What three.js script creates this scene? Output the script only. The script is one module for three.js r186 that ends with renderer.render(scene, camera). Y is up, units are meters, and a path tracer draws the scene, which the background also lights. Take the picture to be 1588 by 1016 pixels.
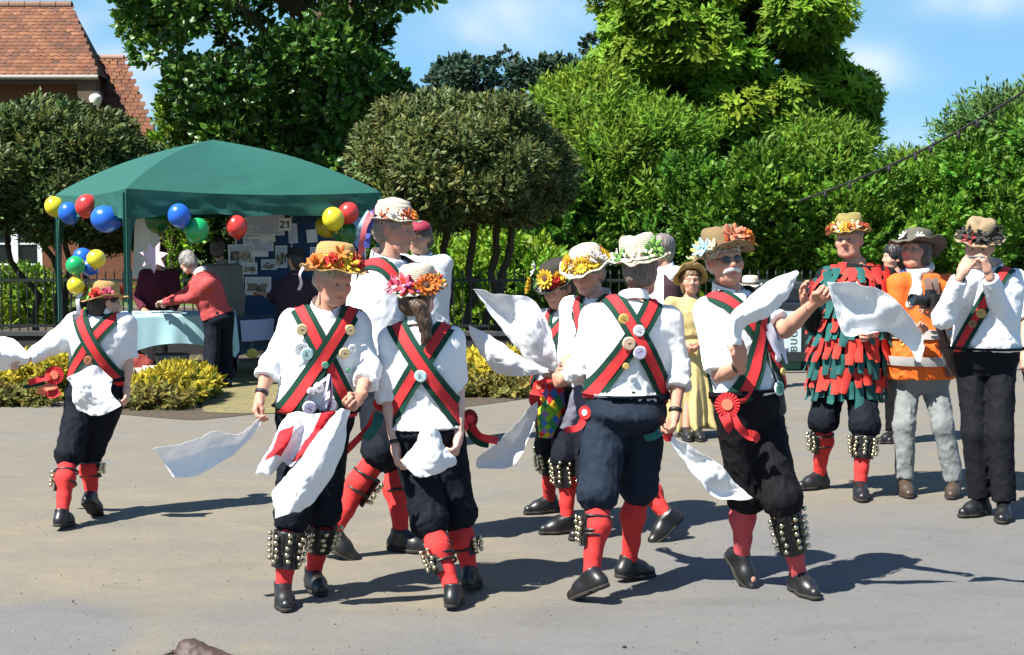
import * as THREE from 'three';
import { mergeGeometries, mergeVertices } from 'three/addons/utils/BufferGeometryUtils.js';
import { createNoise3D, createNoise2D } from 'simplex-noise';

// ------------------------------------------------------------------ camera, sky, sun, exposure
const scene = new THREE.Scene();
const renderer = new THREE.WebGLRenderer({ antialias: true });
renderer.toneMapping = THREE.LinearToneMapping;
renderer.toneMappingExposure = 2.35;
renderer.shadowMap.enabled = true;
renderer.setSize(1024, 655);
const PW = 1588, PH = 1016, F = 2300, CAM_H = 1.8, HORIZON = 360;
const PITCH = Math.atan((PH / 2 - HORIZON) / F);
const camera = new THREE.PerspectiveCamera(THREE.MathUtils.radToDeg(2 * Math.atan(PH / 2 / F)), PW / PH, 0.1, 400);
camera.position.set(0, CAM_H, 0);
camera.rotation.x = -PITCH;
scene.add(camera);

const rngOf = (s) => () => { s = (s + 0x6d2b79f5) | 0; let t = Math.imul(s ^ (s >>> 15), 1 | s); t = (t + Math.imul(t ^ (t >>> 7), 61 | t)) ^ t; return ((t ^ (t >>> 14)) >>> 0) / 4294967296; };
const n3 = createNoise3D(rngOf(7)), n2 = createNoise2D(rngOf(11));
const clamp = THREE.MathUtils.clamp, lerp = THREE.MathUtils.lerp, smooth = (a, b, x) => { const t = clamp((x - a) / (b - a), 0, 1); return t * t * (3 - 2 * t); };
const V = (x, y, z) => new THREE.Vector3(x, y, z);
const rad = THREE.MathUtils.degToRad;
function fbm3(x, y, z, o = 4) { let s = 0, a = 0.5; for (let i = 0; i < o; i++) { s += a * n3(x, y, z); x *= 2.03; y *= 2.03; z *= 2.03; a *= 0.5; } return s; }

function ray(px, py) { const v = V((px - PW / 2) / F, -(py - PH / 2) / F, -1); v.applyAxisAngle(V(1, 0, 0), -PITCH); return v; }
const PUFFS = [[1345, 92, 0.02, 0.014, 0.75], [1330, 120, 0.034, 0.01, 0.5], [800, 25, 0.05, 0.022, 0.6], [1540, -5, 0.05, 0.012, 0.6], [1350, 225, 0.05, 0.014, 0.45], [1040, -120, 0.09, 0.03, 0.6], [250, -60, 0.07, 0.02, 0.6]];
const SUN_DIR = V(-0.82 * Math.cos(rad(54)), Math.sin(rad(54)), 0.57 * Math.cos(rad(54))).normalize();
{
  const w = 1024, h = 512, data = new Float32Array(w * h * 4);
  for (let j = 0; j < h; j++) {
    const el = ((j + 0.5) / h - 0.5) * Math.PI, sy = Math.sin(el), cy = Math.cos(el);
    for (let i = 0; i < w; i++) {
      const az = ((i + 0.5) / w - 0.5) * 2 * Math.PI, x = Math.cos(az) * cy, z = Math.sin(az) * cy;
      const up = Math.max(sy, 0), t = Math.pow(up, 0.6);
      let b0, r = lerp(0.175, 0.009, t), g = lerp(0.36, 0.042, t), b1 = lerp(0.52, 0.15, t); b0 = b1;
      const near = Math.max(0, x * SUN_DIR.x + sy * SUN_DIR.y + z * SUN_DIR.z), glow = 0.07 * Math.pow(near, 14) + 0.012 * near * near;
      r += glow; g += glow; b0 += glow;
      if (sy > 0.0) {
        const k = 1.6 / (sy + 0.22), c = fbm3(x * k + 3.1, 7.7, z * k, 5) + 0.33 * n3(x * 1.3, 2, z * 1.3);
        const m = smooth(0.26, 0.72, c) * smooth(0.0, 0.05, sy) * 0.8;
        r = lerp(r, 0.34, m); g = lerp(g, 0.39, m); b0 = lerp(b0, 0.48, m);
      }
      for (const [px, py, a, b, k] of PUFFS) { const d = ray(px, py).normalize(), da = Math.atan2(x, -z) - Math.atan2(d.x, -d.z), de = Math.asin(sy) - Math.asin(d.y), q = (da * da) / (a * a) + (de * de) / (b * b); if (q < 9) { const m = k * Math.exp(-q) * (0.75 + 0.7 * fbm3(x * 26, sy * 40, z * 26, 4)); r = lerp(r, 0.42, m); g = lerp(g, 0.46, m); b0 = lerp(b0, 0.52, m); } }
      if (sy <= 0) { r = 0.10; g = 0.10; b0 = 0.095; }
      const o = (j * w + i) * 4; data[o] = r; data[o + 1] = g; data[o + 2] = b0; data[o + 3] = 1;
    }
  }
  const sky = new THREE.DataTexture(data, w, h, THREE.RGBAFormat, THREE.FloatType);
  sky.mapping = THREE.EquirectangularReflectionMapping; sky.magFilter = THREE.LinearFilter; sky.minFilter = THREE.LinearFilter; sky.needsUpdate = true;
  scene.background = sky; scene.environment = sky;
}
const sun = new THREE.DirectionalLight(new THREE.Color(1, 0.955, 0.88), 5);
sun.position.copy(SUN_DIR).multiplyScalar(60).add(V(0, 0, -12)); sun.target.position.set(0, 0, -12);
sun.castShadow = true; sun.shadow.mapSize.set(4096, 4096);
Object.assign(sun.shadow.camera, { left: -25, right: 25, top: 25, bottom: -25, near: 1, far: 140 });
scene.add(sun, sun.target);

// ------------------------------------------------------------------ helpers
// W: the place in the world seen at a pixel of the 1588 x 1016 photograph, at a level distance d from the camera
function W(px, py, d) { const v = ray(px, py); return v.multiplyScalar(d / -v.z).add(camera.position); }
function G(px, py, y = 0) { const v = ray(px, py); return v.multiplyScalar((y - CAM_H) / v.y).add(camera.position); }
const qE = (x, y, z) => new THREE.Quaternion().setFromEuler(new THREE.Euler(x, y, z, 'YXZ'));
const PXM = (d) => F / d;

const used = new Map();
function numbered(name) { const n = used.get(name) ?? 0; used.set(name, n + 1); return n ? name + '_' + String(n).padStart(3, '0') : name; }
function thing(name, label, category, pos = V(0, 0, 0), group, kind) {
  const o = new THREE.Group(); o.name = numbered(name); o.position.copy(pos); scene.add(o);
  Object.assign(o.userData, { label, category }); if (group) o.userData.group = group; if (kind) o.userData.kind = kind;
  return o;
}
function single(name, label, category, geo, m, group, kind) {
  const o = new THREE.Mesh(geo, m); o.name = numbered(name); o.castShadow = o.receiveShadow = true; scene.add(o);
  Object.assign(o.userData, { label, category }); if (group) o.userData.group = group; if (kind) o.userData.kind = kind;
  return o;
}
function structure(name, geo, m) { const o = new THREE.Mesh(geo, m); o.name = numbered(name); o.receiveShadow = true; o.castShadow = true; o.userData.kind = 'structure'; scene.add(o); return o; }
// a part given in world coordinates, put under a thing (or a part of it) whose own place is subtracted
function part(name, geo, m, parent, label) {
  const o = new THREE.Mesh(geo, m); o.name = name; o.castShadow = o.receiveShadow = true;
  let top = parent; while (top.parent && top.parent !== scene) top = top.parent;
  if (!geo.userData.moved) { geo.translate(-top.position.x, -top.position.y, -top.position.z); geo.userData.moved = true; }
  if (label) o.userData.label = label;
  parent.add(o); return o;
}
// a part that shares a geometry, placed in the thing's own axes
function put(name, geo, m, parent, pos, quat, scale, label) {
  const o = new THREE.Mesh(geo, m); o.name = name; o.castShadow = o.receiveShadow = true;
  if (pos) o.position.copy(pos); if (quat) o.quaternion.copy(quat); if (scale) typeof scale === 'number' ? o.scale.setScalar(scale) : o.scale.copy(scale);
  if (label) o.userData.label = label;
  parent.add(o); return o;
}
const mat = (r, g, b, rough = 0.85, extra = {}) => new THREE.MeshStandardMaterial({ color: new THREE.Color().setRGB(r, g, b), roughness: rough, side: THREE.DoubleSide, ...extra });
const phys = (r, g, b, rough = 0.85, extra = {}) => new THREE.MeshPhysicalMaterial({ color: new THREE.Color().setRGB(r, g, b), roughness: rough, side: THREE.DoubleSide, ...extra });
function boxAt(cx, cy, cz, w, h, d, yaw = 0) { const g = new THREE.BoxGeometry(w, h, d); if (yaw) g.rotateY(yaw); g.translate(cx, cy, cz); return g; }
function bar(a, b, r, seg = 6, r2 = r) {
  const d = b.clone().sub(a), g = new THREE.CylinderGeometry(r2, r, d.length(), seg, 1);
  g.applyQuaternion(new THREE.Quaternion().setFromUnitVectors(V(0, 1, 0), d.normalize())); g.translate((a.x + b.x) / 2, (a.y + b.y) / 2, (a.z + b.z) / 2); return g;
}
function tube(points, r, seg = 8, radial = 6) { return new THREE.TubeGeometry(new THREE.CatmullRomCurve3(points), seg, r, radial); }
const plain = (g) => { const o = g.index ? g.toNonIndexed() : g; for (const k of Object.keys(o.attributes)) if (!['position', 'normal', 'uv', 'color'].includes(k)) o.deleteAttribute(k); return o; };
function merge(list) {
  list = list.map(plain);
  for (const k of ['uv', 'color']) if (list.some((g) => !g.attributes[k])) list.forEach((g) => g.deleteAttribute(k));
  return mergeGeometries(list);
}
// a noise texture with values from lo to hi, seamless enough for fine grain
function noiseTexture(size, fn, repeat = 1, srgb = false) {
  const d = new Uint8Array(size * size * 4);
  for (let y = 0; y < size; y++) for (let x = 0; x < size; x++) {
    const c = fn(x / size, y / size, x, y), o = (y * size + x) * 4;
    if (typeof c === 'number') d[o] = d[o + 1] = d[o + 2] = clamp(c, 0, 1) * 255; else { d[o] = clamp(c[0], 0, 1) * 255; d[o + 1] = clamp(c[1], 0, 1) * 255; d[o + 2] = clamp(c[2], 0, 1) * 255; }
    d[o + 3] = 255;
  }
  const t = new THREE.DataTexture(d, size, size); t.wrapS = t.wrapT = THREE.RepeatWrapping; t.magFilter = THREE.LinearFilter; t.minFilter = THREE.LinearMipmapLinearFilter;
  t.repeat.set(repeat, repeat); if (srgb) t.colorSpace = THREE.SRGBColorSpace; t.needsUpdate = true; return t;
}
const torus2 = (u, v, f, s) => { const a = u * 2 * Math.PI, b = v * 2 * Math.PI; return 0.5 * (n3(Math.cos(a) * f + s, Math.sin(a) * f, Math.cos(b) * f) + n3(Math.sin(b) * f + s, Math.cos(b) * f + 5, Math.sin(a + b) * f * 0.7)); };
function canvasTexture(w, h, draw) { const c = document.createElement('canvas'); c.width = w; c.height = h; draw(c.getContext('2d'), w, h); const t = new THREE.CanvasTexture(c); t.colorSpace = THREE.SRGBColorSpace; return t; }
// ------------------------------------------------------------------ ground
const grainBump = noiseTexture(256, (u, v, x, y) => 0.5 + 0.25 * torus2(u, v, 14, 3) + 0.35 * (((Math.sin(x * 127.1 + y * 311.7) * 43758.5453) % 1 + 1) % 1 - 0.5), 1);
{
  // tarmac: large sandy and grey patches, stains and worn spots over 40 x 40 m
  const size = 2048, sandy = [0.163, 0.142, 0.104], grey = [0.122, 0.121, 0.118], dust = [0.195, 0.165, 0.11];
  const toS = (x) => (x <= 0.0031308 ? 12.92 * x : 1.055 * Math.pow(x, 1 / 2.4) - 0.055);
  const tex = noiseTexture(size, (u, v) => {
    const x = (u - 0.5) * 40, z = -v * 40 + 4;                  // world metres
    const n = fbm3(x * 0.22, 0, z * 0.3, 4), m = fbm3(x * 0.9 + 20, 3, z * 1.3, 4), f = fbm3(x * 6, 9, z * 8, 3), pit = n3(x * 28, 4, z * 28), agg = n3(x * 60, 9, z * 60);
    let s = smooth(0.9, -1.2, x + 0.25 * (z + 7.2) + n * 2.2) * (0.8 + 0.45 * m);       // the sandy left side
    s = Math.max(s, 0.75 * smooth(-8.6, -10.4, z + n * 1.4));                     // and the far band
    const bare = smooth(0.30, 0.02, Math.hypot((x + 2.2) / 0.62, (z + 6.45) / 0.8) - 0.75 + n * 0.2);
    s *= 1 - bare;
    const far = smooth(-10.2, -11.5, z) * smooth(0.12, 0.3, m + 0.12); s *= 1 - 0.5 * far;
    const k = 1 + 0.08 * m + 0.06 * f + 0.05 * pit + 0.045 * agg - 0.08 * smooth(0.24, 0.5, fbm3(x * 0.7 + 50, 1, z * 1.8, 3));
    const d = smooth(0.18, 0.5, fbm3(x * 1.7 + 9, 5, z * 3, 3)) * 0.5;
    return [0, 1, 2].map((c) => toS(lerp(lerp(grey[c], sandy[c], clamp(s, 0, 1)), dust[c], d * clamp(s, 0.15, 1)) * k));
  }, 1, true);
  const g = new THREE.PlaneGeometry(40, 40, 1, 1); g.rotateX(-Math.PI / 2); g.translate(0, 0, -16);
  const bump = grainBump.clone(); bump.repeat.set(34, 34); bump.needsUpdate = true;
  structure('square_paving', g, new THREE.MeshStandardMaterial({ map: tex, roughness: 0.93, bumpMap: bump, bumpScale: 0.004 }));
  // land beyond and around it, out to the horizon
  const land = new THREE.PlaneGeometry(700, 700); land.rotateX(-Math.PI / 2); land.translate(0, -0.012, -40);
  const grassTex = noiseTexture(512, (u, v) => { const n = torus2(u, v, 5, 1), f = torus2(u, v, 40, 8); return [0.30 + 0.05 * n + 0.05 * f, 0.36 + 0.05 * n + 0.06 * f, 0.16 + 0.03 * f]; }, 90, true);
  structure('ground', land, new THREE.MeshStandardMaterial({ map: grassTex, roughness: 1 }));
}
// loose grit on the tarmac
{
  const g = new THREE.IcosahedronGeometry(1, 0), r = rngOf(17), n = 2400, inst = new THREE.InstancedMesh(g, new THREE.MeshStandardMaterial({ color: 0xffffff, roughness: 1 }), n), m = new THREE.Matrix4(), col = new THREE.Color();
  for (let i = 0; i < n; i++) { const z = -5.8 - 8.4 * Math.pow(r(), 1.5), w = -z * 0.36, s = 0.0016 + 0.0035 * Math.pow(r(), 4); m.compose(V((r() * 2 - 1) * w, s * 0.3, z), qE(r() * 6, r() * 6, r() * 6), V(s * (0.8 + r()), s * 0.8, s)); inst.setMatrixAt(i, m); const t = 0.05 + 0.2 * r(); inst.setColorAt(i, col.setRGB(t, t * 0.92, t * 0.78)); }
  inst.name = numbered('grit'); Object.assign(inst.userData, { kind: 'stuff', label: 'loose grit and tiny stones scattered over the tarmac of the square', category: 'grit' }); inst.castShadow = inst.receiveShadow = true; scene.add(inst);
}
// strips of ground drawn as outlines on the ground plane, from photo places
function groundShape(pts, y, m, name, kind = 'structure') {
  const s = new THREE.Shape(new THREE.CatmullRomCurve3(pts.map(([px, py]) => G(px, py)), true, 'catmullrom', 0.2).getPoints(pts.length * 6).map((p) => new THREE.Vector2(p.x, -p.z)));
  const g = new THREE.ShapeGeometry(s, 4); g.rotateX(-Math.PI / 2); g.translate(0, y, 0);
  const p = g.attributes.position, uv = g.attributes.uv; for (let i = 0; i < p.count; i++) uv.setXY(i, p.getX(i) / 2, p.getZ(i) / 2);
  return structure(name, g, m);
}
const turfTex = noiseTexture(512, (u, v) => { const n = torus2(u, v, 4, 2), f = torus2(u, v, 30, 6), e = torus2(u, v, 70, 1); return [0.44 + 0.07 * n + 0.09 * f, 0.41 + 0.05 * n + 0.08 * f + 0.05 * e, 0.27 + 0.06 * f]; }, 1, true);
const soilTex = noiseTexture(512, (u, v) => { const n = torus2(u, v, 6, 4), f = torus2(u, v, 40, 9), e = torus2(u, v, 90, 2); return [0.27 + 0.08 * n + 0.14 * f + 0.1 * e, 0.235 + 0.07 * n + 0.12 * f + 0.1 * e, 0.185 + 0.05 * n + 0.1 * f + 0.08 * e]; }, 1, true);
const soil = new THREE.MeshStandardMaterial({ map: soilTex, roughness: 1, bumpMap: soilTex, bumpScale: 0.04 });
const turf = new THREE.MeshStandardMaterial({ map: turfTex, roughness: 1, bumpMap: turfTex, bumpScale: 0.03 });
groundShape([[-900, 640], [-300, 632], [60, 618], [160, 640], [300, 652], [420, 640], [560, 628], [700, 634], [860, 612], [1000, 580], [1240, 570], [1560, 574], [2300, 560], [2300, 480], [-900, 480]], 0.004, soil, 'planting_soil');
groundShape([[318, 640], [430, 642], [560, 630], [640, 622], [640, 560], [430, 562], [200, 566], [90, 560], [120, 585], [240, 592], [310, 612]], 0.008, turf, 'grass_verge');
groundShape([[905, 592], [1000, 586], [1200, 579], [1600, 574], [2300, 562], [2300, 508], [1500, 506], [1000, 508], [905, 520]], 0.012, new THREE.MeshStandardMaterial({ color: new THREE.Color().setRGB(0.13, 0.12, 0.105), roughness: 0.95, bumpMap: soilTex, bumpScale: 0.01 }), 'car_park');

// ------------------------------------------------------------------ foliage
function leafGeo(kind) {
  // one leaf: folded along its midrib, tip bent; clusters join a few on a twig
  const one = (len, wid, fold, bend) => {
    const g = new THREE.BufferGeometry();
    const p = [0, 0, 0, wid * 0.42, len * 0.33, fold, 0, len * 0.36, 0, -wid * 0.42, len * 0.33, fold, wid * 0.36, len * 0.66, fold - bend * 0.4, 0, len * 0.68, -bend * 0.4, -wid * 0.36, len * 0.66, fold - bend * 0.4, 0, len, -bend];
    g.setAttribute('position', new THREE.Float32BufferAttribute(p, 3)); g.setIndex([0, 1, 2, 0, 2, 3, 2, 1, 4, 2, 4, 5, 3, 2, 5, 3, 5, 6, 5, 4, 7, 6, 5, 7]); g.computeVertexNormals(); return g;
  };
  const quick = (len, wid, fold) => { const g = new THREE.BufferGeometry(); g.setAttribute('position', new THREE.Float32BufferAttribute([0, 0, 0, wid / 2, len * 0.45, fold, 0, len, 0, -wid / 2, len * 0.45, fold], 3)); g.setIndex([0, 1, 2, 0, 2, 3]); g.computeVertexNormals(); return g; };
  const r = rngOf(kind.seed ?? 5), list = [];
  for (let i = 0; i < kind.n; i++) {
    const g = kind.fine ? one(kind.len * (0.75 + 0.5 * r()), kind.wid * (0.75 + 0.5 * r()), kind.wid * 0.16, kind.len * 0.16) : quick(kind.len * (0.75 + 0.5 * r()), kind.wid * (0.8 + 0.4 * r()), kind.wid * 0.15);
    const a = i / kind.n * Math.PI * 2 * (kind.hand ? 1 : 2.4) + r() * 0.6;
    g.rotateX((kind.hand ? 1.15 : 0.5) + 0.6 * r()); g.rotateY(a); g.translate(0, kind.hand ? 0 : (i / kind.n) * kind.len * (kind.spread ?? 1.4), 0); list.push(g);
  }
  return mergeGeometries(list);
}
const LEAF = {
  maple: leafGeo({ n: 5, len: 0.13, wid: 0.12, seed: 3, fine: true }),
  chestnut: leafGeo({ n: 6, len: 0.21, wid: 0.1, hand: true, seed: 4, fine: true }),
  holly: leafGeo({ n: 5, len: 0.065, wid: 0.036, seed: 5, spread: 1.8 }),
  hedge: leafGeo({ n: 5, len: 0.10, wid: 0.075, seed: 6, fine: true }),
  feather: leafGeo({ n: 7, len: 0.16, wid: 0.045, seed: 8, spread: 2.2 }),
  yellow: leafGeo({ n: 6, len: 0.06, wid: 0.035, seed: 9 }),
};
const leafMat = (rough = 0.55, spec = 0.6) => new THREE.MeshPhysicalMaterial({ color: 0xffffff, roughness: rough, specularIntensity: spec, transmission: 0.42, thickness: 0, side: THREE.DoubleSide });
const waxLeaf = leafMat(0.4, 0.6), glossLeaf = leafMat(0.45, 0.3), softLeaf = leafMat(0.6, 0.2), dryLeaf = leafMat(0.8, 0.2);
const barkTex = noiseTexture(256, (u, v) => { const n = torus2(u, v * 0.25, 14, 3), f = torus2(u, v, 24, 7); return [0.30 + 0.14 * n + 0.08 * f, 0.26 + 0.12 * n + 0.08 * f, 0.2 + 0.1 * n + 0.07 * f]; }, 1, true); barkTex.repeat.set(3, 5);
const bark = new THREE.MeshStandardMaterial({ map: barkTex, roughness: 1, bumpMap: barkTex, bumpScale: 0.04 });
// leaves spread through clumps; clumps = [{ c, r:[x,y,z], n }], tone = function(unit place, rng) -> [r,g,b]
function foliage(parent, clumps, geo, material, seed, tone, size = 1, up = 0.5, name = 'foliage') {
  const r = rngOf(seed), total = clumps.reduce((s, c) => s + c.n, 0), inst = new THREE.InstancedMesh(geo, material, total);
  const m = new THREE.Matrix4(), q = new THREE.Quaternion(), q2 = new THREE.Quaternion(), s = V(1, 1, 1), p = V(0, 0, 0), d = V(0, 0, 0), Y = V(0, 1, 0), col = new THREE.Color(); let k = 0;
  for (const c of clumps) for (let i = 0; i < c.n; i++) {
    do d.set(r() * 2 - 1, r() * 2 - 1, r() * 2 - 1); while (d.lengthSq() > 1 || d.lengthSq() < 1e-3);
    const l = d.length(), shell = lerp(l, 1, c.shell ?? 0.55) / l; d.multiplyScalar(shell);
    p.set(c.c.x + d.x * c.r[0], c.c.y + d.y * c.r[1], c.c.z + d.z * c.r[2]);
    const o = V(d.x + (r() - 0.5) * 1.1, d.y * 0.7 + up + (r() - 0.5) * 0.9, d.z + (r() - 0.5) * 1.1).normalize();
    q.setFromUnitVectors(Y, o); q2.setFromAxisAngle(Y, r() * 6.283); q.multiply(q2);
    const z = size * (0.5 + 0.95 * r()); s.set(z, z, z); m.compose(p.sub(parent.position), q, s); inst.setMatrixAt(k, m);
    const t = tone(d, r, c); inst.setColorAt(k, col.setRGB(t[0], t[1], t[2])); k++;
  }
  inst.name = name; inst.userData.kind = 'stuff'; inst.castShadow = inst.receiveShadow = true; parent.add(inst); return inst;
}
const tones = (base, vary, warm = 0) => (d, r, c) => { const v = 1 + (r() - 0.5) * vary + (c.v ?? 0), w = (r() - 0.4) * warm + (c.w ?? 0); return [Math.max(0.005, base[0] * v * (1 + w)), Math.max(0.01, base[1] * v), Math.max(0.004, base[2] * v * (1 - 0.5 * w))]; };
function limb(a, b, r0, r1, seed, wob = 0.12) {
  const r = rngOf(seed), n = 7, pts = []; for (let i = 0; i <= n; i++) { const t = i / n, p = a.clone().lerp(b, t), w = wob * a.distanceTo(b) * Math.sin(t * Math.PI) * 0.5; p.x += (r() - 0.5) * w; p.z += (r() - 0.5) * w; p.y += (r() - 0.5) * w * 0.5; pts.push(p); }
  const g = new THREE.TubeGeometry(new THREE.CatmullRomCurve3(pts), 12, 1, 9), P = g.attributes.position, c = new THREE.CatmullRomCurve3(pts), v = V(0, 0, 0);
  for (let i = 0; i <= 12; i++) { const o = c.getPointAt(i / 12), rr = lerp(r0, r1, Math.pow(i / 12, 0.8)); for (let j = 0; j <= 9; j++) { const k = i * 10 + j; v.fromBufferAttribute(P, k).sub(o).multiplyScalar(rr * (1 + 0.1 * n3(i * 0.7, j % 9, seed))).add(o); P.setXYZ(k, v.x, v.y, v.z); } }
  g.computeVertexNormals(); return g;
}
// clumps filling the shell of an ellipsoid
function crownClumps(c, R, count, cr, n, seed, keep = () => true, bottom = -1, inner = 0.55, lump = 0.3, gap = -0.42) {
  const r = rngOf(seed), out = []; let guard = 0;
  while (out.length < count && guard++ < count * 40) {
    const d = V(r() * 2 - 1, r() * 2 - 1, r() * 2 - 1); if (d.lengthSq() > 1 || d.lengthSq() < 0.02) continue;
    const l = d.length(); d.multiplyScalar((inner + (1 - inner) * Math.sqrt(l)) / l); d.multiplyScalar(1 + lump * n3(d.x * 1.9 + seed, d.y * 1.9, d.z * 1.9)); if (d.y < bottom) continue; if (n3(d.x * 3.1 + seed, d.y * 3.1, d.z * 3.1) < gap) continue;
    const p = V(c.x + d.x * R[0], c.y + d.y * R[1], c.z + d.z * R[2]); if (!keep(p, d)) continue;
    const s = 0.65 + 0.7 * r(); out.push({ c: p, r: [cr * s, cr * s * 0.72, cr * s], shell: 0.7, n: Math.round(n * s * s), v: (r() - 0.5) * 0.5, w: (r() - 0.5) * 0.3 });
  }
  return out;
}
function tree(name, label, o, group) {
  const t = thing(name, label, 'tree', V(o.base.x, 0, o.base.z), group), geos = [];
  const clumps = o.clumps ?? crownClumps(o.c, o.R, o.count, o.cr, o.n, o.seed, o.keep, o.bottom ?? -1, o.inner ?? 0.55);
  const fork = o.fork ?? V(o.base.x, o.c.y - o.R[1] * 0.75, o.base.z);
  part('trunk', limb(V(o.base.x, -0.1, o.base.z), fork, o.tr, o.tr * 0.72, o.seed + 1, 0.08), bark, t);
  if (o.leader) geos.push(limb(fork, o.leader, o.tr * 0.74, o.tr * 0.25, o.seed + 2, 0.1));
  const r = rngOf(o.seed + 3), step = Math.max(1, Math.floor(clumps.length / (o.limbs ?? 16)));
  for (let i = 0; i < clumps.length; i += step) { const s = o.leader ? fork.clone().lerp(o.leader, r() * 0.85) : fork.clone(); geos.push(limb(s, clumps[i].c, o.tr * (0.22 + 0.18 * r()), 0.02, o.seed + 10 + i, 0.2)); }
  if (geos.length) { const b = part('branches', merge(geos), bark, t); b.userData.kind = 'stuff'; }
  foliage(t, clumps, o.leaf, o.material, o.seed + 5, o.tone, o.size ?? 1, o.up ?? 0.4, 'crown');
  return t;
}
// the two clipped dark evergreens behind the railing
{
  const D = 22.6, c = W(714, 272, D), base = G(735, 548); base.z = -D;
  const keep = (p, d) => d.y > -0.62;
  const t = thing('evergreen_tree', 'broad dark clipped evergreen tree on several stems behind the railing, at mid picture', 'tree', V(base.x, 0, base.z));
  const cl = crownClumps(c, [1.4, 1.0, 1.3], 175, 0.3, 300, 21, keep, -0.66, 0.5, 0.16, -0.6);
  for (const [px, top, s] of [[700, 690, 1], [728, 735, 2], [752, 775, 3], [765, 800, 4]]) part('trunk', limb(V(W(px, 548, D).x, -0.1, -D), W(top, 330, D), 0.075, 0.05, 30 + s, 0.16), bark, t);
  foliage(t, cl, LEAF.holly, glossLeaf, 22, tones([0.12, 0.155, 0.045], 0.9, 0.5), 1.15, 0.5, 'crown');
}
{
  const D = 23.4, c = W(62, 296, D), base = V(W(78, 400, D).x, 0, -D);
  const t = thing('evergreen_tree', 'dark glossy evergreen tree at the left edge, in front of the red roofed house', 'tree', base);
  const cl = crownClumps(c, [1.68, 1.12, 1.4], 210, 0.32, 310, 41, (p, d) => d.y > -0.3 - 0.3 * smooth(-0.3, 0.5, d.x), -0.72, 0.5, 0.16, -0.6);
  for (const [px, top, s] of [[40, 10, 1], [82, 60, 2], [95, 130, 3], [70, 100, 4]]) part('trunk', limb(V(W(px + 30, 548, D).x, -0.1, -D), W(top, 350, D), 0.065, 0.04, 50 + s, 0.3), bark, t);
  foliage(t, cl, LEAF.holly, glossLeaf, 42, tones([0.09, 0.135, 0.034], 0.9, 0.6), 1.2, 0.5, 'crown');
}
// big glossy tree behind the gazebo
{
  const D = 36, keep = (p) => { const s = PXM(-p.z), px = PW / 2 + p.x * s, py = HORIZON - (p.y - CAM_H) * s; const jag = 26 * n2(px * 0.012, py * 0.02); return py > -260 && px > 184 + 0.8 * Math.max(0, py) + jag && px < 668 - 0.52 * Math.max(0, py) + jag; };
  const c = W(455, 40, D);
  const clumps = [...crownClumps(c, [5.0, 5.2, 3.4], 190, 0.58, 125, 61, keep, -0.95, 0.3), ...crownClumps(W(480, 235, D), [2.6, 1.7, 2.2], 50, 0.55, 110, 62, keep, -1, 0.3)];
  tree('broadleaf_tree', 'tall dark broadleaf tree with thick trunk rising behind the green gazebo', { base: V(W(490, 500, D).x, 0, -D), c, R: [5, 5.2, 3.6], clumps, seed: 63, tr: 0.5, fork: W(500, 240, D), leader: W(520, -120, D), limbs: 20, leaf: LEAF.maple, material: waxLeaf, tone: tones([0.08, 0.19, 0.022], 0.9, 0.4), size: 1.05, up: 0.3 });
}
// far bluish tree between the two big ones
{
  const D = 58, c = W(800, 145, D), keep = (p) => { const s = PXM(-p.z), px = PW / 2 + p.x * s, py = HORIZON - (p.y - CAM_H) * s; return py > 76 + Math.max(0, (770 - px)) * 0.5 + 18 * n2(px * 0.02, 3); };
  tree('distant_tree', 'dark bluish distant tree above the round evergreen, against the sky', { base: V(c.x, 0, -D), c, R: [3.8, 3.2, 3], count: 110, cr: 0.55, n: 80, keep, seed: 71, tr: 0.35, leader: W(800, 90, D), leaf: LEAF.maple, material: softLeaf, tone: tones([0.045, 0.085, 0.055], 0.6, 0.2), size: 1.3 });
}
// bright green chestnut
{
  const D = 38, c = W(1130, 110, D);
  const keep = (p) => { const s = PXM(-p.z), px = PW / 2 + p.x * s, py = HORIZON - (p.y - CAM_H) * s; const jag = 22 * n2(px * 0.015, py * 0.015); return px > 945 + jag - 0.1 * Math.min(0, py - 60) && !(px > 1250 + 0.55 * Math.max(0, py) + jag) && px < 1335 && py > -230; };
  tree('chestnut_tree', 'large bright green chestnut tree reaching the top of the picture', { base: V(W(1140, 400, D).x, 0, -D), c, R: [3.7, 4.3, 3.2], count: 300, cr: 0.66, n: 125, keep, seed: 81, tr: 0.32, leader: W(1135, -60, D), limbs: 26, leaf: LEAF.chestnut, material: softLeaf, tone: tones([0.18, 0.31, 0.022], 0.6, 0.3), size: 0.92, inner: 0.4, up: 0.7 });
}
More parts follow.
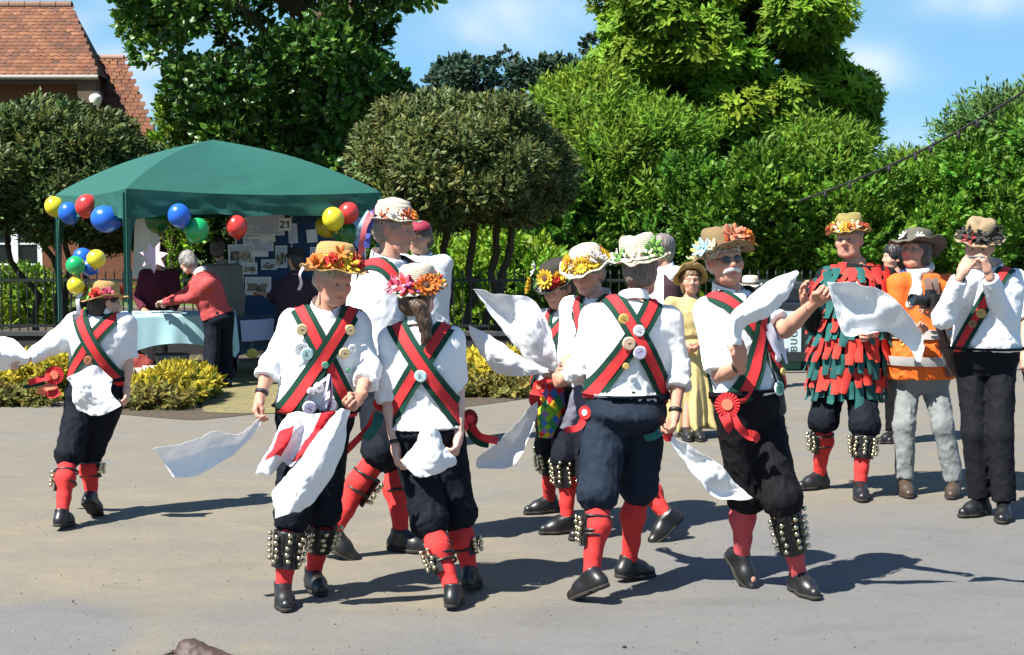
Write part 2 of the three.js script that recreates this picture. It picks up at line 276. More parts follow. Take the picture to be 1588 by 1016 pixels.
// the bushes that make the green bank behind the square
const BUSH = [
  // px, py, halfwidth px, halfheight px, depth, leaf, colour, label
  [900, 225, 88, 80, 33, 'feather', [0.168, 0.280, 0.024], 'feathery yellow-green tree left of the chestnut, above the yellow flowered hat'],
  [860, 350, 110, 80, 30.5, 'hedge', [0.096, 0.216, 0.021], 'mid green bush behind the railing, right of the round evergreen'],
  [985, 285, 85, 100, 31, 'feather', [0.136, 0.256, 0.022], 'soft leafy bush below the chestnut, above the green trimmed white hat'],
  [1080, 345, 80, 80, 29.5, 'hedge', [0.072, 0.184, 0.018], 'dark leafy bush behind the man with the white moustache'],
  [1175, 340, 80, 95, 29, 'hedge', [0.113, 0.248, 0.021], 'glossy green bush right of the moustached man, behind the dark van'],
  [1265, 320, 74, 95, 30, 'feather', [0.143, 0.264, 0.022], 'tall loose bush under the low end of the cable'],
  [1340, 362, 66, 76, 28.5, 'hedge', [0.113, 0.241, 0.021], 'green bush behind the man in the rag coat'],
  [1425, 362, 76, 78, 29.5, 'feather', [0.136, 0.248, 0.027], 'loose green bush behind the man in the orange vest'],
  [1525, 325, 80, 84, 28.5, 'hedge', [0.104, 0.241, 0.021], 'leafy green bush behind the man playing mouth organ'],
  [1640, 315, 95, 110, 29, 'hedge', [0.088, 0.209, 0.021], 'green bush running out of the picture at the right edge'],
  [1555, 225, 78, 52, 34, 'feather', [0.113, 0.209, 0.054], 'pale feathery tree with loose tips at the top right'],
  [1408, 305, 62, 32, 35, 'feather', [0.120, 0.216, 0.045], 'low feathery bush crossed by the hanging cable'],
  [262, 215, 40, 62, 38, 'hedge', [0.160, 0.288, 0.022], 'light green bush beside the sloping red roof'],
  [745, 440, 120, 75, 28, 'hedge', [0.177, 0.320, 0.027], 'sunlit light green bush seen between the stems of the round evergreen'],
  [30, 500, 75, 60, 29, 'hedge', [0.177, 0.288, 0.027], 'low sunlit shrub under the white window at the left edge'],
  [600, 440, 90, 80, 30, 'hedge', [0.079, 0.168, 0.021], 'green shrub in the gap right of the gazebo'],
];
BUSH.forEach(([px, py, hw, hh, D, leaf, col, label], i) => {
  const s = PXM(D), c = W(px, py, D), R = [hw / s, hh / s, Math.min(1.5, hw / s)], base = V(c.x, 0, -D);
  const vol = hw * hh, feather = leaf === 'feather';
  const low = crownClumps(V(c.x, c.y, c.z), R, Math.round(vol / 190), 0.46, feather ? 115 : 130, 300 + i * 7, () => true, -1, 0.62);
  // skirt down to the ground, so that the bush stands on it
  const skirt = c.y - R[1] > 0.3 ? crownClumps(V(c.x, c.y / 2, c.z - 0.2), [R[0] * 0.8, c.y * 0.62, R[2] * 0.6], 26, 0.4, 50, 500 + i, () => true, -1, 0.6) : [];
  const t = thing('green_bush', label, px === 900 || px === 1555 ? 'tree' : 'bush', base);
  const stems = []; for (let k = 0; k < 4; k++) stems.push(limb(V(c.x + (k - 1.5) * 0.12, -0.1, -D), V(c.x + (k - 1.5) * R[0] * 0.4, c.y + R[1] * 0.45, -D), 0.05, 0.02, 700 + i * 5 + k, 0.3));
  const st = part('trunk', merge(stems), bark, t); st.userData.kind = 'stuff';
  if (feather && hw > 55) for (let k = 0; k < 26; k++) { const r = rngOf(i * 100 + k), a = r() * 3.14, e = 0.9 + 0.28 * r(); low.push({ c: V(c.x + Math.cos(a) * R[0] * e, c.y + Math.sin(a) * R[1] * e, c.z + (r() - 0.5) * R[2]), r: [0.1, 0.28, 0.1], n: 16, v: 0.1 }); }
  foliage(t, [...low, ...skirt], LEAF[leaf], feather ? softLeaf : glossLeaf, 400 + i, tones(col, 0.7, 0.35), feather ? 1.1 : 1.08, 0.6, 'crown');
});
// far wood closing every gap low down
{
  const o = thing('far_wood', 'dark mass of woodland closing the view behind the bushes', 'wood', V(0, 0, -46), null, 'stuff'), cl = [], r = rngOf(91);
  for (let i = 0; i < 190; i++) { const px = -250 + r() * 2200, D = 44 + r() * 5, top = px < 300 ? 330 : px < 900 ? 330 : px < 1280 ? 270 : 330; cl.push({ c: W(px, top + r() * 200, D), r: [0.9, 0.8, 0.8], n: 90, v: (r() - 0.5) * 0.4 }); }
  foliage(o, cl, LEAF.hedge, softLeaf, 92, tones([0.04, 0.085, 0.016], 0.6, 0.3), 2.2, 0.4);
}
// ------------------------------------------------------------------ house at the left
{
  const D = 40, s = PXM(D), x = (px, d = D) => (px - PW / 2) / PXM(d), y = (py, d = D) => CAM_H - (py - HORIZON) / PXM(d);
  const t = thing('brick_house', 'old brick house with red clay tile roofs at the top left', 'house', V(x(40), 0, -D - 2));
  const brickTex = noiseTexture(512, (u, v) => { const n = torus2(u, v, 5, 2), f = torus2(u, v * 2, 60, 5), g = torus2(u, v, 24, 7); return [0.42 + 0.05 * n + 0.06 * f + 0.04 * g, 0.26 + 0.035 * n + 0.04 * f + 0.03 * g, 0.18 + 0.03 * n + 0.03 * f]; }, 1, true); brickTex.repeat.set(1 / 3.6, 1 / 2.4);
  const brick = new THREE.MeshStandardMaterial({ map: brickTex, roughness: 0.95, bumpMap: brickTex, bumpScale: 0.01 });
  const wall = (x0, x1, y0, y1, z0, z1) => { const g = boxAt((x0 + x1) / 2, (y0 + y1) / 2, (z0 + z1) / 2, x1 - x0, y1 - y0, z1 - z0), p = g.attributes.position, u = g.attributes.uv; for (let i = 0; i < p.count; i++) u.setXY(i, p.getX(i) + p.getZ(i), p.getY(i)); return g; };
  const wx0 = x(-420), wx1 = x(150), eave = y(118), ridge = y(14, D + 2.4), win = [x(-30), x(66), y(442), y(346)];
  part('wall', merge([wall(wx0, win[0], 0, eave, -D - 5, -D), wall(win[1], wx1, 0, eave, -D - 5, -D), wall(win[0], win[1], 0, win[2], -D - 5, -D), wall(win[0], win[1], win[3], eave, -D - 5, -D)]), brick, t);
  // roofs: clay tiles in courses, every course a step proud of the one above it
  const tileMats = [[0.18, 0.07, 0.034], [0.15, 0.058, 0.03], [0.125, 0.054, 0.032], [0.2, 0.086, 0.042]];
  function tiledRoof(bl, br, tl, tr, courses, perM, label, seed) {
    // corners: bottom left / right, top left / right; tiles hang between them
    const r = rngOf(seed), up = tl.clone().sub(bl), right = br.clone().sub(bl).normalize(), nrm = right.clone().cross(up).normalize(); if (nrm.z < 0) nrm.negate();
    const base = new THREE.BufferGeometry(); base.setAttribute('position', new THREE.Float32BufferAttribute([bl, br, tr, bl, tr, tl].flatMap((p) => p.toArray()), 3)); base.computeVertexNormals();
    const roof = part('roof', base, mat(0.1, 0.05, 0.035, 1), t, label);
    const h = up.length() / courses, tg = new THREE.BoxGeometry(1 / perM * 0.96, h * 1.15, 0.016); tg.translate(0, h * 0.55, 0.01);
    const list = []; const M = new THREE.Matrix4(), upn = up.clone().normalize(), rt = upn.clone().cross(nrm).normalize();
    for (let c = 0; c < courses; c++) {
      const a = bl.clone().lerp(tl, c / courses), b = br.clone().lerp(tr, c / courses), a2 = bl.clone().lerp(tl, (c + 1) / courses), L = a.distanceTo(b), n = Math.floor(L * perM);
      for (let k = 0; k < n; k++) list.push([a.clone().lerp(b, clamp((k + 0.5 + (c % 2) * 0.5) / n, 0, 0.995)), r(), r()]);
    }
    const inst = new THREE.InstancedMesh(tg, new THREE.MeshStandardMaterial({ color: 0xffffff, roughness: 0.92, bumpMap: grainBump, bumpScale: 0.004 }), list.length), col = new THREE.Color();
    const tilt = new THREE.Matrix4().makeRotationX(-0.10);
    list.forEach(([p, q, w], i) => { const pos = p.clone().addScaledVector(nrm, 0.012 + 0.008 * w).sub(t.position); M.makeBasis(rt, upn, nrm).setPosition(pos); M.multiply(new THREE.Matrix4().makeRotationX(-0.05 - 0.03 * w)).multiply(new THREE.Matrix4().makeRotationZ((q - 0.5) * 0.03)); inst.setMatrixAt(i, M); const m = tileMats[Math.floor(q * 3.999)], st = 0.8 + 0.35 * w - 0.35 * Math.max(0, n3(p.x * 1.3, p.y * 2.5, seed)); inst.setColorAt(i, col.setRGB(m[0] * st, m[1] * st, m[2] * st)); });
    inst.name = 'tile'; inst.userData.kind = 'stuff'; roof.add(inst);
  }
  tiledRoof(V(x(-440), eave - 0.05, -D + 0.35), V(x(163), eave - 0.05, -D + 0.35), V(x(-440, D + 2.4), ridge, -D - 2.4), V(x(119, D + 2.4), ridge, -D - 2.4), 20, 5, 'upper tiled roof', 3);
  // hipped end turning away
  { const g = new THREE.BufferGeometry(), a = V(x(163), eave - 0.05, -D + 0.35), b = V(x(163) - 0.15, eave - 0.05, -D - 1.7), c = V(x(119, D + 2.4), ridge, -D - 2.4); g.setAttribute('position', new THREE.Float32BufferAttribute([...a.toArray(), ...b.toArray(), ...c.toArray()], 3)); g.computeVertexNormals(); part('roof_end', g, mat(0.1, 0.045, 0.028, 0.95), t); }
  // ridge tiles, gutter, soffit
  for (let k = 0; k < 13; k++) { const g = new THREE.CylinderGeometry(0.13, 0.13, 0.42, 10, 1, false, 0, Math.PI * 2); g.rotateZ(Math.PI / 2); g.translate(x(119, D + 2.4) - 0.2 - k * 0.44, ridge + 0.01, -D - 2.4); part('ridge_tile', g, mat(0.2, 0.12, 0.085, 0.9), t); }
  part('gutter', bar(V(x(-440), eave - 0.12, -D + 0.46), V(x(165), eave - 0.12, -D + 0.46), 0.065, 10), mat(0.32, 0.28, 0.25, 0.7), t);
  part('soffit', boxAt((x(-440) + x(160)) / 2, eave - 0.24, -D + 0.2, x(160) - x(-440), 0.1, 0.38), mat(0.09, 0.055, 0.04, 0.9), t);
  part('corner_pier', boxAt(x(146), eave - 0.85, -D + 0.2, 0.5, 1.3, 0.36), mat(0.1, 0.07, 0.05, 0.9), t);
  // lower cat-slide roof at the right, its right edge sloping down
  tiledRoof(V(x(140, 39), y(245, 39), -39.2), V(x(254, 39), y(245, 39), -39.2), V(x(140, 41.5), y(93, 41.5), -41.5), V(x(196, 41.5), y(93, 41.5), -41.5), 26, 5.5, 'lower steep red roof with a sloping edge', 9);
  part('lower_wall', wall(x(150), x(252, 40), 0, y(250), -44, -39.6), brick, t);
  part('ridge_tile', bar(V(x(138, 41.5), y(93, 41.5), -41.5), V(x(198, 41.5), y(93, 41.5), -41.5), 0.09, 10), mat(0.3, 0.19, 0.14, 0.9), t);
  // pear-shaped security lamp
  { const g = new THREE.LatheGeometry([[0, -0.42], [0.08, -0.36], [0.2, -0.1], [0.25, 0.08], [0.2, 0.2], [0.07, 0.26], [0, 0.27]].map(([a, b]) => new THREE.Vector2(a * 0.68, b * 0.68)), 18); g.translate(x(153, 39.4), y(158, 39.4), -39.4); const l = part('wall_lamp', g, mat(0.78, 0.76, 0.66, 0.5), t); part('lamp_bracket', boxAt(x(156, 39.6), y(150, 39.6), -39.68, 0.16, 0.2, 0.35), mat(0.05, 0.05, 0.05, 0.6), l); }
  // white window with dark panes
  { const white = mat(0.72, 0.74, 0.76, 0.6), w = part('window', boxAt((win[0] + win[1]) / 2, win[2] - 0.05, -D + 0.06, win[1] - win[0] + 0.3, 0.1, 0.26), white, t);
    const fx = [x(-27), x(23), x(63)], fw = [0.1, 0.17, 0.16]; fx.forEach((v, i) => part('frame', boxAt(v, (win[2] + win[3]) / 2, -D - 0.08, fw[i], win[3] - win[2], 0.12), white, w));
    for (let i = 0; i < 2; i++) { const x0 = fx[i] + fw[i] / 2, x1 = fx[i + 1] - fw[i + 1] / 2; for (let k = 0; k < 3; k++) { const y0 = lerp(win[2], win[3], k / 3), y1 = lerp(win[2], win[3], (k + 1) / 3); part('pane', boxAt((x0 + x1) / 2, (y0 + y1) / 2, -D - 0.1, x1 - x0, y1 - y0 - 0.05, 0.02), phys(0.01, 0.012, 0.016, 0.08), w); if (k) part('glazing_bar', boxAt((x0 + x1) / 2, y0, -D - 0.085, x1 - x0, 0.045, 0.05), white, w); } }
    part('sill', boxAt((win[0] + win[1]) / 2, win[2] - 0.16, -D + 0.1, win[1] - win[0] + 0.4, 0.12, 0.34), mat(0.6, 0.58, 0.54, 0.8), w); }
}
// ------------------------------------------------------------------ railing on its dark plinth
{
  const D = 21.8, s = PXM(D), iron = mat(0.012, 0.014, 0.013, 0.5), plinthTop = CAM_H - (520 - HORIZON) / s;
  const plinth = thing('low_wall', 'low dark wall carrying the iron railing behind the flower beds', 'wall', V(-2.4, 0, -D));
  const rowTex = noiseTexture(256, (u, v) => { const n = torus2(u, v, 4, 3), f = torus2(u, v, 30, 8); return [0.17 + 0.04 * n + 0.05 * f, 0.165 + 0.035 * n + 0.045 * f, 0.165 + 0.035 * n + 0.045 * f]; }, 1, true);
  const wallG = new THREE.BoxGeometry(18.6, plinthTop, 0.24), uv = wallG.attributes.uv; for (let i = 0; i < uv.count; i++) uv.setXY(i, uv.getX(i) * 16, uv.getY(i) * 1);
  wallG.translate(-4.4, plinthTop / 2, -D); part('wall_body', wallG, new THREE.MeshStandardMaterial({ map: rowTex, roughness: 0.9 }), plinth);
  part('coping', boxAt(-4.4, plinthTop + 0.03, -D, 18.7, 0.06, 0.3), mat(0.05, 0.05, 0.055, 0.9), plinth);
  const t = thing('iron_railing', 'black iron railing of thin upright bars on the low dark wall', 'railing', V(-2.4, plinthTop + 0.06, -D));
  const y0 = plinthTop + 0.06, y1 = CAM_H - (424 - HORIZON) / s, rail = new THREE.CylinderGeometry(0.011, 0.011, y1 - y0, 6), tip = new THREE.ConeGeometry(0.02, 0.07, 6);
  part('rail', boxAt(-4.4, y0 + 0.08, -D, 18.4, 0.04, 0.014), iron, t); part('rail', boxAt(-4.4, y1 - 0.1, -D, 18.4, 0.04, 0.014), iron, t);
  for (let k = 0; k < 142; k++) { const b = put('bar', rail, iron, t, V(-11.0 + k * 0.128, (y1 - y0) / 2, 0)); put('finial', tip, iron, b, V(0, (y1 - y0) / 2 + 0.03, 0)); }
}
// ------------------------------------------------------------------ flower beds
const bedTone = (d, r, c) => { const y = r() < 0.72 + 0.3 * d.y; const v = 0.7 + 0.6 * r(); return y ? [0.46 * v, 0.38 * v, 0.035 * v] : [0.10 * v, 0.15 * v, 0.022 * v]; };
[[[-40, 80], 625, [566, 630], 'yellow flowering plants in the bed at the left edge, beside the rosette'], [[218, 290], 630, [592, 634], 'yellow flowering plants in front of the gazebo table'], [[712, 815], 612, [560, 616], 'yellow flowering plants under the pale handkerchiefs, before the low wall']].forEach(([[x0, x1], foot, [yt, yb], label], i) => {
  const a = G(x0, foot), b = G(x1, foot), D = -(a.z + b.z) / 2, s = PXM(D), r = rngOf(900 + i), cl = [];
  const t = thing('flower_bed', label, 'flowers', V((a.x + b.x) / 2, 0, -D), null, 'stuff');
  const w = b.x - a.x, H = (yb - yt) / s;
  for (let k = 0; k < 34; k++) { const u = r(), h = H * (0.55 + 0.45 * Math.sin(3.1 * (0.1 + 0.8 * u)) * r() + 0.12 * r()), z = -D - 0.1 - r() * 1.0; cl.push({ c: V(a.x + u * w, h * 0.5, z), r: [0.17, h * 0.46, 0.16], n: 150, shell: 0.7 }); }
  foliage(t, cl, LEAF.yellow, dryLeaf, 910 + i, bedTone, 1.15, 0.8);
  const low = []; for (let k = 0; k < 9; k++) low.push({ c: V(a.x + r() * w, 0.07, -D + 0.12 + r() * 0.2), r: [0.16, 0.08, 0.1], n: 40 });
  foliage(t, low, LEAF.yellow, dryLeaf, 930 + i, tones([0.2, 0.19, 0.05], 0.8, 0.5), 1, 0.7, 'low_leaves');
});
// ------------------------------------------------------------------ gazebo
const GZ = { D: 16.9 };
{
  const phi = rad(31), x0 = (198 - PW / 2) / PXM(GZ.D), L = 3.2, along = V(Math.cos(phi), 0, -Math.sin(phi)), back = V(-Math.sin(phi), 0, -Math.cos(phi));
  const C0 = V(x0, 0, -GZ.D), C2 = C0.clone().addScaledVector(along, L), C1 = C0.clone().addScaledVector(back, L), C3 = C2.clone().addScaledVector(back, L);
  Object.assign(GZ, { C0, C1, C2, C3, along, back, L });
  const t = thing('gazebo', 'dark green fabric gazebo with peaked roof, sheltering a stall', 'gazebo', C0.clone().add(C3).multiplyScalar(0.5));
  const fab = phys(0.004, 0.078, 0.06, 0.75, { sheen: 0.3, sheenRoughness: 0.5, sheenColor: new THREE.Color(0.1, 0.4, 0.3) }), mid = t.position.clone(), eave = 2.29, peak = 2.98;
  // four sagging roof panels that bulge between the frame, plus a scalloped valance under every eave
  const panel = (A, B, seed) => {
    const n = 28, m = 22, pos = [], idx = [];
    for (let j = 0; j <= m; j++) for (let i = 0; i <= n; i++) {
      const u = i / n, v = j / m, e = A.clone().lerp(B, u), p = e.clone().lerp(mid, v);
      const dome = Math.pow(v, 0.86), sag = -0.05 * Math.sin(u * Math.PI) * (1 - v) - 0.035 * Math.sin(v * Math.PI) * Math.sin(u * Math.PI);
      const fold = 0.05 * Math.pow(1 - Math.abs(n3(u * 2.0 + seed, v * 8, seed)), 3) * smooth(0.5, 0.1, v) * smooth(0, 0.12, v) * Math.sin(u * Math.PI);
      p.y = eave + (peak - eave) * dome + 0.07 * Math.sin(v * Math.PI) + sag - fold; pos.push(p.x, p.y, p.z);
    }
    for (let j = 0; j < m; j++) for (let i = 0; i < n; i++) { const a = j * (n + 1) + i; idx.push(a, a + 1, a + n + 2, a, a + n + 2, a + n + 1); }
    const g = new THREE.BufferGeometry(); g.setAttribute('position', new THREE.Float32BufferAttribute(pos, 3)); g.setIndex(idx); g.computeVertexNormals(); return g;
  };
  const valance = (A, B, seed, drop = 0.25) => {
    const n = 60, m = 6, pos = [], idx = [], out = A.clone().add(B).multiplyScalar(0.5).sub(mid).setY(0).normalize();
    for (let j = 0; j <= m; j++) for (let i = 0; i <= n; i++) { const u = i / n, v = j / m, p = A.clone().lerp(B, u), sag = 0.05 * Math.sin(u * Math.PI); p.y = eave + 0.004 - sag - v * (drop + 0.09 * Math.pow(Math.abs(u - 0.5) * 2, 3) - 0.02 * n3(u * 4, seed, 1)); p.addScaledVector(out, 0.002 + 0.004 * v + 0.03 * v * n3(u * 9, v * 2, seed)); pos.push(p.x, p.y, p.z); }
    for (let j = 0; j < m; j++) for (let i = 0; i < n; i++) { const a = j * (n + 1) + i; idx.push(a, a + 1, a + n + 2, a, a + n + 2, a + n + 1); }
    const g = new THREE.BufferGeometry(); g.setAttribute('position', new THREE.Float32BufferAttribute(pos, 3)); g.setIndex(idx); g.computeVertexNormals(); return g;
  };
  const edges = [[C0, C2], [C1, C0], [C2, C3], [C3, C1]];
  part('canopy', mergeVertices(merge(edges.map(([a, b], i) => panel(a, b, i + 1))), 1e-4), fab, t).geometry.computeVertexNormals();
  edges.forEach(([a, b], i) => part('valance', valance(a, b, i + 3), fab, t));
  const poleM = mat(0.02, 0.09, 0.07, 0.5);
  for (const c of [C0, C1, C2, C3]) {
    const q = c.clone().lerp(mid, 0.015);
    const leg = part('leg', boxAt(q.x, 1.14, q.z, 0.04, 2.28, 0.04, phi), poleM, t); part('foot', boxAt(q.x, 0.012, q.z, 0.12, 0.024, 0.12, phi), poleM, leg);
    // the fabric corner sleeve that widens to the eave
    const along2 = (o) => q.clone().addScaledVector(along, o), g = new THREE.BufferGeometry(), sgn = (c === C0 || c === C1) ? 1 : -1, sb = (c === C0 || c === C2) ? 1 : -1, P = [];
    for (const [dir, w] of [[along.clone().multiplyScalar(sgn), 0.17], [back.clone().multiplyScalar(sb), 0.17]]) { const pts = []; for (let k = 0; k <= 10; k++) { const v = k / 10; pts.push([1.0 + 1.25 * v, 0.05 + w * Math.pow(v, 5) * 1.6 + 0.03]); } for (let k = 0; k < 10; k++) { const [ya, wa] = pts[k], [yb, wb] = pts[k + 1], o = dir.clone().multiplyScalar(-0.03), a = q.clone().add(o).setY(ya), b = q.clone().add(o).addScaledVector(dir, wa).setY(ya), c2 = q.clone().add(o).addScaledVector(dir, wb).setY(yb), d = q.clone().add(o).setY(yb); P.push(...[a, b, c2, a, c2, d].flatMap((p) => p.toArray())); } }
    g.setAttribute('position', new THREE.Float32BufferAttribute(P, 3)); g.computeVertexNormals();
    g.translate(q.x - mid.x > 0 ? 0.024 : -0.024, 0, q.z - mid.z > 0 ? 0.024 : -0.024); part('corner_sleeve', g, fab, t);
  }
  const bars = []; for (const [a, b] of edges) { const a2 = a.clone().lerp(mid, 0.035), b2 = b.clone().lerp(mid, 0.035); bars.push(bar(a2.setY(2.16), b2.setY(2.16), 0.013)); }; for (const c of [C0, C1, C2, C3]) bars.push(bar(c.clone().lerp(mid, 0.03).setY(2.16), mid.clone().setY(2.84), 0.013));
  part('roof_frame', merge(bars), mat(0.5, 0.5, 0.5, 0.5), t);
}
const gz = (u, v, y = 0) => GZ.C0.clone().addScaledVector(GZ.along, u).addScaledVector(GZ.back, v).setY(y);   // metres along the front, metres back
const GQ = new THREE.Quaternion().setFromAxisAngle(V(0, 1, 0), rad(31));
// ------------------------------------------------------------------ the stall in it
function clothTable(name, label, c, yaw, w, d, h, drop, m, group, hem = 0.05) {
  const t = thing(name, label, 'table', c, group); t.rotation.y = yaw;
  const top = put('tabletop', new THREE.BoxGeometry(w, 0.03, d), mat(0.25, 0.18, 0.1, 0.7), t, V(0, h - 0.02, 0)); const leg = new THREE.CylinderGeometry(0.016, 0.016, h - 0.03, 8), lm = mat(0.15, 0.15, 0.16, 0.5, { metalness: 0.5 });
  for (const a of [-1, 1]) for (const b of [-1, 1]) put('leg', leg, lm, t, V(a * (w / 2 - 0.06), (h - 0.03) / 2, b * (d / 2 - 0.06)));
  const pos = [], idx = [], per = [], hw = w / 2 + 0.012, hd = d / 2 + 0.012, N = 200, full = 2 * (w + d);
  for (let i = 0; i <= N; i++) { let k = (i / N) * full; if (k < w) per.push([-hw + (k / w) * 2 * hw, hd, 0, 1]); else if ((k -= w) < d) per.push([hw, hd - (k / d) * 2 * hd, 1, 0]); else if ((k -= d) < w) per.push([hw - (k / w) * 2 * hw, -hd, 0, -1]); else { k -= w; per.push([-hw, -hd + (k / d) * 2 * hd, -1, 0]); } }
  const rows = [0, 0.12, 0.35, 0.65, 1];
  for (const v of rows) per.forEach(([x, z, nx, nz], i) => { const q = i / N * full, f = v * (0.02 + 0.022 * Math.sin(q * 11 + Math.sin(q * 3)) + 0.01 * Math.sin(q * 23)); const mid = nz ? Math.pow(Math.abs(x) / hw, 2) : 0.6, dr = drop + hem * (mid - 0.4) * 2; pos.push(x + nx * f, h + 0.004 - v * dr, z + nz * f); });
  for (let j = 0; j < 4; j++) for (let i = 0; i < N; i++) { const a = j * (N + 1) + i; idx.push(a, a + N + 1, a + 1, a + 1, a + N + 1, a + N + 2); }
  const c0 = pos.length / 3; pos.push(0, h + 0.004, 0); for (let i = 0; i < N; i++) idx.push(c0, i, i + 1);
  const g = new THREE.BufferGeometry(); g.setAttribute('position', new THREE.Float32BufferAttribute(pos, 3)); g.setIndex(idx); g.computeVertexNormals();
  put('cloth', g, m, t); return t;
}
const TB = W(276, 480, 17.9); TB.y = 0;
clothTable('stall_table', 'stall table under a pale blue cloth in the gazebo, where the woman in red leans', TB, rad(10), 1.34, 0.72, 0.83, 0.42, phys(0.32, 0.52, 0.56, 0.9), null, 0.09);
const TB2 = W(405, 500, 19.0); TB2.y = 0;
clothTable('stall_table', 'darker blue covered table below the photo board, with a paper hanging from it', TB2, rad(10), 1.0, 0.6, 0.72, 0.5, phys(0.06, 0.10, 0.16, 0.9), null, 0.1);
// papers on the tables
const paperM = mat(0.72, 0.74, 0.78, 0.85);
function sheet(w, h, bend, seed) { const g = new THREE.BoxGeometry(w, h, 0.002, 10, 10, 1), p = g.attributes.position; for (let i = 0; i < p.count; i++) { const x = p.getX(i) / w, y = p.getY(i) / h; p.setZ(i, p.getZ(i) + bend * (x * x + 0.5 * n3(x * 1.5, y * 1.5, seed))); } g.computeVertexNormals(); return g; }
function placed(g, p, q) { if (q) g.applyQuaternion(q); g.translate(p.x, p.y, p.z); return g; }
{ const o = single('paper', 'blank paper sheet hanging from the edge of the darker blue table', 'paper', placed(sheet(0.42, 0.27, 0.03, 4), V(0, 0, 0), qE(-0.28, rad(10), 0.06)), mat(0.55, 0.58, 0.8, 0.85)); o.position.copy(W(400, 512, 18.6)); }
[[225, 476, 0.3, 0.2, 0.4, 'white papers lying at the left end of the pale blue table'], [262, 479, 0.28, 0.2, -0.3, 'white papers lying in the middle of the pale blue table']].forEach(([px, py, w, h, r, label], i) => { const p = W(px, py, 17.75); const o = single('paper', label, 'paper', placed(sheet(w, h, 0.012, i), V(0, 0, 0), qE(-Math.PI / 2, rad(10) + r, 0)), paperM); o.position.set(p.x, 0.845, p.z); });
// pink star standing on the table
{ const s = new THREE.Shape(); for (let i = 0; i < 14; i++) { const a = i / 14 * Math.PI * 2 + 0.2, r = i % 2 ? 0.09 : 0.185; i ? s.lineTo(Math.cos(a) * r, Math.sin(a) * r) : s.moveTo(Math.cos(a) * r, Math.sin(a) * r); } const g = new THREE.ExtrudeGeometry(s, { depth: 0.012, bevelEnabled: true, bevelSize: 0.003, bevelThickness: 0.003, bevelSegments: 1 }); const p = W(239, 398, 17.1); const o = single('paper_star', 'pale pink paper star hanging in the gazebo before the maroon jumper', 'star', g, mat(0.7, 0.5, 0.6, 0.8)); o.position.copy(p); o.rotation.y = -0.3; }
// blue display board with pinned pictures
{
  const D = 20.2, c = W(462, 425, D), t = thing('display_board', 'dark blue display board covered with photographs and notices at the back of the gazebo', 'board', V(c.x, 0, c.z)); t.rotation.y = rad(6);
  const s = PXM(D), bl = new THREE.MeshStandardMaterial({ color: new THREE.Color().setRGB(0.025, 0.065, 0.15), roughness: 1, bumpMap: grainBump, bumpScale: 0.002 });
  const at = (px, py, z = 0.02) => V((px - 462) / s, CAM_H - (py - HORIZON) / s, z);
  for (const [x0, x1] of [[368, 452], [454, 566]]) { const a = at(x0, 330), b = at(x1, 500); put('panel', new THREE.BoxGeometry(b.x - a.x, a.y - b.y, 0.03), bl, t, V((a.x + b.x) / 2, (a.y + b.y) / 2, 0)); }
  for (const px of [368, 453, 566]) { const a = at(px, 326); put('post', new THREE.CylinderGeometry(0.018, 0.018, a.y, 8), mat(0.4, 0.4, 0.42, 0.4, { metalness: 0.7 }), t, V(a.x, a.y / 2, 0)); }
  const photo = (seed, kind) => canvasTexture(128, 96, (g, w, h) => { const r = rngOf(seed); g.fillStyle = '#e8e8ea'; g.fillRect(0, 0, w, h); if (kind === 'text') { g.fillStyle = '#c9cbe0'; g.fillRect(4, 4, w - 8, h - 8); g.fillStyle = '#a6a9c4'; for (let i = 0; i < 9; i++) g.fillRect(12, 12 + i * 9, 60 + r() * 40, 3); return; } if (kind === 'plain') return; const sky = ['#c7d5e6', '#d8d9dc', '#b9c4d2'][seed % 3]; g.fillStyle = sky; g.fillRect(6, 6, w - 12, h - 12); for (let i = 0; i < 26; i++) { g.fillStyle = ['#8b7a68', '#b3a58f', '#5d574f', '#9c8372', '#6f7463', '#3f3e44'][Math.floor(r() * 6)]; const x = 6 + r() * (w - 36), y = 30 + r() * (h - 56); g.fillRect(x, y, 8 + r() * 22, 6 + r() * 20); } });
  const pics = [[388, 349, 26, 12, 'plain', -0.5], [391, 362, 18, 14, 'p', -0.2], [412, 347, 60, 36, 'text', 0], [402, 378, 46, 24, 'text', 0.04], [408, 371, 40, 12, 'plain', 0.12], [376, 395, 40, 32, 'p', 0.02], [404, 394, 26, 8, 'plain', 0], [389, 416, 22, 18, 'p', 0], [418, 410, 24, 16, 'p', 0], [370, 430, 18, 32, 'p', 0], [401, 443, 40, 28, 'p', 0], [437, 398, 18, 34, 'p', 0], [455, 362, 14, 30, 'text', 0.05], [484, 366, 16, 20, 'plain', 0.1], [492, 398, 22, 30, 'p', 0]];
  pics.forEach(([px, py, w, h, k, r], i) => { const m = new THREE.MeshStandardMaterial({ map: photo(i + 3, k), roughness: 0.5, side: THREE.DoubleSide }), p = at(px, py, 0.019 + 0.0012 * i); put(k === 'p' ? 'photograph' : 'notice', sheet(w / s, h / s, i % 4 === 0 ? 0.012 : 0.002, i), m, t, p, qE(0, 0, r)); });
  const m21 = new THREE.MeshStandardMaterial({ map: canvasTexture(96, 96, (g) => { g.fillStyle = '#eef1f4'; g.fillRect(0, 0, 96, 96); g.fillStyle = '#1d2433'; g.font = 'bold 76px sans-serif'; g.textAlign = 'center'; g.fillText('21', 48, 76); }), roughness: 0.6, side: THREE.DoubleSide });
  put('notice', sheet(0.17, 0.17, 0.001, 2), m21, t, at(443, 348, 0.04), null, null, 'white notice with number 21');
}
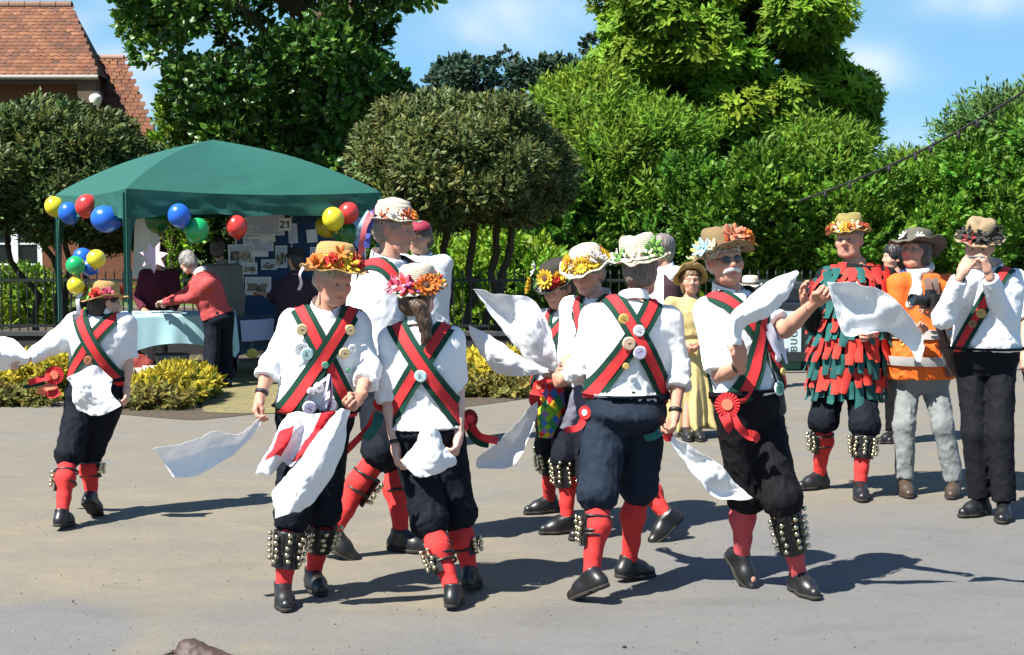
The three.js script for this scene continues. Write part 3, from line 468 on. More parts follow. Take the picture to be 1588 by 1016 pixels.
// white sheet hung at the gazebo's back left
{ const a = W(228, 372, 20.0), g = sheet(0.34, 1.05, 0.05, 7); const o = single('white_sheet', 'bright white sheet hanging beside the gazebo leg behind the pink star', 'sheet', g, mat(0.8, 0.8, 0.8, 0.9)); o.position.copy(a); o.rotation.set(0.0, 0.1, -0.06); }
// things under the table
{ const p = W(330, 569, 17.8); const t = thing('plastic_bucket', 'clear grey plastic tub with a thin wire handle under the pale blue table', 'tub', V(W(270, 560, 18).x, 0, -17.9)); const prof = [[0.0, 0.01], [0.15, 0.0], [0.17, 0.02], [0.2, 0.3], [0.215, 0.31], [0.205, 0.33], [0.19, 0.31], [0.16, 0.03], [0, 0.025]].map(([a, b]) => new THREE.Vector2(a, b)); put('tub_body', new THREE.LatheGeometry(prof, 24), mat(0.22, 0.26, 0.28, 0.4), t); put('handle', new THREE.TorusGeometry(0.2, 0.006, 6, 24, Math.PI), mat(0.6, 0.6, 0.6, 0.3), t, V(0.0, 0.3, 0)); }
{ const t = thing('cardboard_box', 'open pale box behind the yellow flowers under the stall table', 'box', V(W(243, 585, 17.4).x, 0, -17.4)); t.rotation.y = 0.3; const m = mat(0.42, 0.46, 0.44, 0.9), w = 0.34, h = 0.2, d = 0.26; for (const [x, z, a, b] of [[0, d / 2, w, 0.008], [0, -d / 2, w, 0.008], [w / 2, 0, 0.008, d - 0.02], [-w / 2, 0, 0.008, d - 0.02]]) put('side', new THREE.BoxGeometry(a, h, b), m, t, V(x, h / 2, z)); put('base', new THREE.BoxGeometry(w, 0.008, d), m, t, V(0, 0.006, 0)); const f = put('flap', new THREE.BoxGeometry(w, 0.006, 0.13), m, t, V(0, h + 0.02, d / 2 + 0.055)); f.rotation.x = 0.35; const f2 = put('flap', new THREE.BoxGeometry(0.12, 0.006, d), m, t, V(w / 2 + 0.05, h + 0.01, 0)); f2.rotation.z = -0.3; }
{ const p = V(W(392, 545, 18.3).x, 0, -18.3), t = thing('yellow_rosette', 'yellow paper flower hanging below the blank paper in the gazebo', 'decoration', V(p.x, CAM_H - (548 - HORIZON) / PXM(18.3), -18.25)); const pet = new THREE.SphereGeometry(0.034, 8, 6); pet.scale(1, 1, 0.5); for (let i = 0; i < 7; i++) put('petal', pet, mat(0.62, 0.52, 0.1, 0.8), t, V(Math.cos(i * 0.9) * 0.04, Math.sin(i * 0.9) * 0.032, 0)); put('flower_centre', new THREE.SphereGeometry(0.022, 8, 6), mat(0.7, 0.5, 0.12, 0.8), t, V(0, 0, 0.015)); const st = put('string', new THREE.CylinderGeometry(0.003, 0.003, 0.3, 5), mat(0.5, 0.5, 0.4), t, V(0, 0.16, -0.01)); }
// ------------------------------------------------------------------ balloons
function balloon(label, px, py, D, rpx, rgb, tilt = 0, squash = 1.12, group) {
  const r = rpx * 0.95 / PXM(D), c = W(px, py, D), t = thing('balloon', label, 'balloon', c, group), pts = [];
  for (let i = 0; i <= 28; i++) { const a = i / 28 * Math.PI, y = Math.cos(a), x = Math.sin(a) * (y < 0 ? 1 - 0.16 * y * y : 1); pts.push(new THREE.Vector2(Math.max(0, x * r), y * r * squash)); }
  const m = phys(...rgb, 0.28, { transmission: 0.12, thickness: 0, clearcoat: 0.25, clearcoatRoughness: 0.2 });
  put('skin', new THREE.LatheGeometry(pts, 32), m, t); put('knot', new THREE.ConeGeometry(r * 0.14, r * 0.2, 10), m, t, V(0, -r * squash - r * 0.06, 0));
  t.rotation.set(0.2, 0, tilt);
}
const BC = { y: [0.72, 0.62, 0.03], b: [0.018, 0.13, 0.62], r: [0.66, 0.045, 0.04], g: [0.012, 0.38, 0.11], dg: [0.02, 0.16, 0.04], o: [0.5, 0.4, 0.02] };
[['yellow balloon, leftmost under the gazebo eave', 85, 321, 19.4, 16, 'y', 0.5], ['small blue balloon between the yellow and red ones at the gazebo corner', 107, 331, 18.85, 17, 'b', 0.3], ['red balloon above the large blue one at the left gazebo corner', 134, 320, 18.1, 18, 'r', -0.3], ['large blue balloon nearest the front gazebo leg', 164, 340, 17.4, 22, 'b', 1.25],
  ['blue balloon hanging below the front eave', 278, 335, 17.0, 18.5, 'b', 0.2], ['green balloon hanging just below the blue one at the front eave', 305, 358, 17.15, 19.5, 'g', -0.5], ['red balloon hanging below the middle of the front eave', 367, 352, 17.6, 17.5, 'r', 0.1],
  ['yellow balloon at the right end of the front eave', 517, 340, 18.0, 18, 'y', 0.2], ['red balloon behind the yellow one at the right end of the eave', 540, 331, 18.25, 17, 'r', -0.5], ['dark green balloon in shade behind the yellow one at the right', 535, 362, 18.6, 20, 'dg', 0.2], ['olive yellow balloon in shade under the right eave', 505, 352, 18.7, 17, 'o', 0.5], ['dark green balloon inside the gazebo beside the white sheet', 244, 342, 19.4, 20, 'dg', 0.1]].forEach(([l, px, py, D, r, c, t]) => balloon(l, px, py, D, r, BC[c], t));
// ------------------------------------------------------------------ parked vehicle behind the dancers
{
  const D = 19.2, s = PXM(D), X = (px) => (px - PW / 2) / s, Y = (py) => CAM_H - (py - HORIZON) / s, t = thing('parked_van', 'dark parked van with pale and green lettered side panel behind the moustached man', 'van', V(X(1222), 0, -D - 0.8));
  const dark = phys(0.012, 0.014, 0.016, 0.3, { clearcoat: 0.6 }), pale = mat(0.42, 0.5, 0.52, 0.5), green = mat(0.02, 0.11, 0.06, 0.5), glass = phys(0.012, 0.016, 0.02, 0.06);
  const body = new THREE.Shape(); [[-0.78, 0.22], [0.78, 0.22], [0.8, 0.55], [0.78, 0.86], [0.66, 1.02], [-0.66, 1.02], [-0.78, 0.86], [-0.8, 0.55]].forEach(([a, b], i) => (i ? body.lineTo(a, b) : body.moveTo(a, b)));
  const bg = new THREE.ExtrudeGeometry(body, { depth: 1.7, bevelEnabled: true, bevelSize: 0.03, bevelThickness: 0.03, bevelSegments: 2 }); bg.translate(0, 0, -0.85); put('body', bg, dark, t);
  const roof = new THREE.Shape(); [[-0.66, 1.04], [0.66, 1.04], [0.56, 1.3], [0.5, 1.33], [-0.5, 1.33], [-0.56, 1.3]].forEach(([a, b], i) => (i ? roof.lineTo(a, b) : roof.moveTo(a, b)));
  const rg = new THREE.ExtrudeGeometry(roof, { depth: 1.2, bevelEnabled: true, bevelSize: 0.02, bevelThickness: 0.02, bevelSegments: 2 }); rg.translate(0, 0, -0.75); put('cab', rg, mat(0.035, 0.042, 0.048, 0.3), t);
  put('windscreen', new THREE.BoxGeometry(1.06, 0.17, 0.02), glass, t, V(0, 1.17, 0.482)); put('bumper', new THREE.BoxGeometry(1.5, 0.14, 0.1), dark, t, V(0, 0.24, 0.93));
  const px0 = (X(1211) - X(1222)) / 0.62, px1 = (X(1241) - X(1222)) / 0.62;
  const txt = new THREE.MeshStandardMaterial({ roughness: 0.5, map: canvasTexture(128, 256, (g, w, h) => { g.fillStyle = '#b9c9cf'; g.fillRect(0, 0, w, h); g.save(); g.translate(104, 244); g.rotate(-Math.PI / 2); g.fillStyle = '#3c4a4a'; g.font = 'bold 62px sans-serif'; g.fillText('BUG', 4, 0); g.fillText('E', 190, 0); g.restore(); }) });
  put('lettered_panel', new THREE.BoxGeometry(px1 - px0, (Y(482) - Y(550)) / 0.84, 0.02), [pale, pale, pale, pale, txt, pale], t, V((px0 + px1) / 2, (Y(482) + Y(550)) / 2 / 0.84, 0.9), null, null, 'pale panel with upright dark letters');
  put('green_panel', new THREE.BoxGeometry(px1 - px0, (Y(550) - Y(572)) / 0.84, 0.022), green, t, V((px0 + px1) / 2, (Y(550) + Y(572)) / 2 / 0.84, 0.9));
  const lamp = new THREE.SphereGeometry(0.08, 12, 8); lamp.scale(1, 0.5, 0.4); for (const x of [-0.6, 0.62]) put('headlight', lamp, mat(0.5, 0.5, 0.48, 0.15), t, V(x, 0.5, 0.88)); put('headlight', lamp, mat(0.5, 0.5, 0.48, 0.15), t, V(-0.08, 0.36, 0.9));
  const tyre = new THREE.CylinderGeometry(0.26, 0.26, 0.18, 24); tyre.rotateZ(Math.PI / 2); t.scale.set(0.62, 0.84, 1); const hub = new THREE.CylinderGeometry(0.15, 0.15, 0.19, 16); hub.rotateZ(Math.PI / 2);
  for (const x of [-0.72, 0.72]) for (const z of [-0.55, 0.55]) { const w = put('wheel', tyre, mat(0.015, 0.015, 0.015, 0.9), t, V(x, 0.26, z)); put('hub', hub, mat(0.3, 0.3, 0.3, 0.4, { metalness: 0.6 }), w); }
}
// overhead cable with its small fittings
{
  const a = W(1240, 312, 27.5), b = W(1720, 55, 22), t = thing('overhead_cable', 'black cable slanting up to the right across the sky', 'cable', a.clone()), pts = []; for (let i = 0; i <= 20; i++) { const u = i / 20, p = a.clone().lerp(b, u); p.y -= 0.25 * Math.sin(u * Math.PI); pts.push(p); }
  const m = mat(0.012, 0.012, 0.014, 0.7), curve = new THREE.CatmullRomCurve3(pts); part('wire', new THREE.TubeGeometry(curve, 60, 0.022, 6), m, t);
  for (const u of [0.1, 0.19, 0.33, 0.42, 0.47, 0.56, 0.62]) { const p = curve.getPointAt(u); const g = new THREE.SphereGeometry(0.045, 8, 6); g.scale(0.8, 1.5, 0.8); g.translate(p.x, p.y - 0.06, p.z); part('cable_clip', g, m, t); }
}
// a dark leaf on the ground, a pebble
{ const p = G(113, 933, 0.006), g = leafGeo({ n: 2, len: 0.035, wid: 0.02, fine: true, seed: 12 }); g.rotateX(1.3); single('fallen_leaf', 'small dark leaf lying on the sandy ground, lower left', 'leaf', g, mat(0.03, 0.025, 0.02, 0.9)).position.copy(p); }
{ const p = G(968, 1003, 0.006), g = new THREE.IcosahedronGeometry(0.009, 1); g.scale(1.2, 0.7, 1); single('pebble', 'tiny dark pebble on the grey tarmac near the bottom edge', 'pebble', g, mat(0.04, 0.04, 0.05, 0.9)).position.copy(p); }
// ------------------------------------------------------------------ distance-field modelling of people and clothes
const PR = {};   // primitive makers: each { d(p) -> distance, lo, hi, k }
function bound(pts, r) { const lo = V(1e9, 1e9, 1e9), hi = V(-1e9, -1e9, -1e9); for (const p of pts) { lo.min(p); hi.max(p); } return { lo: lo.addScalar(-r), hi: hi.addScalar(r) }; }
function cone(a, b, ra, rb, o = {}) {
  const ax = b.x - a.x, ay = b.y - a.y, az = b.z - a.z, L2 = ax * ax + ay * ay + az * az || 1e-9, L = Math.sqrt(L2), { k = 0.03, cutA = false, cutB = false, sub = false, ext = 0 } = o;
  return { k, sub, ...bound([a, b], Math.max(ra, rb) + ext), d(x, y, z) {
    const px = x - a.x, py = y - a.y, pz = z - a.z, tt = (px * ax + py * ay + pz * az) / L2, t = tt < 0 ? 0 : tt > 1 ? 1 : tt;
    const qx = px - t * ax, qy = py - t * ay, qz = pz - t * az; let d = Math.sqrt(qx * qx + qy * qy + qz * qz) - (ra + (rb - ra) * t);
    if (cutB) d = Math.max(d, (tt - 1) * L); if (cutA) d = Math.max(d, -tt * L); return d;
  } };
}
function ball(c, r, o = {}) { return cone(c, c.clone().add(V(0, 1e-4, 0)), r, r, o); }
// ellipsoid in a frame: X, Y, Z unit axes, radii r
function egg(c, X, Y, Z, r, o = {}) {
  const m = Math.min(...r), { k = 0.02, sub = false } = o;
  return { k, sub, ...bound([c], Math.max(...r)), d(x, y, z) { const a = x - c.x, b = y - c.y, e = z - c.z, u = (a * X.x + b * X.y + e * X.z) / r[0], v = (a * Y.x + b * Y.y + e * Y.z) / r[1], w = (a * Z.x + b * Z.y + e * Z.z) / r[2], q = Math.sqrt(u * u + v * v + w * w); const g = Math.sqrt(u * u / (r[0] * r[0]) + v * v / (r[1] * r[1]) + w * w / (r[2] * r[2])) || 1e-6; return q * (q - 1) / g; } };
}
// trunk of the body: rings along the spine, from the pelvis to the neck
const TORSO = [[-0.2, 0.075, 0.06], [-0.1, 0.145, 0.105], [0, 0.168, 0.118], [0.12, 0.162, 0.114], [0.28, 0.148, 0.106], [0.45, 0.156, 0.112], [0.62, 0.17, 0.12], [0.76, 0.172, 0.115], [0.88, 0.148, 0.096], [0.96, 0.095, 0.072], [1.04, 0.06, 0.058]];
function torso(S, grow, o = {}) {
  const { P, N, X0, X1, F0, F1, sw = 1, sd = 1, belly = 0, seat = 0 } = S, up = N.clone().sub(P), L = up.length(), { t0 = -0.2, t1 = 1.04, k = 0.04, flare = 0 } = o; up.divideScalar(L);
  return { k, ...bound([P.clone().addScaledVector(up, t0 * L), N], 0.32 + belly), d(x, y, z) {
    const px = x - P.x, py = y - P.y, pz = z - P.z, h = (px * up.x + py * up.y + pz * up.z) / L, t = h < t0 ? t0 : h > t1 ? t1 : h;
    let i = 0; while (i < TORSO.length - 2 && TORSO[i + 1][0] < t) i++;
    const A = TORSO[i], B = TORSO[i + 1]; let f = (t - A[0]) / (B[0] - A[0]); f = f < 0 ? 0 : f > 1 ? 1 : f; f = f * f * (3 - 2 * f);
    let w = (A[1] + (B[1] - A[1]) * f) * sw + grow, dp = (A[2] + (B[2] - A[2]) * f) * sd + grow; const fl = flare * smooth(0.3, -0.1, t); w += fl; dp += fl;
    const s = t < 0 ? 0 : t > 1 ? 1 : t, Xx = X0.x + (X1.x - X0.x) * s, Xz = X0.z + (X1.z - X0.z) * s, Fx = F0.x + (F1.x - F0.x) * s, Fz = F0.z + (F1.z - F0.z) * s, Fy = F0.y + (F1.y - F0.y) * s;
    const cx = px - up.x * t * L, cy = py - up.y * t * L, cz = pz - up.z * t * L, u = cx * Xx + cz * Xz + cy * (X1.y * s + X0.y * (1 - s)); let v = cx * Fx + cz * Fz + cy * Fy;
    if (belly) { const bl = belly * Math.exp(-((t - 0.25) * (t - 0.25)) / 0.045); v -= bl * 0.5; dp += bl * 0.5; w += bl * 0.35; }
    if (seat) { const sl = seat * Math.exp(-((t + 0.02) * (t + 0.02)) / 0.02); v += sl * 0.5; dp += sl * 0.5; }
    const q = Math.sqrt((u / w) * (u / w) + (v / dp) * (v / dp)), l = Math.sqrt(u * u + v * v); let d = q < 1e-4 ? -Math.min(w, dp) : l * (1 - 1 / q);
    const over = Math.abs(h - t) * L; if (over > 0) d = o.flat ? Math.max(d, over) : d > 0 ? Math.sqrt(d * d + over * over) : Math.max(d, over - 0.02); return d;
  } };
}
const smin = (a, b, k) => { const h = Math.max(k - Math.abs(a - b), 0) / k; return Math.min(a, b) - h * h * k * 0.25; };
function evalAt(prims, x, y, z) { let g = 1; for (const p of prims) { if (x < p.lo.x - 0.1 || x > p.hi.x + 0.1 || y < p.lo.y - 0.1 || y > p.hi.y + 0.1 || z < p.lo.z - 0.1 || z > p.hi.z + 0.1) continue; const d = p.d(x, y, z); g = p.sub ? -smin(-g, d, p.k) : smin(g, d, p.k); } return g; }
const EDGE = [[0, 1], [2, 3], [4, 5], [6, 7], [0, 2], [1, 3], [4, 6], [5, 7], [0, 4], [1, 5], [2, 6], [3, 7]];
// meshes the zero level of the joined primitives (surface nets); warp(x,y,z,d) may move the surface
function skin(prims, cell, o = {}) {
  const lo = V(1e9, 1e9, 1e9), hi = V(-1e9, -1e9, -1e9), pad = cell * 2 + (o.pad ?? 0.012); for (const p of prims) if (!p.sub) { lo.min(p.lo); hi.max(p.hi); } lo.addScalar(-pad); hi.addScalar(pad);
  if (o.lo) lo.max(o.lo); if (o.hi) hi.min(o.hi);
  const nx = Math.ceil((hi.x - lo.x) / cell) + 1, ny = Math.ceil((hi.y - lo.y) / cell) + 1, nz = Math.ceil((hi.z - lo.z) / cell) + 1, g = new Float32Array(nx * ny * nz).fill(0.5), sy = nx, sz = nx * ny;
  for (const p of prims) {
    const e = p.k + cell * 2 + 0.012, i0 = Math.max(0, Math.floor((p.lo.x - e - lo.x) / cell)), i1 = Math.min(nx - 1, Math.ceil((p.hi.x + e - lo.x) / cell)), j0 = Math.max(0, Math.floor((p.lo.y - e - lo.y) / cell)), j1 = Math.min(ny - 1, Math.ceil((p.hi.y + e - lo.y) / cell)), k0 = Math.max(0, Math.floor((p.lo.z - e - lo.z) / cell)), k1 = Math.min(nz - 1, Math.ceil((p.hi.z + e - lo.z) / cell));
    for (let k = k0; k <= k1; k++) for (let j = j0; j <= j1; j++) { let q = i0 + j * sy + k * sz; for (let i = i0; i <= i1; i++, q++) { const d = p.d(lo.x + i * cell, lo.y + j * cell, lo.z + k * cell); g[q] = p.sub ? -smin(-g[q], d, p.k) : smin(g[q], d, p.k); } }
  }
  if (o.warp) { const near = (o.reach ?? 0.02) + cell * 2; for (let k = 0, q = 0; k < nz; k++) for (let j = 0; j < ny; j++) for (let i = 0; i < nx; i++, q++) if (Math.abs(g[q]) < near) g[q] = o.warp(lo.x + i * cell, lo.y + j * cell, lo.z + k * cell, g[q]); }
  const pos = [], cellAt = new Int32Array(nx * ny * nz).fill(-1), c = new Float32Array(8);
  for (let k = 0; k < nz - 1; k++) for (let j = 0; j < ny - 1; j++) for (let i = 0; i < nx - 1; i++) {
    const q = i + j * sy + k * sz; let mask = 0; for (let n = 0; n < 8; n++) { c[n] = g[q + (n & 1) + ((n >> 1) & 1) * sy + (n >> 2) * sz]; if (c[n] < 0) mask |= 1 << n; } if (!mask || mask === 255) continue;
    let x = 0, y = 0, z = 0, m = 0; for (const [a, b] of EDGE) { if ((c[a] < 0) === (c[b] < 0)) continue; const t = c[a] / (c[a] - c[b]); x += (a & 1) + ((b & 1) - (a & 1)) * t; y += ((a >> 1) & 1) + (((b >> 1) & 1) - ((a >> 1) & 1)) * t; z += (a >> 2) + ((b >> 2) - (a >> 2)) * t; m++; }
    cellAt[q] = pos.length / 3; pos.push(lo.x + (i + x / m) * cell, lo.y + (j + y / m) * cell, lo.z + (k + z / m) * cell);
  }
  const idx = [], quad = (a, b, e, f, flip) => { if (a < 0 || b < 0 || e < 0 || f < 0) return; flip ? idx.push(a, e, b, a, f, e) : idx.push(a, b, e, a, e, f); };
  for (let k = 1; k < nz - 1; k++) for (let j = 1; j < ny - 1; j++) for (let i = 1; i < nx - 1; i++) {
    const q = i + j * sy + k * sz, s = g[q] < 0;
    if (s !== g[q + 1] < 0) quad(cellAt[q - sy - sz], cellAt[q - sz], cellAt[q], cellAt[q - sy], !s);
    if (s !== g[q + sy] < 0) quad(cellAt[q - 1 - sz], cellAt[q - 1], cellAt[q], cellAt[q - sz], !s);
    if (s !== g[q + sz] < 0) quad(cellAt[q - 1 - sy], cellAt[q - sy], cellAt[q], cellAt[q - 1], !s);
  }
  const geo = new THREE.BufferGeometry(); geo.setAttribute('position', new THREE.Float32BufferAttribute(pos, 3)); geo.setIndex(idx); geo.computeVertexNormals();
  if (o.color) { const col = new Float32Array(pos.length); for (let i = 0; i < pos.length; i += 3) { const t = o.color(pos[i], pos[i + 1], pos[i + 2]); col[i] = t[0]; col[i + 1] = t[1]; col[i + 2] = t[2]; } geo.setAttribute('color', new THREE.BufferAttribute(col, 3)); }
  return geo;
}
// folds: ridged noise stretched across a direction
const fold = (x, y, z, f, s) => { const n = n3(x * f + s, y * f, z * f), m = n3(x * f * 2.1, y * f * 2.3 + s, z * f * 2.1); const a = 1 - Math.abs(n), b = 1 - Math.abs(m); return a * a * 0.8 + b * b * 0.35 - 0.58; };
const weave = noiseTexture(64, (u, v, x, y) => 0.5 + 0.3 * Math.sin(x * 1.57) * Math.sin(y * 1.57), 1);
// ------------------------------------------------------------------ cloth materials
const dark = (r, g, b, k = 0.25) => phys(r, g, b, 0.8, { specularIntensity: k });
const CL = {
  shirt: phys(0.76, 0.77, 0.79, 0.9, { sheen: 0.15, sheenRoughness: 0.8, sheenColor: new THREE.Color(1, 1, 1) }), navy: dark(0.0065, 0.0085, 0.014), black: dark(0.006, 0.0055, 0.007), sock: phys(0.56, 0.028, 0.026, 0.9, { sheen: 0.25, sheenRoughness: 0.6, sheenColor: new THREE.Color(0.9, 0.2, 0.2) }), palesock: phys(0.5, 0.065, 0.075, 0.9),
  leather: phys(0.009, 0.009, 0.010, 0.42, { clearcoat: 0.18, clearcoatRoughness: 0.35 }), sole: mat(0.02, 0.017, 0.014, 0.8), green: phys(0.009, 0.044, 0.029, 0.85, { specularIntensity: 0.4 }), red: mat(0.55, 0.022, 0.026, 0.85), darkRed: mat(0.2, 0.008, 0.012, 0.85), white: phys(0.86, 0.87, 0.89, 0.9, { transmission: 0.25, thickness: 0 }), teal: mat(0.012, 0.12, 0.11, 0.85),
  bell: mat(0.62, 0.55, 0.36, 0.22, { metalness: 1 }), grey: mat(0.22, 0.23, 0.21, 0.9), orange: phys(0.8, 0.135, 0.012, 0.8), brown: mat(0.06, 0.038, 0.026, 0.6), brownShoe: phys(0.055, 0.034, 0.024, 0.5, { clearcoat: 0.2 }), yellowCloth: mat(0.5, 0.4, 0.17, 0.9), black2: mat(0.012, 0.012, 0.013, 0.5), glass: phys(0.012, 0.008, 0.008, 0.08, { clearcoat: 1 }), metal: mat(0.6, 0.6, 0.6, 0.3, { metalness: 0.9 }),
};
const skinMat = phys(1, 1, 1, 0.52, { vertexColors: true, specularIntensity: 0.5 });
const SKIN = { fair: [0.55, 0.32, 0.23], ruddy: [0.52, 0.27, 0.19], tan: [0.45, 0.26, 0.18], pale: [0.6, 0.4, 0.32] };
const hairMat = (c) => mat(...c, 0.6);
// ------------------------------------------------------------------ head
function frame(yaw, pitch, roll) { const q = qE(rad(pitch), rad(yaw), rad(roll)); return { q, X: V(1, 0, 0).applyQuaternion(q), Y: V(0, 1, 0).applyQuaternion(q), Z: V(0, 0, 1).applyQuaternion(q) }; }
function headPrims(c, f, s, H) {
  const at = (x, y, z) => c.clone().addScaledVector(f.X, x * s).addScaledVector(f.Y, y * s).addScaledVector(f.Z, z * s), E = (x, y, z, r, o) => egg(at(x, y, z), f.X, f.Y, f.Z, r.map((v) => v * s), o), C = (a, b, ra, rb, o) => cone(at(...a), at(...b), ra * s, rb * s, o), k = (v) => v * s;
  const j = H.jaw ?? 1, nose = H.nose ?? 1, list = [E(0, 0.038, -0.014, [0.076, 0.086, 0.097], { k: k(0.03) }), E(0, -0.03, 0.022, [0.063 * j, 0.078, 0.072], { k: k(0.04) }), C([-0.028 * j, -0.088, 0.052], [0.028 * j, -0.088, 0.052], 0.026, 0.026, { k: k(0.04) }), E(0, -0.1, 0.064, [0.022, 0.018, 0.018], { k: k(0.02) }),
    C([-0.046, -0.025, 0.058], [-0.05, -0.02, 0.04], 0.024, 0.02, { k: k(0.03) }), C([0.046, -0.025, 0.058], [0.05, -0.02, 0.04], 0.024, 0.02, { k: k(0.03) }),
    C([-0.046, 0.027, 0.07], [-0.012, 0.025, 0.084], 0.011, 0.012, { k: k(0.018) }), C([0.046, 0.027, 0.07], [0.012, 0.025, 0.084], 0.011, 0.012, { k: k(0.018) }),
    { ...E(-0.032, 0.006, 0.098, [0.02, 0.013, 0.016], { k: k(0.016) }), sub: true }, { ...E(0.032, 0.006, 0.098, [0.02, 0.013, 0.016], { k: k(0.016) }), sub: true },
    E(-0.031, 0.004, 0.071, [0.017, 0.0125, 0.014], { k: k(0.004) }), E(0.031, 0.004, 0.071, [0.017, 0.0125, 0.014], { k: k(0.004) }),
    C([0, 0.015, 0.084], [0, -0.022, 0.104 * (0.9 + 0.1 * nose)], 0.009, 0.0125 * nose, { k: k(0.014) }), C([-0.014, -0.03, 0.088], [0.014, -0.03, 0.088], 0.0105 * nose, 0.0105 * nose, { k: k(0.01) }),
    C([-0.02, -0.057, 0.083], [0.02, -0.057, 0.083], 0.0062, 0.0062, { k: k(0.012) }), C([0, -0.056, 0.09], [0, -0.056, 0.091], 0.007, 0.007, { k: k(0.012) }), C([-0.015, -0.069, 0.083], [0.015, -0.069, 0.083], 0.0075, 0.0075, { k: k(0.012) }), { ...C([-0.024, -0.0632, 0.093], [0.024, -0.0632, 0.093], 0.0022, 0.0022, { k: k(0.004) }), sub: true }];
  for (const e of [-1, 1]) { list.push(E(e * 0.078, -0.004, -0.012, [0.010, 0.031, 0.02], { k: k(0.008) }), E(e * 0.074, -0.026, -0.004, [0.008, 0.012, 0.01], { k: k(0.008) }), { ...E(e * 0.086, 0.0, -0.006, [0.006, 0.018, 0.011], { k: k(0.006) }), sub: true }); }
  return { list, at };
}
function headColor(c, f, s, tone, H) {
  return (x, y, z) => { const dx = x - c.x, dy = y - c.y, dz = z - c.z, a = (dx * f.X.x + dy * f.X.y + dz * f.X.z) / s, b = (dx * f.Y.x + dy * f.Y.y + dz * f.Y.z) / s, e = (dx * f.Z.x + dy * f.Z.y + dz * f.Z.z) / s;
    let [r, g, l] = tone; const mot = 1 + 0.07 * n3(x * 70, y * 70, z * 70), red = 0.55 * Math.exp(-((Math.abs(a) - 0.04) ** 2 / 0.0005 + (b + 0.025) ** 2 / 0.0006)) * (e > 0.02 ? 1 : 0) + 0.6 * Math.exp(-(a * a / 0.0002 + (b + 0.027) ** 2 / 0.0002)) * (e > 0.08 ? 1 : 0) + (Math.abs(a) > 0.07 ? 0.35 : 0);
    g *= 1 - 0.28 * red; l *= 1 - 0.28 * red;
    if (e > 0.06) { const lip = Math.exp(-(a * a / 0.0005 + (b + 0.0625) ** 2 / 0.00009)); r = lerp(r, 0.36, lip * 0.8); g = lerp(g, 0.11, lip * 0.8); l = lerp(l, 0.1, lip * 0.8); const eye = Math.exp(-((Math.abs(a) - 0.031) ** 2 / 0.00011 + (b - 0.006) ** 2 / 0.00005)); r *= 1 - 0.3 * eye; g *= 1 - 0.35 * eye; l *= 1 - 0.35 * eye; }
    if (e > 0.05 && H.brow !== undefined) { const bw = Math.exp(-((Math.abs(a) - 0.032) ** 2 / 0.0003 + (b - 0.026) ** 4 / 0.0000000022)); const B = H.brow; r = lerp(r, B[0], bw * 0.85); g = lerp(g, B[1], bw * 0.85); l = lerp(l, B[2], bw * 0.85); }
    if (H.stubble) { const st = smooth(-0.04, -0.075, b) * 0.5 * H.stubble; r = lerp(r, 0.3, st); g = lerp(g, 0.22, st); l = lerp(l, 0.19, st); }
    return [r * mot, g * mot, l * mot]; };
}
// ------------------------------------------------------------------ hand: w wrist, dir to the fingertips, pn palm normal, side +1 thumb along dir x pn
function hand(w, dir, pn, thumb, s, curl, cell, tone, o = {}) {
  const D = dir.clone().normalize(), N = pn.clone().addScaledVector(D, -pn.dot(D)).normalize(), T = D.clone().cross(N).multiplyScalar(thumb), at = (a, b, c) => w.clone().addScaledVector(D, a * s).addScaledVector(T, b * s).addScaledVector(N, c * s), L = [];
  L.push(cone(w.clone().addScaledVector(D, -0.03), at(0.03, 0.0, 0), 0.026 * s, 0.026 * s, { k: 0.02 }));
  for (const y of [-0.026, -0.009, 0.009, 0.026]) L.push(cone(at(0.02, y * 0.7, 0), at(0.088 - (y < -0.02 ? 0.008 : 0), y, 0), 0.017 * s, 0.0135 * s, { k: 0.014 }));
  const len = [0.06, 0.075, 0.08, 0.07], ys = [-0.03, -0.0105, 0.0095, 0.029];
  for (let i = 0; i < 4; i++) {
    let p = at(0.086 - (i === 0 ? 0.008 : 0), ys[i], 0), ang = 0, c = Array.isArray(curl) ? curl[i] : curl; const seg = [0.48, 0.3, 0.24], bend = [0.95, 1.35, 0.9];
    for (let j = 0; j < 3; j++) { ang += bend[j] * c + 0.04; const d = D.clone().multiplyScalar(Math.cos(ang)).addScaledVector(N, Math.sin(ang)).addScaledVector(T, (ys[i] > 0 ? 1 : -1) * 0.06 * (1 - c) * Math.abs(ys[i]) / 0.03), q = p.clone().addScaledVector(d, len[i] * seg[j] * s); L.push(cone(p, q, (0.0098 - j * 0.0009) * s, (0.0090 - j * 0.001) * s, { k: 0.0045 })); p = q; }
  }
  const tc = o.thumbCurl ?? Math.min(1, (Array.isArray(curl) ? curl[3] : curl) * 1.1), t1 = at(0.052, 0.046 - 0.012 * tc, 0.008 + 0.02 * tc), t2 = at(0.078, 0.05 - 0.03 * tc, 0.012 + 0.036 * tc), t3 = at(0.1, 0.048 - 0.044 * tc, 0.012 + 0.04 * tc);
  L.push(cone(at(0.018, 0.02, 0.004), t1, 0.016 * s, 0.0125 * s, { k: 0.012 }), cone(t1, t2, 0.0115 * s, 0.0105 * s, { k: 0.005 }), cone(t2, t3, 0.0105 * s, 0.0085 * s, { k: 0.005 }));
  return skin(L, cell, { color: (x, y, z) => { const m = 1 + 0.08 * n3(x * 60, y * 60, z * 60); return [tone[0] * m, tone[1] * 0.93 * m, tone[2] * 0.92 * m]; } });
}
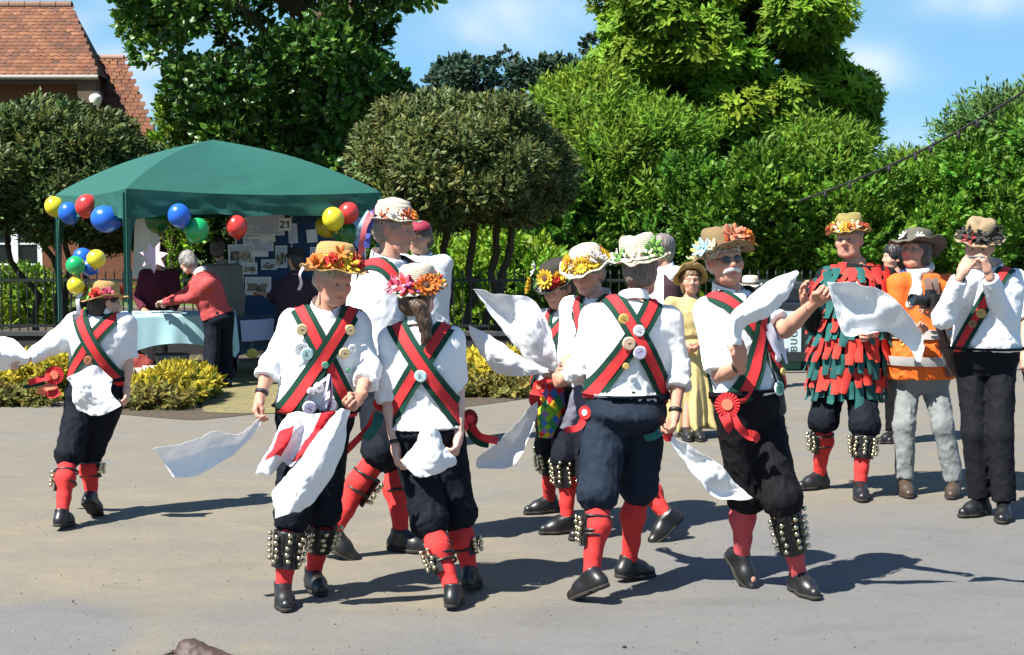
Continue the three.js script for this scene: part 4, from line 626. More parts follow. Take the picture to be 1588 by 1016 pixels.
// ------------------------------------------------------------------ shoe: ankle joint, heading, pitch (toe down positive), roll
function shoe(parent, ank, yaw, pitch, s, m, name = 'shoe', o = {}) {
  const f = frame(yaw, pitch, o.roll ?? 0), at = (x, y, z) => ank.clone().addScaledVector(f.X, x * s).addScaledVector(f.Y, (y - 0.085) * s).addScaledVector(f.Z, z * s), r = (v) => v * s;
  const L = [cone(at(0, 0.035, -0.045), at(0, 0.036, 0.09), r(0.037), r(0.046), { k: r(0.03) }), cone(at(0, 0.034, 0.09), at(0, 0.03, 0.165), r(0.046), r(0.032), { k: r(0.03) }), cone(at(0, 0.05, -0.035), at(0, 0.112, -0.012), r(0.036), r(0.045), { k: r(0.04), cutB: true }), cone(at(0, 0.095, 0.005), at(0, 0.05, 0.09), r(0.035), r(0.036), { k: r(0.035) })];
  const plane = (y0, keepUp) => (x, y, z, d) => { const h = ((x - ank.x) * f.Y.x + (y - ank.y) * f.Y.y + (z - ank.z) * f.Y.z) + r(0.085) - y0; return Math.max(d, keepUp ? -h : h); };
  const up = part(name, skin(L, 0.0065, { warp: plane(r(0.016), true), reach: 0.2 }), m, parent);
  const S = [cone(at(0, 0.012, -0.045), at(0, 0.012, 0.09), r(0.042), r(0.05), { k: r(0.03) }), cone(at(0, 0.012, 0.09), at(0, 0.012, 0.168), r(0.05), r(0.036), { k: r(0.03) })];
  part('sole', skin(S, 0.007, { warp: (x, y, z, d) => { const h = ((x - ank.x) * f.Y.x + (y - ank.y) * f.Y.y + (z - ank.z) * f.Y.z) + r(0.085), zz = ((x - ank.x) * f.Z.x + (y - ank.y) * f.Z.y + (z - ank.z) * f.Z.z); return Math.max(d, h - r(0.021), (zz > r(0.0) && zz < r(0.02) ? 0.008 : 0) - h); }, reach: 0.2 }), o.soleM ?? CL.sole, up);
  if (o.buckle) { const b = boxAt(0, 0, 0, r(0.03), r(0.004), r(0.022)); b.applyQuaternion(f.q); const p = at(0, 0.088, 0.068); b.translate(p.x, p.y, p.z); part('buckle', b, CL.metal, up); }
  else for (const [y, z] of [[0.1, 0.046], [0.092, 0.062]]) { const b = tube([at(-0.02, y - 0.006, z), at(0, y + 0.004, z + 0.003), at(0.02, y - 0.006, z)], r(0.003), 6, 5); part('lace', b, CL.black2, up); }
}
// ------------------------------------------------------------------ flowers and hats (built round the origin, y up)
const petalM = {}; const pm = (rgb) => (petalM[rgb.join()] ??= phys(...rgb, 0.75, { transmission: 0.1, thickness: 0 }));
const flowerGeo = {};
function flowerShape(kind) {
  if (flowerGeo[kind]) return flowerGeo[kind]; const list = [], r = rngOf(kind.length * 31 + 3);
  const petal = (len, wid, lift, ang, rise = 0) => { const g = new THREE.SphereGeometry(0.5, 6, 4); g.scale(wid, 0.12, len); g.translate(0, 0, len * 0.5); const p = g.attributes.position; for (let i = 0; i < p.count; i++) { const t = p.getZ(i) / len; p.setY(i, p.getY(i) + 0.25 * t * t * lift + 0.06 * Math.sin(p.getX(i) * 40)); } g.rotateX(-lift * 0.6); g.translate(0, rise, 0); g.rotateY(ang); g.computeVertexNormals(); return g; };
  if (kind === 'daisy') for (let i = 0; i < 13; i++) list.push(petal(0.95 + 0.15 * r(), 0.36, 0.3 + 0.3 * r(), i / 13 * 6.283), petal(0.75, 0.32, 0.7, (i + 0.5) / 13 * 6.283, 0.05));
  else if (kind === 'rose') for (let k = 0; k < 3; k++) for (let i = 0; i < 6 - k; i++) list.push(petal(0.95 - k * 0.25, 0.75 - k * 0.15, 0.4 + k * 0.75, i / (6 - k) * 6.283 + k, k * 0.12));
  else if (kind === 'lily') for (let i = 0; i < 6; i++) list.push(petal(1.15, 0.46, 0.5 + 0.2 * r(), i / 6 * 6.283 + 0.2 * r()));
  else for (let i = 0; i < 5; i++) list.push(petal(1.0 + 0.3 * r(), 0.5, 0.15 + 0.5 * r(), i / 5 * 6.283 + r()));   // leaf tuft
  return (flowerGeo[kind] = merge(list));
}
const heartGeo = (() => { const g = new THREE.SphereGeometry(0.3, 10, 8); g.scale(1, 0.55, 1); g.translate(0, 0.14, 0); return g; })();
const strawTex = noiseTexture(256, (u, v, x, y) => 0.5 + 0.28 * Math.sin(v * 256 * 0.55) * (0.7 + 0.3 * Math.sin(u * 256 * 0.8)) + 0.14 * Math.sin((u * 2 + v) * 130), 1);
const straw = (r, g, b) => new THREE.MeshStandardMaterial({ color: new THREE.Color().setRGB(r, g, b), roughness: 0.85, bumpMap: strawTex, bumpScale: 0.006, side: THREE.DoubleSide });
function hatGeo({ brim = 0.16, crown = 0.095, h = 0.115, curl = 0.02, wave = 0.012, dent = 0, seed = 1, round = 0.5, droop = 0 }) {
  const P = [[0.001, h], [crown * 0.45, h * (1 - 0.03 * round)], [crown * 0.78, h * (1 - 0.12 * round)], [crown * 0.93, h * (0.86 - 0.1 * round)], [crown * 0.985, h * 0.55], [crown, h * 0.25], [crown * 1.02, 0.006], [crown * 1.08, 0], [lerp(crown, brim, 0.4), -0.001], [lerp(crown, brim, 0.75), -0.002], [brim, -0.003], [brim + 0.003, -0.006], [brim, -0.009], [lerp(crown, brim, 0.5), -0.007], [crown * 0.99, -0.006], [crown * 0.95, h * 0.4], [crown * 0.85, h * 0.82], [crown * 0.4, h * 0.93], [0.001, h * 0.94]];
  const g = new THREE.LatheGeometry(P.map(([a, b]) => new THREE.Vector2(a, b)), 64), p = g.attributes.position, uv = g.attributes.uv;
  for (let i = 0; i < p.count; i++) { let x = p.getX(i), y = p.getY(i), z = p.getZ(i), r = Math.hypot(x, z), a = Math.atan2(x, z), e = smooth(crown, brim, r); y += e * e * curl * (Math.cos(2 * a) * -1) + e * wave * n3(Math.cos(a) * 1.6, Math.sin(a) * 1.6, seed) - e * droop; if (dent && y > h * 0.5) { const t = smooth(h * 0.5, h, y); y -= dent * t * Math.exp(-(x * x) / 0.0009) * smooth(-0.09, 0.06, z + 0.03); const pinch = 1 - 0.22 * t * smooth(0.0, 0.09, z); x *= pinch; y += 0.006 * n3(x * 14, z * 14, seed) * t; } z *= 1.1; p.setXYZ(i, x, y, z); uv.setXY(i, uv.getX(i) * 6, uv.getY(i) * 3); }
  g.computeVertexNormals(); return g;
}
function hat(parent, c, q, o, label) {
  const h = put(o.name ?? 'hat', hatGeo(o), o.mat, parent, c.clone().sub(parent.position), q, null, label), cr = (o.crown ?? 0.095) * 1.02;
  if (o.band) { const b = new THREE.CylinderGeometry(cr * 1.015, cr * 1.035, o.bandH ?? 0.026, 40, 1, true); b.scale(1, 1, 1.1); put('hat_band', b, o.band, h, V(0, 0.016, 0)); }
  // flowers: [angle in degrees from the front, turning to the wearer's left, height, size, kind, colour, heart colour, spread out]
  for (const [ang, y, size, kind, rgb, heart, out = 0] of o.flowers ?? []) {
    const a = rad(ang), rr = cr + 0.008 + out, pos = V(Math.sin(a) * rr, y, Math.cos(a) * rr * 1.1), n = V(Math.sin(a), 0.55 + (o.faceUp ?? 0), Math.cos(a)).normalize();
    const f = put(kind === 'leaf' ? 'hat_leaf' : 'flower', flowerShape(kind), pm(rgb), h, pos, new THREE.Quaternion().setFromUnitVectors(V(0, 1, 0), n).multiply(qE(0, ang * 0.37, 0)), size); f.userData.flower = true;
    if (heart) { const hp = pos.clone().addScaledVector(n, size * 0.1); put('flower_heart', heartGeo, pm(heart), h, hp, f.quaternion, size * 0.95); }
  }
  return h;
}
const flatRibbon = (pts, w, normal) => {   // ribbon through points with a slight twist
  const c = new THREE.CatmullRomCurve3(pts), n = 22, pos = [], idx = []; const side = V(0, 0, 0);
  for (let i = 0; i <= n; i++) { const t = i / n, p = c.getPointAt(t), tg = c.getTangentAt(t); side.crossVectors(tg, normal).normalize().applyAxisAngle(tg, 0.5 * Math.sin(t * 5)); const e = w * 0.5 * (1 + 0.08 * Math.sin(t * 9)); pos.push(p.x + side.x * e, p.y + side.y * e, p.z + side.z * e, p.x - side.x * e, p.y - side.y * e, p.z - side.z * e); }
  for (let i = 0; i < n; i++) { const a = i * 2; idx.push(a, a + 1, a + 2, a + 1, a + 3, a + 2); }
  const g = new THREE.BufferGeometry(); g.setAttribute('position', new THREE.Float32BufferAttribute(pos, 3)); g.setIndex(idx); g.computeVertexNormals(); return g;
};
// ------------------------------------------------------------------ a person: joints at photo places and depths, body, clothes
// S.D depth; joints [px, py, depth offset]; index 0 is the limb further left in the picture, 1 the limb further right
const prints = []; const printed = (k) => (prints[k = Math.abs(k)] ??= canvasTexture(64, 64, (g) => { const r = rngOf(k + 40); g.fillStyle = '#ffffff'; g.fillRect(0, 0, 64, 64); g.strokeStyle = '#777'; g.lineWidth = 2; g.beginPath(); g.arc(32, 32, 23, 0, 7); g.stroke(); for (let i = 0; i < 7; i++) { g.fillStyle = ['#8a8a92', '#b7b0a6', '#6e7480', '#a89a90'][Math.floor(r() * 4)]; g.beginPath(); g.ellipse(20 + r() * 24, 20 + r() * 24, 3 + r() * 6, 2 + r() * 5, r() * 3, 0, 7); g.fill(); } }));
function person(S) {
  const D = S.D, fine = S.fine ?? 1, J = (a) => W(a[0], a[1], D + (a[2] ?? 0)), hs = S.size ?? 1;
  const tf = frame(S.yaw, 0, 0), pf = frame(S.pyaw ?? S.yaw, 0, 0), hf = frame(...S.head.slice(3, 6));
  const P = J(S.pelvis), N = J(S.neck), hc = J(S.head), spine = N.clone().sub(P).normalize();
  const fwd = (f) => f.Z.clone().addScaledVector(spine, -f.Z.dot(spine)).normalize(), T = { P, N, X0: pf.X.clone(), X1: tf.X.clone(), F0: fwd(pf), F1: fwd(tf), sw: (S.wide ?? 1) * hs, sd: (S.deep ?? 1) * hs, belly: S.belly ?? 0, seat: S.seat ?? 0 };
  const left = tf.X.x >= 0 ? [-1, 1] : [1, -1];      // which side of the body each picture side is
  const shw = (S.shoulders ?? 0.172) * hs, hip = (S.hips ?? 0.09) * hs;
  const sh = [0, 1].map((i) => S.sh?.[i] ? J(S.sh[i]) : N.clone().addScaledVector(tf.X, left[i] * shw).addScaledVector(spine, -0.05 * hs)), el = S.el.map((a) => a && J(a)), wr = S.wr.map((a) => a && J(a));
  const hipSide = pf.X.x >= 0 ? [-1, 1] : [1, -1];
  const hp = [0, 1].map((i) => P.clone().addScaledVector(pf.X, hipSide[i] * hip).addScaledVector(spine, -0.03)), legs = S.an !== undefined;
  const foot = [0, 1].map((i) => ({ yaw: S.foot?.[i]?.[0] ?? S.yaw, pitch: S.foot?.[i]?.[1] ?? 0, roll: S.foot?.[i]?.[2] ?? 0 }));
  const an = legs ? S.an.map((a, i) => { const low = 0.085 * hs, pit = rad(foot[i].pitch); return G(a[0], a[1], low * Math.cos(pit) + Math.max(0, Math.sin(pit)) * 0.13 * hs + (a[2] ?? 0)); }) : null;
  const kn = legs ? S.kn.map((a, i) => { const d = (-hp[i].z - an[i].z) / 2; return W(a[0], a[1], d + (a[2] ?? 0)); }) : null;
  const ground = legs ? V((an[0].x + an[1].x) / 2, 0, (an[0].z + an[1].z) / 2) : V(P.x, 0, P.z);
  const t = thing('person', S.label, 'person', ground, S.group), tone = SKIN[S.skin ?? 'fair'];
  const cB = 0.012 * fine, cC = (S.cell ?? 0.0085) * fine, cH = 0.0045 * fine, cF = 0.0045 * Math.sqrt(fine);
  // ---- body
  const body = [torso(T, -0.014 * hs, { k: 0.03, t0: -0.1 }), cone(N.clone().addScaledVector(spine, -0.04), hc.clone().addScaledVector(hf.Y, -0.05).addScaledVector(hf.Z, -0.012), 0.058 * hs, 0.052 * hs, { k: 0.03 })];
  for (const i of [0, 1]) {
    body.push(cone(N.clone().addScaledVector(spine, -0.05), sh[i], 0.05 * hs, 0.05 * hs, { k: 0.03 }));
    if (el[i]) body.push(cone(sh[i], el[i], 0.05 * hs, 0.039 * hs, { k: 0.02 }), cone(el[i], el[i].clone().lerp(wr[i], 0.35), 0.04 * hs, 0.04 * hs, { k: 0.02 }), cone(el[i].clone().lerp(wr[i], 0.35), wr[i], 0.04 * hs, 0.026 * hs, { k: 0.015 }));
    if (legs) body.push(cone(hp[i], kn[i], 0.078 * hs, 0.052 * hs, { k: 0.03 }), cone(kn[i], an[i], 0.05 * hs, 0.034 * hs, { k: 0.02 }), cone(an[i], an[i].clone().addScaledVector(frame(foot[i].yaw, foot[i].pitch, 0).Z, 0.1 * hs).addScaledVector(V(0, 1, 0), -0.045 * hs), 0.032 * hs, 0.026 * hs, { k: 0.015 }));
  }
  const mott = (x, y, z) => { const m = 1 + 0.08 * n3(x * 45, y * 45, z * 45); return [tone[0] * m, tone[1] * m, tone[2] * m]; };
  const H = S.face ?? {}, { list: hl, at } = headPrims(hc, hf, 1.0 * hs, H), geos = [skin(body, cB, { color: mott }), skin(hl, cH, { color: headColor(hc, hf, hs, tone, H) })];
  for (const i of [0, 1]) if (S.hd?.[i]) {
    const h = S.hd[i], tip = J(h), dir = tip.clone().sub(wr[i]), pn = h[3] ? V(...h[3]) : tf.X.clone().multiplyScalar(-left[i]);
    // the thumb lies on the front or top side of the hand
    const want = h[5] ? V(...h[5]) : tf.Z.clone().addScaledVector(V(0, 1, 0), 0.6), T2 = dir.clone().normalize().cross(pn.clone().normalize()), th = T2.dot(want) >= 0 ? 1 : -1;
    geos.push(hand(wr[i], dir, pn, th, hs * 1.02, h[4] ?? 0.6, cF, tone));
  }
  part('body', merge(geos), skinMat, t);
  // eyes
  for (const e of [-1, 1]) { if (S.head[3] > 100 || S.head[3] < -100) break; const g = new THREE.SphereGeometry(0.0102 * hs, 14, 10), p = at(e * 0.031, 0.004, 0.0782); g.translate(p.x, p.y, p.z); const eye = part('eye', g, mat(0.42, 0.38, 0.35, 0.25), t), ir = new THREE.SphereGeometry(0.0074 * hs, 10, 8), ip = at(e * 0.031, 0.0035, 0.0822); ir.translate(ip.x, ip.y, ip.z); part('iris', ir, mat(0.03, 0.022, 0.018, 0.15), eye); }
  // ---- shirt or other top
  const c = S.top ?? {}, tm = c.mat ?? CL.shirt, grow = c.grow ?? 0.016, upper = [torso(T, grow, { t0: c.hem ?? 0.14, t1: 1.0, k: 0.05, flat: true, flare: c.flare ?? 0 }), cone(N.clone().addScaledVector(spine, -0.05), N.clone().addScaledVector(spine, 0.012), 0.066 * hs, 0.058 * hs, { k: 0.03, cutB: true })], shell = upper.slice();
  for (const i of [0, 1]) {
    shell.push(cone(N.clone().addScaledVector(spine, -0.055), sh[i], 0.056 * hs, 0.062 * hs, { k: 0.04 })); upper.push(shell[shell.length - 1]);
    const len = c.sleeve?.[i] ?? c.sleeve ?? 2; if (!el[i] || len === 0) continue;      // 1 = elbow, 2 = wrist
    const r1 = (c.r1 ?? 0.068) * hs, r2 = (c.r2 ?? 0.066) * hs, r3 = (c.r3 ?? 0.05) * hs;
    if (len <= 1) { const e = sh[i].clone().lerp(el[i], len); upper.push(cone(sh[i], e, r1, r2 * 1.06, { k: 0.05, cutB: true, ext: 0.01 })); }
    else { const e = el[i].clone().lerp(wr[i], len - 1); upper.push(cone(sh[i], el[i], r1, r2, { k: 0.05 }), cone(el[i], e, r2, lerp(r2, r3, len - 1), { k: 0.035, cutB: true, ext: 0.01 })); if (c.roll) { const a = el[i].clone().lerp(wr[i], len - 1.16); upper.push(cone(a, e, lerp(r2, r3, len - 1) + 0.012, lerp(r2, r3, len - 1) + 0.015, { k: 0.012, cutA: true, cutB: true, ext: 0.01 })); } }
  }
  const amp = c.folds ?? 0.011, seed = S.seed ?? (S.head[0] * 0.37) % 50;
  // drape: strong folds at the waist and the sleeves, few on the upper chest and back
  const extra = (c.extra ?? []).map((f) => f({ P, N, T, hs, J })); for (const e of extra) { upper.push(e); shell.push(e); }
  const drape = (x, y, z, d) => { const h = ((x - P.x) * spine.x + (y - P.y) * spine.y + (z - P.z) * spine.z) / P.distanceTo(N), w = 0.45 + 0.75 * smooth(0.62, 0.2, h) + 0.35 * smooth(0.2, 0.34, Math.abs((x - P.x) * tf.X.x + (z - P.z) * tf.X.z)); return d - amp * w * fold(x * 1.1 + y * 0.35, y * 0.75 - x * 0.3, z * 1.1, 8.5, seed) - amp * 0.28 * w * fold(x * 0.8 - y * 0.5, y * 0.9 + x * 0.4, z * 0.8, 19, seed + 4) - amp * 0.35 * n3(x * 5 + seed, y * 4, z * 5); };
  if (c.no !== true) part(c.name ?? 'shirt', skin(upper, cC, { warp: drape, reach: 0.05 }), tm, t, c.label);
  const surf = (x, y, z) => evalAt(shell, x, y, z);
  // collar
  if (c.collar !== false && !c.no) {
    const g = [], cn = 26, rr = 0.066 * hs, pts = []; const ring = (k, u) => { const a = rad(24 + (312 * k) / cn), rad2 = rr * (1 + u * 0.16 + 0.1 * (1 - Math.cos(a))); return N.clone().addScaledVector(tf.X, Math.sin(a) * rad2).addScaledVector(T.F1, Math.cos(a) * rad2 * 1.05).addScaledVector(spine, 0.035 - 0.032 * u - 0.03 * Math.cos(a) + (u > 0.5 ? -0.022 * Math.exp(-Math.pow(Math.min(k, cn - k) / 3, 2)) : 0)); };
    const pos = [], idx = [], rows = [[0.75, -0.03], [0, 0.03], [0.25, 0.035], [0.9, 0.005], [1.15, -0.01]]; for (const [u, up] of rows) for (let k = 0; k <= cn; k++) { const p = ring(k, u).addScaledVector(spine, up * 0.35); pos.push(p.x, p.y, p.z); }
    for (let j = 0; j < rows.length - 1; j++) for (let k = 0; k < cn; k++) { const a = j * (cn + 1) + k; idx.push(a, a + 1, a + cn + 2, a, a + cn + 2, a + cn + 1); }
    const cg = new THREE.BufferGeometry(); cg.setAttribute('position', new THREE.Float32BufferAttribute(pos, 3)); cg.setIndex(idx); cg.computeVertexNormals(); part('collar', cg, c.collarMat ?? tm, t);
  }
  // ---- breeches, trousers or skirt
  const b = S.bottom;
  if (legs && b && b.type !== 'none') {
    const low = [torso(T, 0.014, { t0: -0.14, t1: b.waist ?? 0.17, k: 0.03 })], r0 = (b.r0 ?? 0.105) * 0.92 * hs, r1 = (b.r1 ?? 0.092) * 0.94 * hs;
    for (const i of [0, 1]) {
      low.push(cone(hp[i], kn[i], r0, r1, { k: 0.024, ext: 0.02 }));
      if (b.type === 'breeches') { const e = kn[i].clone().lerp(an[i], b.end ?? 0.2); low.push(cone(kn[i], e, r1 * 1.02, r1 * 0.96, { k: 0.03, cutB: true, ext: 0.02 }), cone(kn[i].clone().lerp(an[i], (b.end ?? 0.2) * 0.8), kn[i].clone().lerp(an[i], (b.end ?? 0.2) + 0.05), 0.066 * hs, 0.062 * hs, { k: 0.012, cutB: true })); }
      else { const a2 = an[i].clone().lerp(kn[i], 0.06); low.push(cone(kn[i], a2, r1, (b.r2 ?? 0.07) * hs, { k: 0.03, cutB: true, ext: 0.02 })); }
    }
    const ba = b.folds ?? 0.010; part(b.type === 'breeches' ? 'breeches' : 'trousers', skin(low, cC * 1.1, { warp: (x, y, z, d) => d - ba * fold(x * 1.5 + y * 0.5, y * 0.75 - x * 0.3, z * 1.5, 7, seed + 9) - ba * 0.4 * fold(x, y * 1.2 + x * 0.4, z, 16, seed) - ba * 0.5 * n3(x * 7, y * 3, z * 7 + seed), reach: 0.05 }), b.mat ?? CL.navy, t, b.label);
  }
  if (S.skirt) { const k = S.skirt, hem = J(k.hem); part('skirt', skin([torso(T, 0.02, { t0: -0.2, t1: k.waist ?? 0.3, k: 0.05 }), cone(P, hem, k.r0 * hs, k.r1 * hs, { k: 0.06, cutB: true, ext: 0.03 })], cC * 1.1, { warp: (x, y, z, d) => { const a = Math.atan2(x - P.x, z - P.z), low = smooth(P.y + 0.1, hem.y, y); return d - low * 0.028 * (Math.sin(a * 9 + 2 * n3(x * 2, y * 1.5, z * 2)) + 0.5 * Math.sin(a * 17 + y * 2)) - 0.006 * n3(x * 8, y * 5, z * 8); }, reach: 0.06 }), k.mat, t); }
  // ---- socks, shoes
  if (legs) for (const i of [0, 1]) {
    if (S.sock) { const k = kn[i], a = an[i], ax = a.clone().sub(k), back = V(-Math.sin(rad(foot[i].yaw)), 0, -Math.cos(rad(foot[i].yaw))), calf = k.clone().addScaledVector(ax, 0.38).addScaledVector(back, 0.016 * hs);
      part('sock', skin([cone(k.clone().addScaledVector(ax, 0.08), calf, 0.058 * hs, 0.064 * hs, { k: 0.03 }), cone(calf, k.clone().addScaledVector(ax, 0.72), 0.062 * hs, 0.044 * hs, { k: 0.03 }), cone(k.clone().addScaledVector(ax, 0.72), a, 0.044 * hs, 0.042 * hs, { k: 0.02 })], 0.008 * fine, { warp: (x, y, z, d) => d - 0.0012 * n3(x * 18, y * 40, z * 18), reach: 0.02 }), S.sockM ?? CL.sock, t); }
    if (S.shoe !== false) shoe(t, an[i], foot[i].yaw, foot[i].pitch, hs * (S.shoeSize ?? 0.95), S.shoeM ?? CL.leather, S.shoeName ?? 'shoe', { buckle: S.buckle, roll: foot[i].roll });
    // ---- bell pads on the shins: leather strips with rows of bells
    if (S.bells?.[i]) {
      const { facing = foot[i].yaw, rows = 4, cols = 5, span = 150, from = 0.24, to = 0.6, garter } = S.bells[i], k = kn[i], a = an[i], ax = a.clone().sub(k), dn = ax.clone().normalize(), fz = V(Math.sin(rad(facing)), 0, Math.cos(rad(facing))); fz.addScaledVector(dn, -fz.dot(dn)).normalize(); const fx = fz.clone().cross(dn).normalize(), bellG = new THREE.SphereGeometry(0.0128 * hs, 10, 7);
      const pad = new THREE.Group(), R = (u) => lerp(0.073, 0.062, u) * hs, ptAt = (u, ang, r) => k.clone().addScaledVector(ax, lerp(from, to, u)).addScaledVector(fz, Math.cos(ang) * r).addScaledVector(fx, Math.sin(ang) * r), strips = [];
      for (let cI = 0; cI < cols; cI++) { const a0 = rad(-span / 2 + (span * (cI + 0.06)) / cols), a1 = rad(-span / 2 + (span * (cI + 0.94)) / cols), pos = [], idx = [], n = 8; for (const [rr, s] of [[0, 0], [0.006, 1]]) for (let v = 0; v <= n; v++) for (const q of [a0, (a0 + a1) / 2, a1]) { const p = ptAt(v / n, q, R(v / n) + rr + (q === (a0 + a1) / 2 ? 0.002 : 0) + 0.004 * n3(v * 0.5, cI, i)); pos.push(p.x, p.y, p.z); } const m = (n + 1) * 3; for (let v = 0; v < n; v++) for (let q = 0; q < 2; q++) { const e = m + v * 3 + q; idx.push(e, e + 1, e + 4, e, e + 4, e + 3); } const g = new THREE.BufferGeometry(); g.setAttribute('position', new THREE.Float32BufferAttribute(pos, 3)); g.setIndex(idx); g.computeVertexNormals(); strips.push(g); }
      const base = []; { const pos = [], idx = [], n = 10, m = 16, s2 = span * 0.5 + 6; for (let v = 0; v <= n; v++) for (let q = 0; q <= m; q++) { const p = ptAt(v / n, rad(lerp(-s2, s2, q / m)), R(v / n)); pos.push(p.x, p.y, p.z); } for (let v = 0; v < n; v++) for (let q = 0; q < m; q++) { const e = v * (m + 1) + q; idx.push(e, e + 1, e + m + 2, e, e + m + 2, e + m + 1); } const g = new THREE.BufferGeometry(); g.setAttribute('position', new THREE.Float32BufferAttribute(pos, 3)); g.setIndex(idx); g.computeVertexNormals(); base.push(g); }
      for (const u of [0.06, 0.62]) { const ring = []; for (let q = 0; q <= 24; q++) ring.push(ptAt(u, q / 24 * Math.PI * 2, R(u) - 0.001)); base.push(new THREE.TubeGeometry(new THREE.CatmullRomCurve3(ring, true), 30, 0.008, 5, true)); }
      const padM = part('bell_pad', merge([...base, ...strips].map((g) => { if (g.attributes.uv) g.deleteAttribute('uv'); return g; })), CL.leather, t);
      const r2 = rngOf(i * 7 + Math.round(S.head[0])); for (let cI = 0; cI < cols; cI++) for (let v = 0; v < rows; v++) { const u = 0.08 + (0.84 * (v + (cI % 2) * 0.35)) / rows, p = ptAt(u, rad(-span / 2 + (span * (cI + 0.5)) / cols + (r2() - 0.5) * 9), R(u) + 0.020 * hs + r2() * 0.008); p.addScaledVector(V(0, -1, 0), 0.006 * r2()); put('bell', bellG, CL.bell, padM, p.sub(t.position)); }
    }
    if (S.garter?.[i]) { const ax = an[i].clone().sub(kn[i]), o = kn[i].clone().addScaledVector(ax, S.garter[i]), dn = ax.normalize(), u = V(0, 0, 1).cross(dn).normalize(), w = dn.clone().cross(u), ring = []; for (let q = 0; q < 18; q++) ring.push(o.clone().addScaledVector(u, Math.cos(q / 9 * Math.PI) * 0.066 * hs).addScaledVector(w, Math.sin(q / 9 * Math.PI) * 0.066 * hs)); const g = new THREE.TubeGeometry(new THREE.CatmullRomCurve3(ring, true), 30, 0.009, 6, true); part('garter', g, CL.leather, t); }
  }
  // ---- surface finders on the trunk
  const onRay = (o, dir) => { const p = o.clone().addScaledVector(dir, 0.5); for (let k = 0; k < 70; k++) { const d = surf(p.x, p.y, p.z); if (d < 0.002) break; p.addScaledVector(dir, -clamp(d * 0.6, 0.002, 0.03)); if (p.clone().sub(o).dot(dir) < 0.01) break; } return p; };
  const trunkAt = (u, h, ang) => { const o = P.clone().addScaledVector(spine, h * P.distanceTo(N)), s = clamp(h, 0, 1), X = T.X0.clone().lerp(T.X1, s), Fd = T.F0.clone().lerp(T.F1, s), dir = Fd.clone().multiplyScalar(Math.cos(rad(ang))).addScaledVector(X, Math.sin(rad(ang))).normalize(); o.addScaledVector(X, u); return { p: onRay(o, dir), n: dir }; };
  // ---- crossed sashes: closed bands in two tilted planes
  const sashBand = (side, w0, w1, lift, m, name, par, o) => {
    const { top = 0.1, bottom = 0.17, low = 0.06, high = 1.0 } = o, Lh = P.distanceTo(N), hi = P.clone().addScaledVector(spine, high * Lh).addScaledVector(T.X1, side * top), lo2 = P.clone().addScaledVector(spine, low * Lh).addScaledVector(T.X0, -side * bottom), C = hi.clone().add(lo2).multiplyScalar(0.5), u = hi.clone().sub(C).normalize(), f = T.F1.clone().lerp(T.F0, 0.5); f.addScaledVector(u, -f.dot(u)).normalize(); const n = f.clone().cross(u).normalize();
    const N1 = 84, M = 4, pos = [], idx = []; for (let i = 0; i < N1; i++) { const a = i / N1 * Math.PI * 2, dir = u.clone().multiplyScalar(Math.cos(a)).addScaledVector(f, Math.sin(a)); for (let j = 0; j <= M; j++) { const q = onRay(C.clone().addScaledVector(n, lerp(w0, w1, j / M)), dir); q.addScaledVector(dir, lift + 0.0025 * n3(i * 0.2, j * 0.4, side)); pos.push(q.x, q.y, q.z); } }
    // smooth the band along its run
    for (let pass = 0; pass < 3; pass++) for (let j = 0; j <= M; j++) { const cp = pos.slice(); for (let i = 0; i < N1; i++) for (let e = 0; e < 3; e++) { const A = cp[(((i + N1 - 1) % N1) * (M + 1) + j) * 3 + e], B = cp[(((i + 1) % N1) * (M + 1) + j) * 3 + e]; const q = (i * (M + 1) + j) * 3 + e; pos[q] = cp[q] * 0.5 + (A + B) * 0.25; } }
    for (let i = 0; i < N1; i++) for (let j = 0; j < M; j++) { const a = i * (M + 1) + j, e = ((i + 1) % N1) * (M + 1) + j; idx.push(a, e, e + 1, a, e + 1, a + 1); }
    const g = new THREE.BufferGeometry(); g.setAttribute('position', new THREE.Float32BufferAttribute(pos, 3)); g.setIndex(idx); g.computeVertexNormals(); return part(name, g, m, par);
  };
  if (S.sash) (S.sash.sides ?? [-1, 1]).forEach((side, i) => { const o = { ...S.sash, ...(S.sash.each?.[i] ?? {}) }, w = (o.w ?? 0.066) * 0.7, l = 0.017 + i * 0.009, s = sashBand(side, -w, w, l, CL.green, 'sash', t, o); sashBand(side, -w * 0.47, w * 0.47, l + 0.004, CL.red, 'sash_stripe', s, o); });
  const ringBand = (h, w, lift, m, name) => { const pos = [], idx = [], N1 = 72, M = 3; for (let i = 0; i < N1; i++) { const a = i / N1 * 360; for (let j = 0; j <= M; j++) { const { p, n } = trunkAt(0, h + (j / M - 0.5) * w, a); p.addScaledVector(n, lift); pos.push(p.x, p.y, p.z); } } for (let i = 0; i < N1; i++) for (let j = 0; j < M; j++) { const a = i * (M + 1) + j, e = ((i + 1) % N1) * (M + 1) + j; idx.push(a, e, e + 1, a, e + 1, a + 1); } const g = new THREE.BufferGeometry(); g.setAttribute('position', new THREE.Float32BufferAttribute(pos, 3)); g.setIndex(idx); g.computeVertexNormals(); return part(name, g, m, t); };
  if (legs && b && b.type !== 'none' && (c.hem ?? 0.14) >= 0.09 && !c.no) ringBand((c.hem ?? 0.14) - 0.005, 0.085, 0.021, b.mat ?? CL.navy, 'waistband');
  for (const [h, w, m, name] of S.bands ?? []) ringBand(h, w, 0.016, m, name);
  // ---- badges and rosettes on the trunk: [u, h, angle, radius, rgb, rim rgb]
  const badgeLift = S.sash ? 0.03 : 0.01;
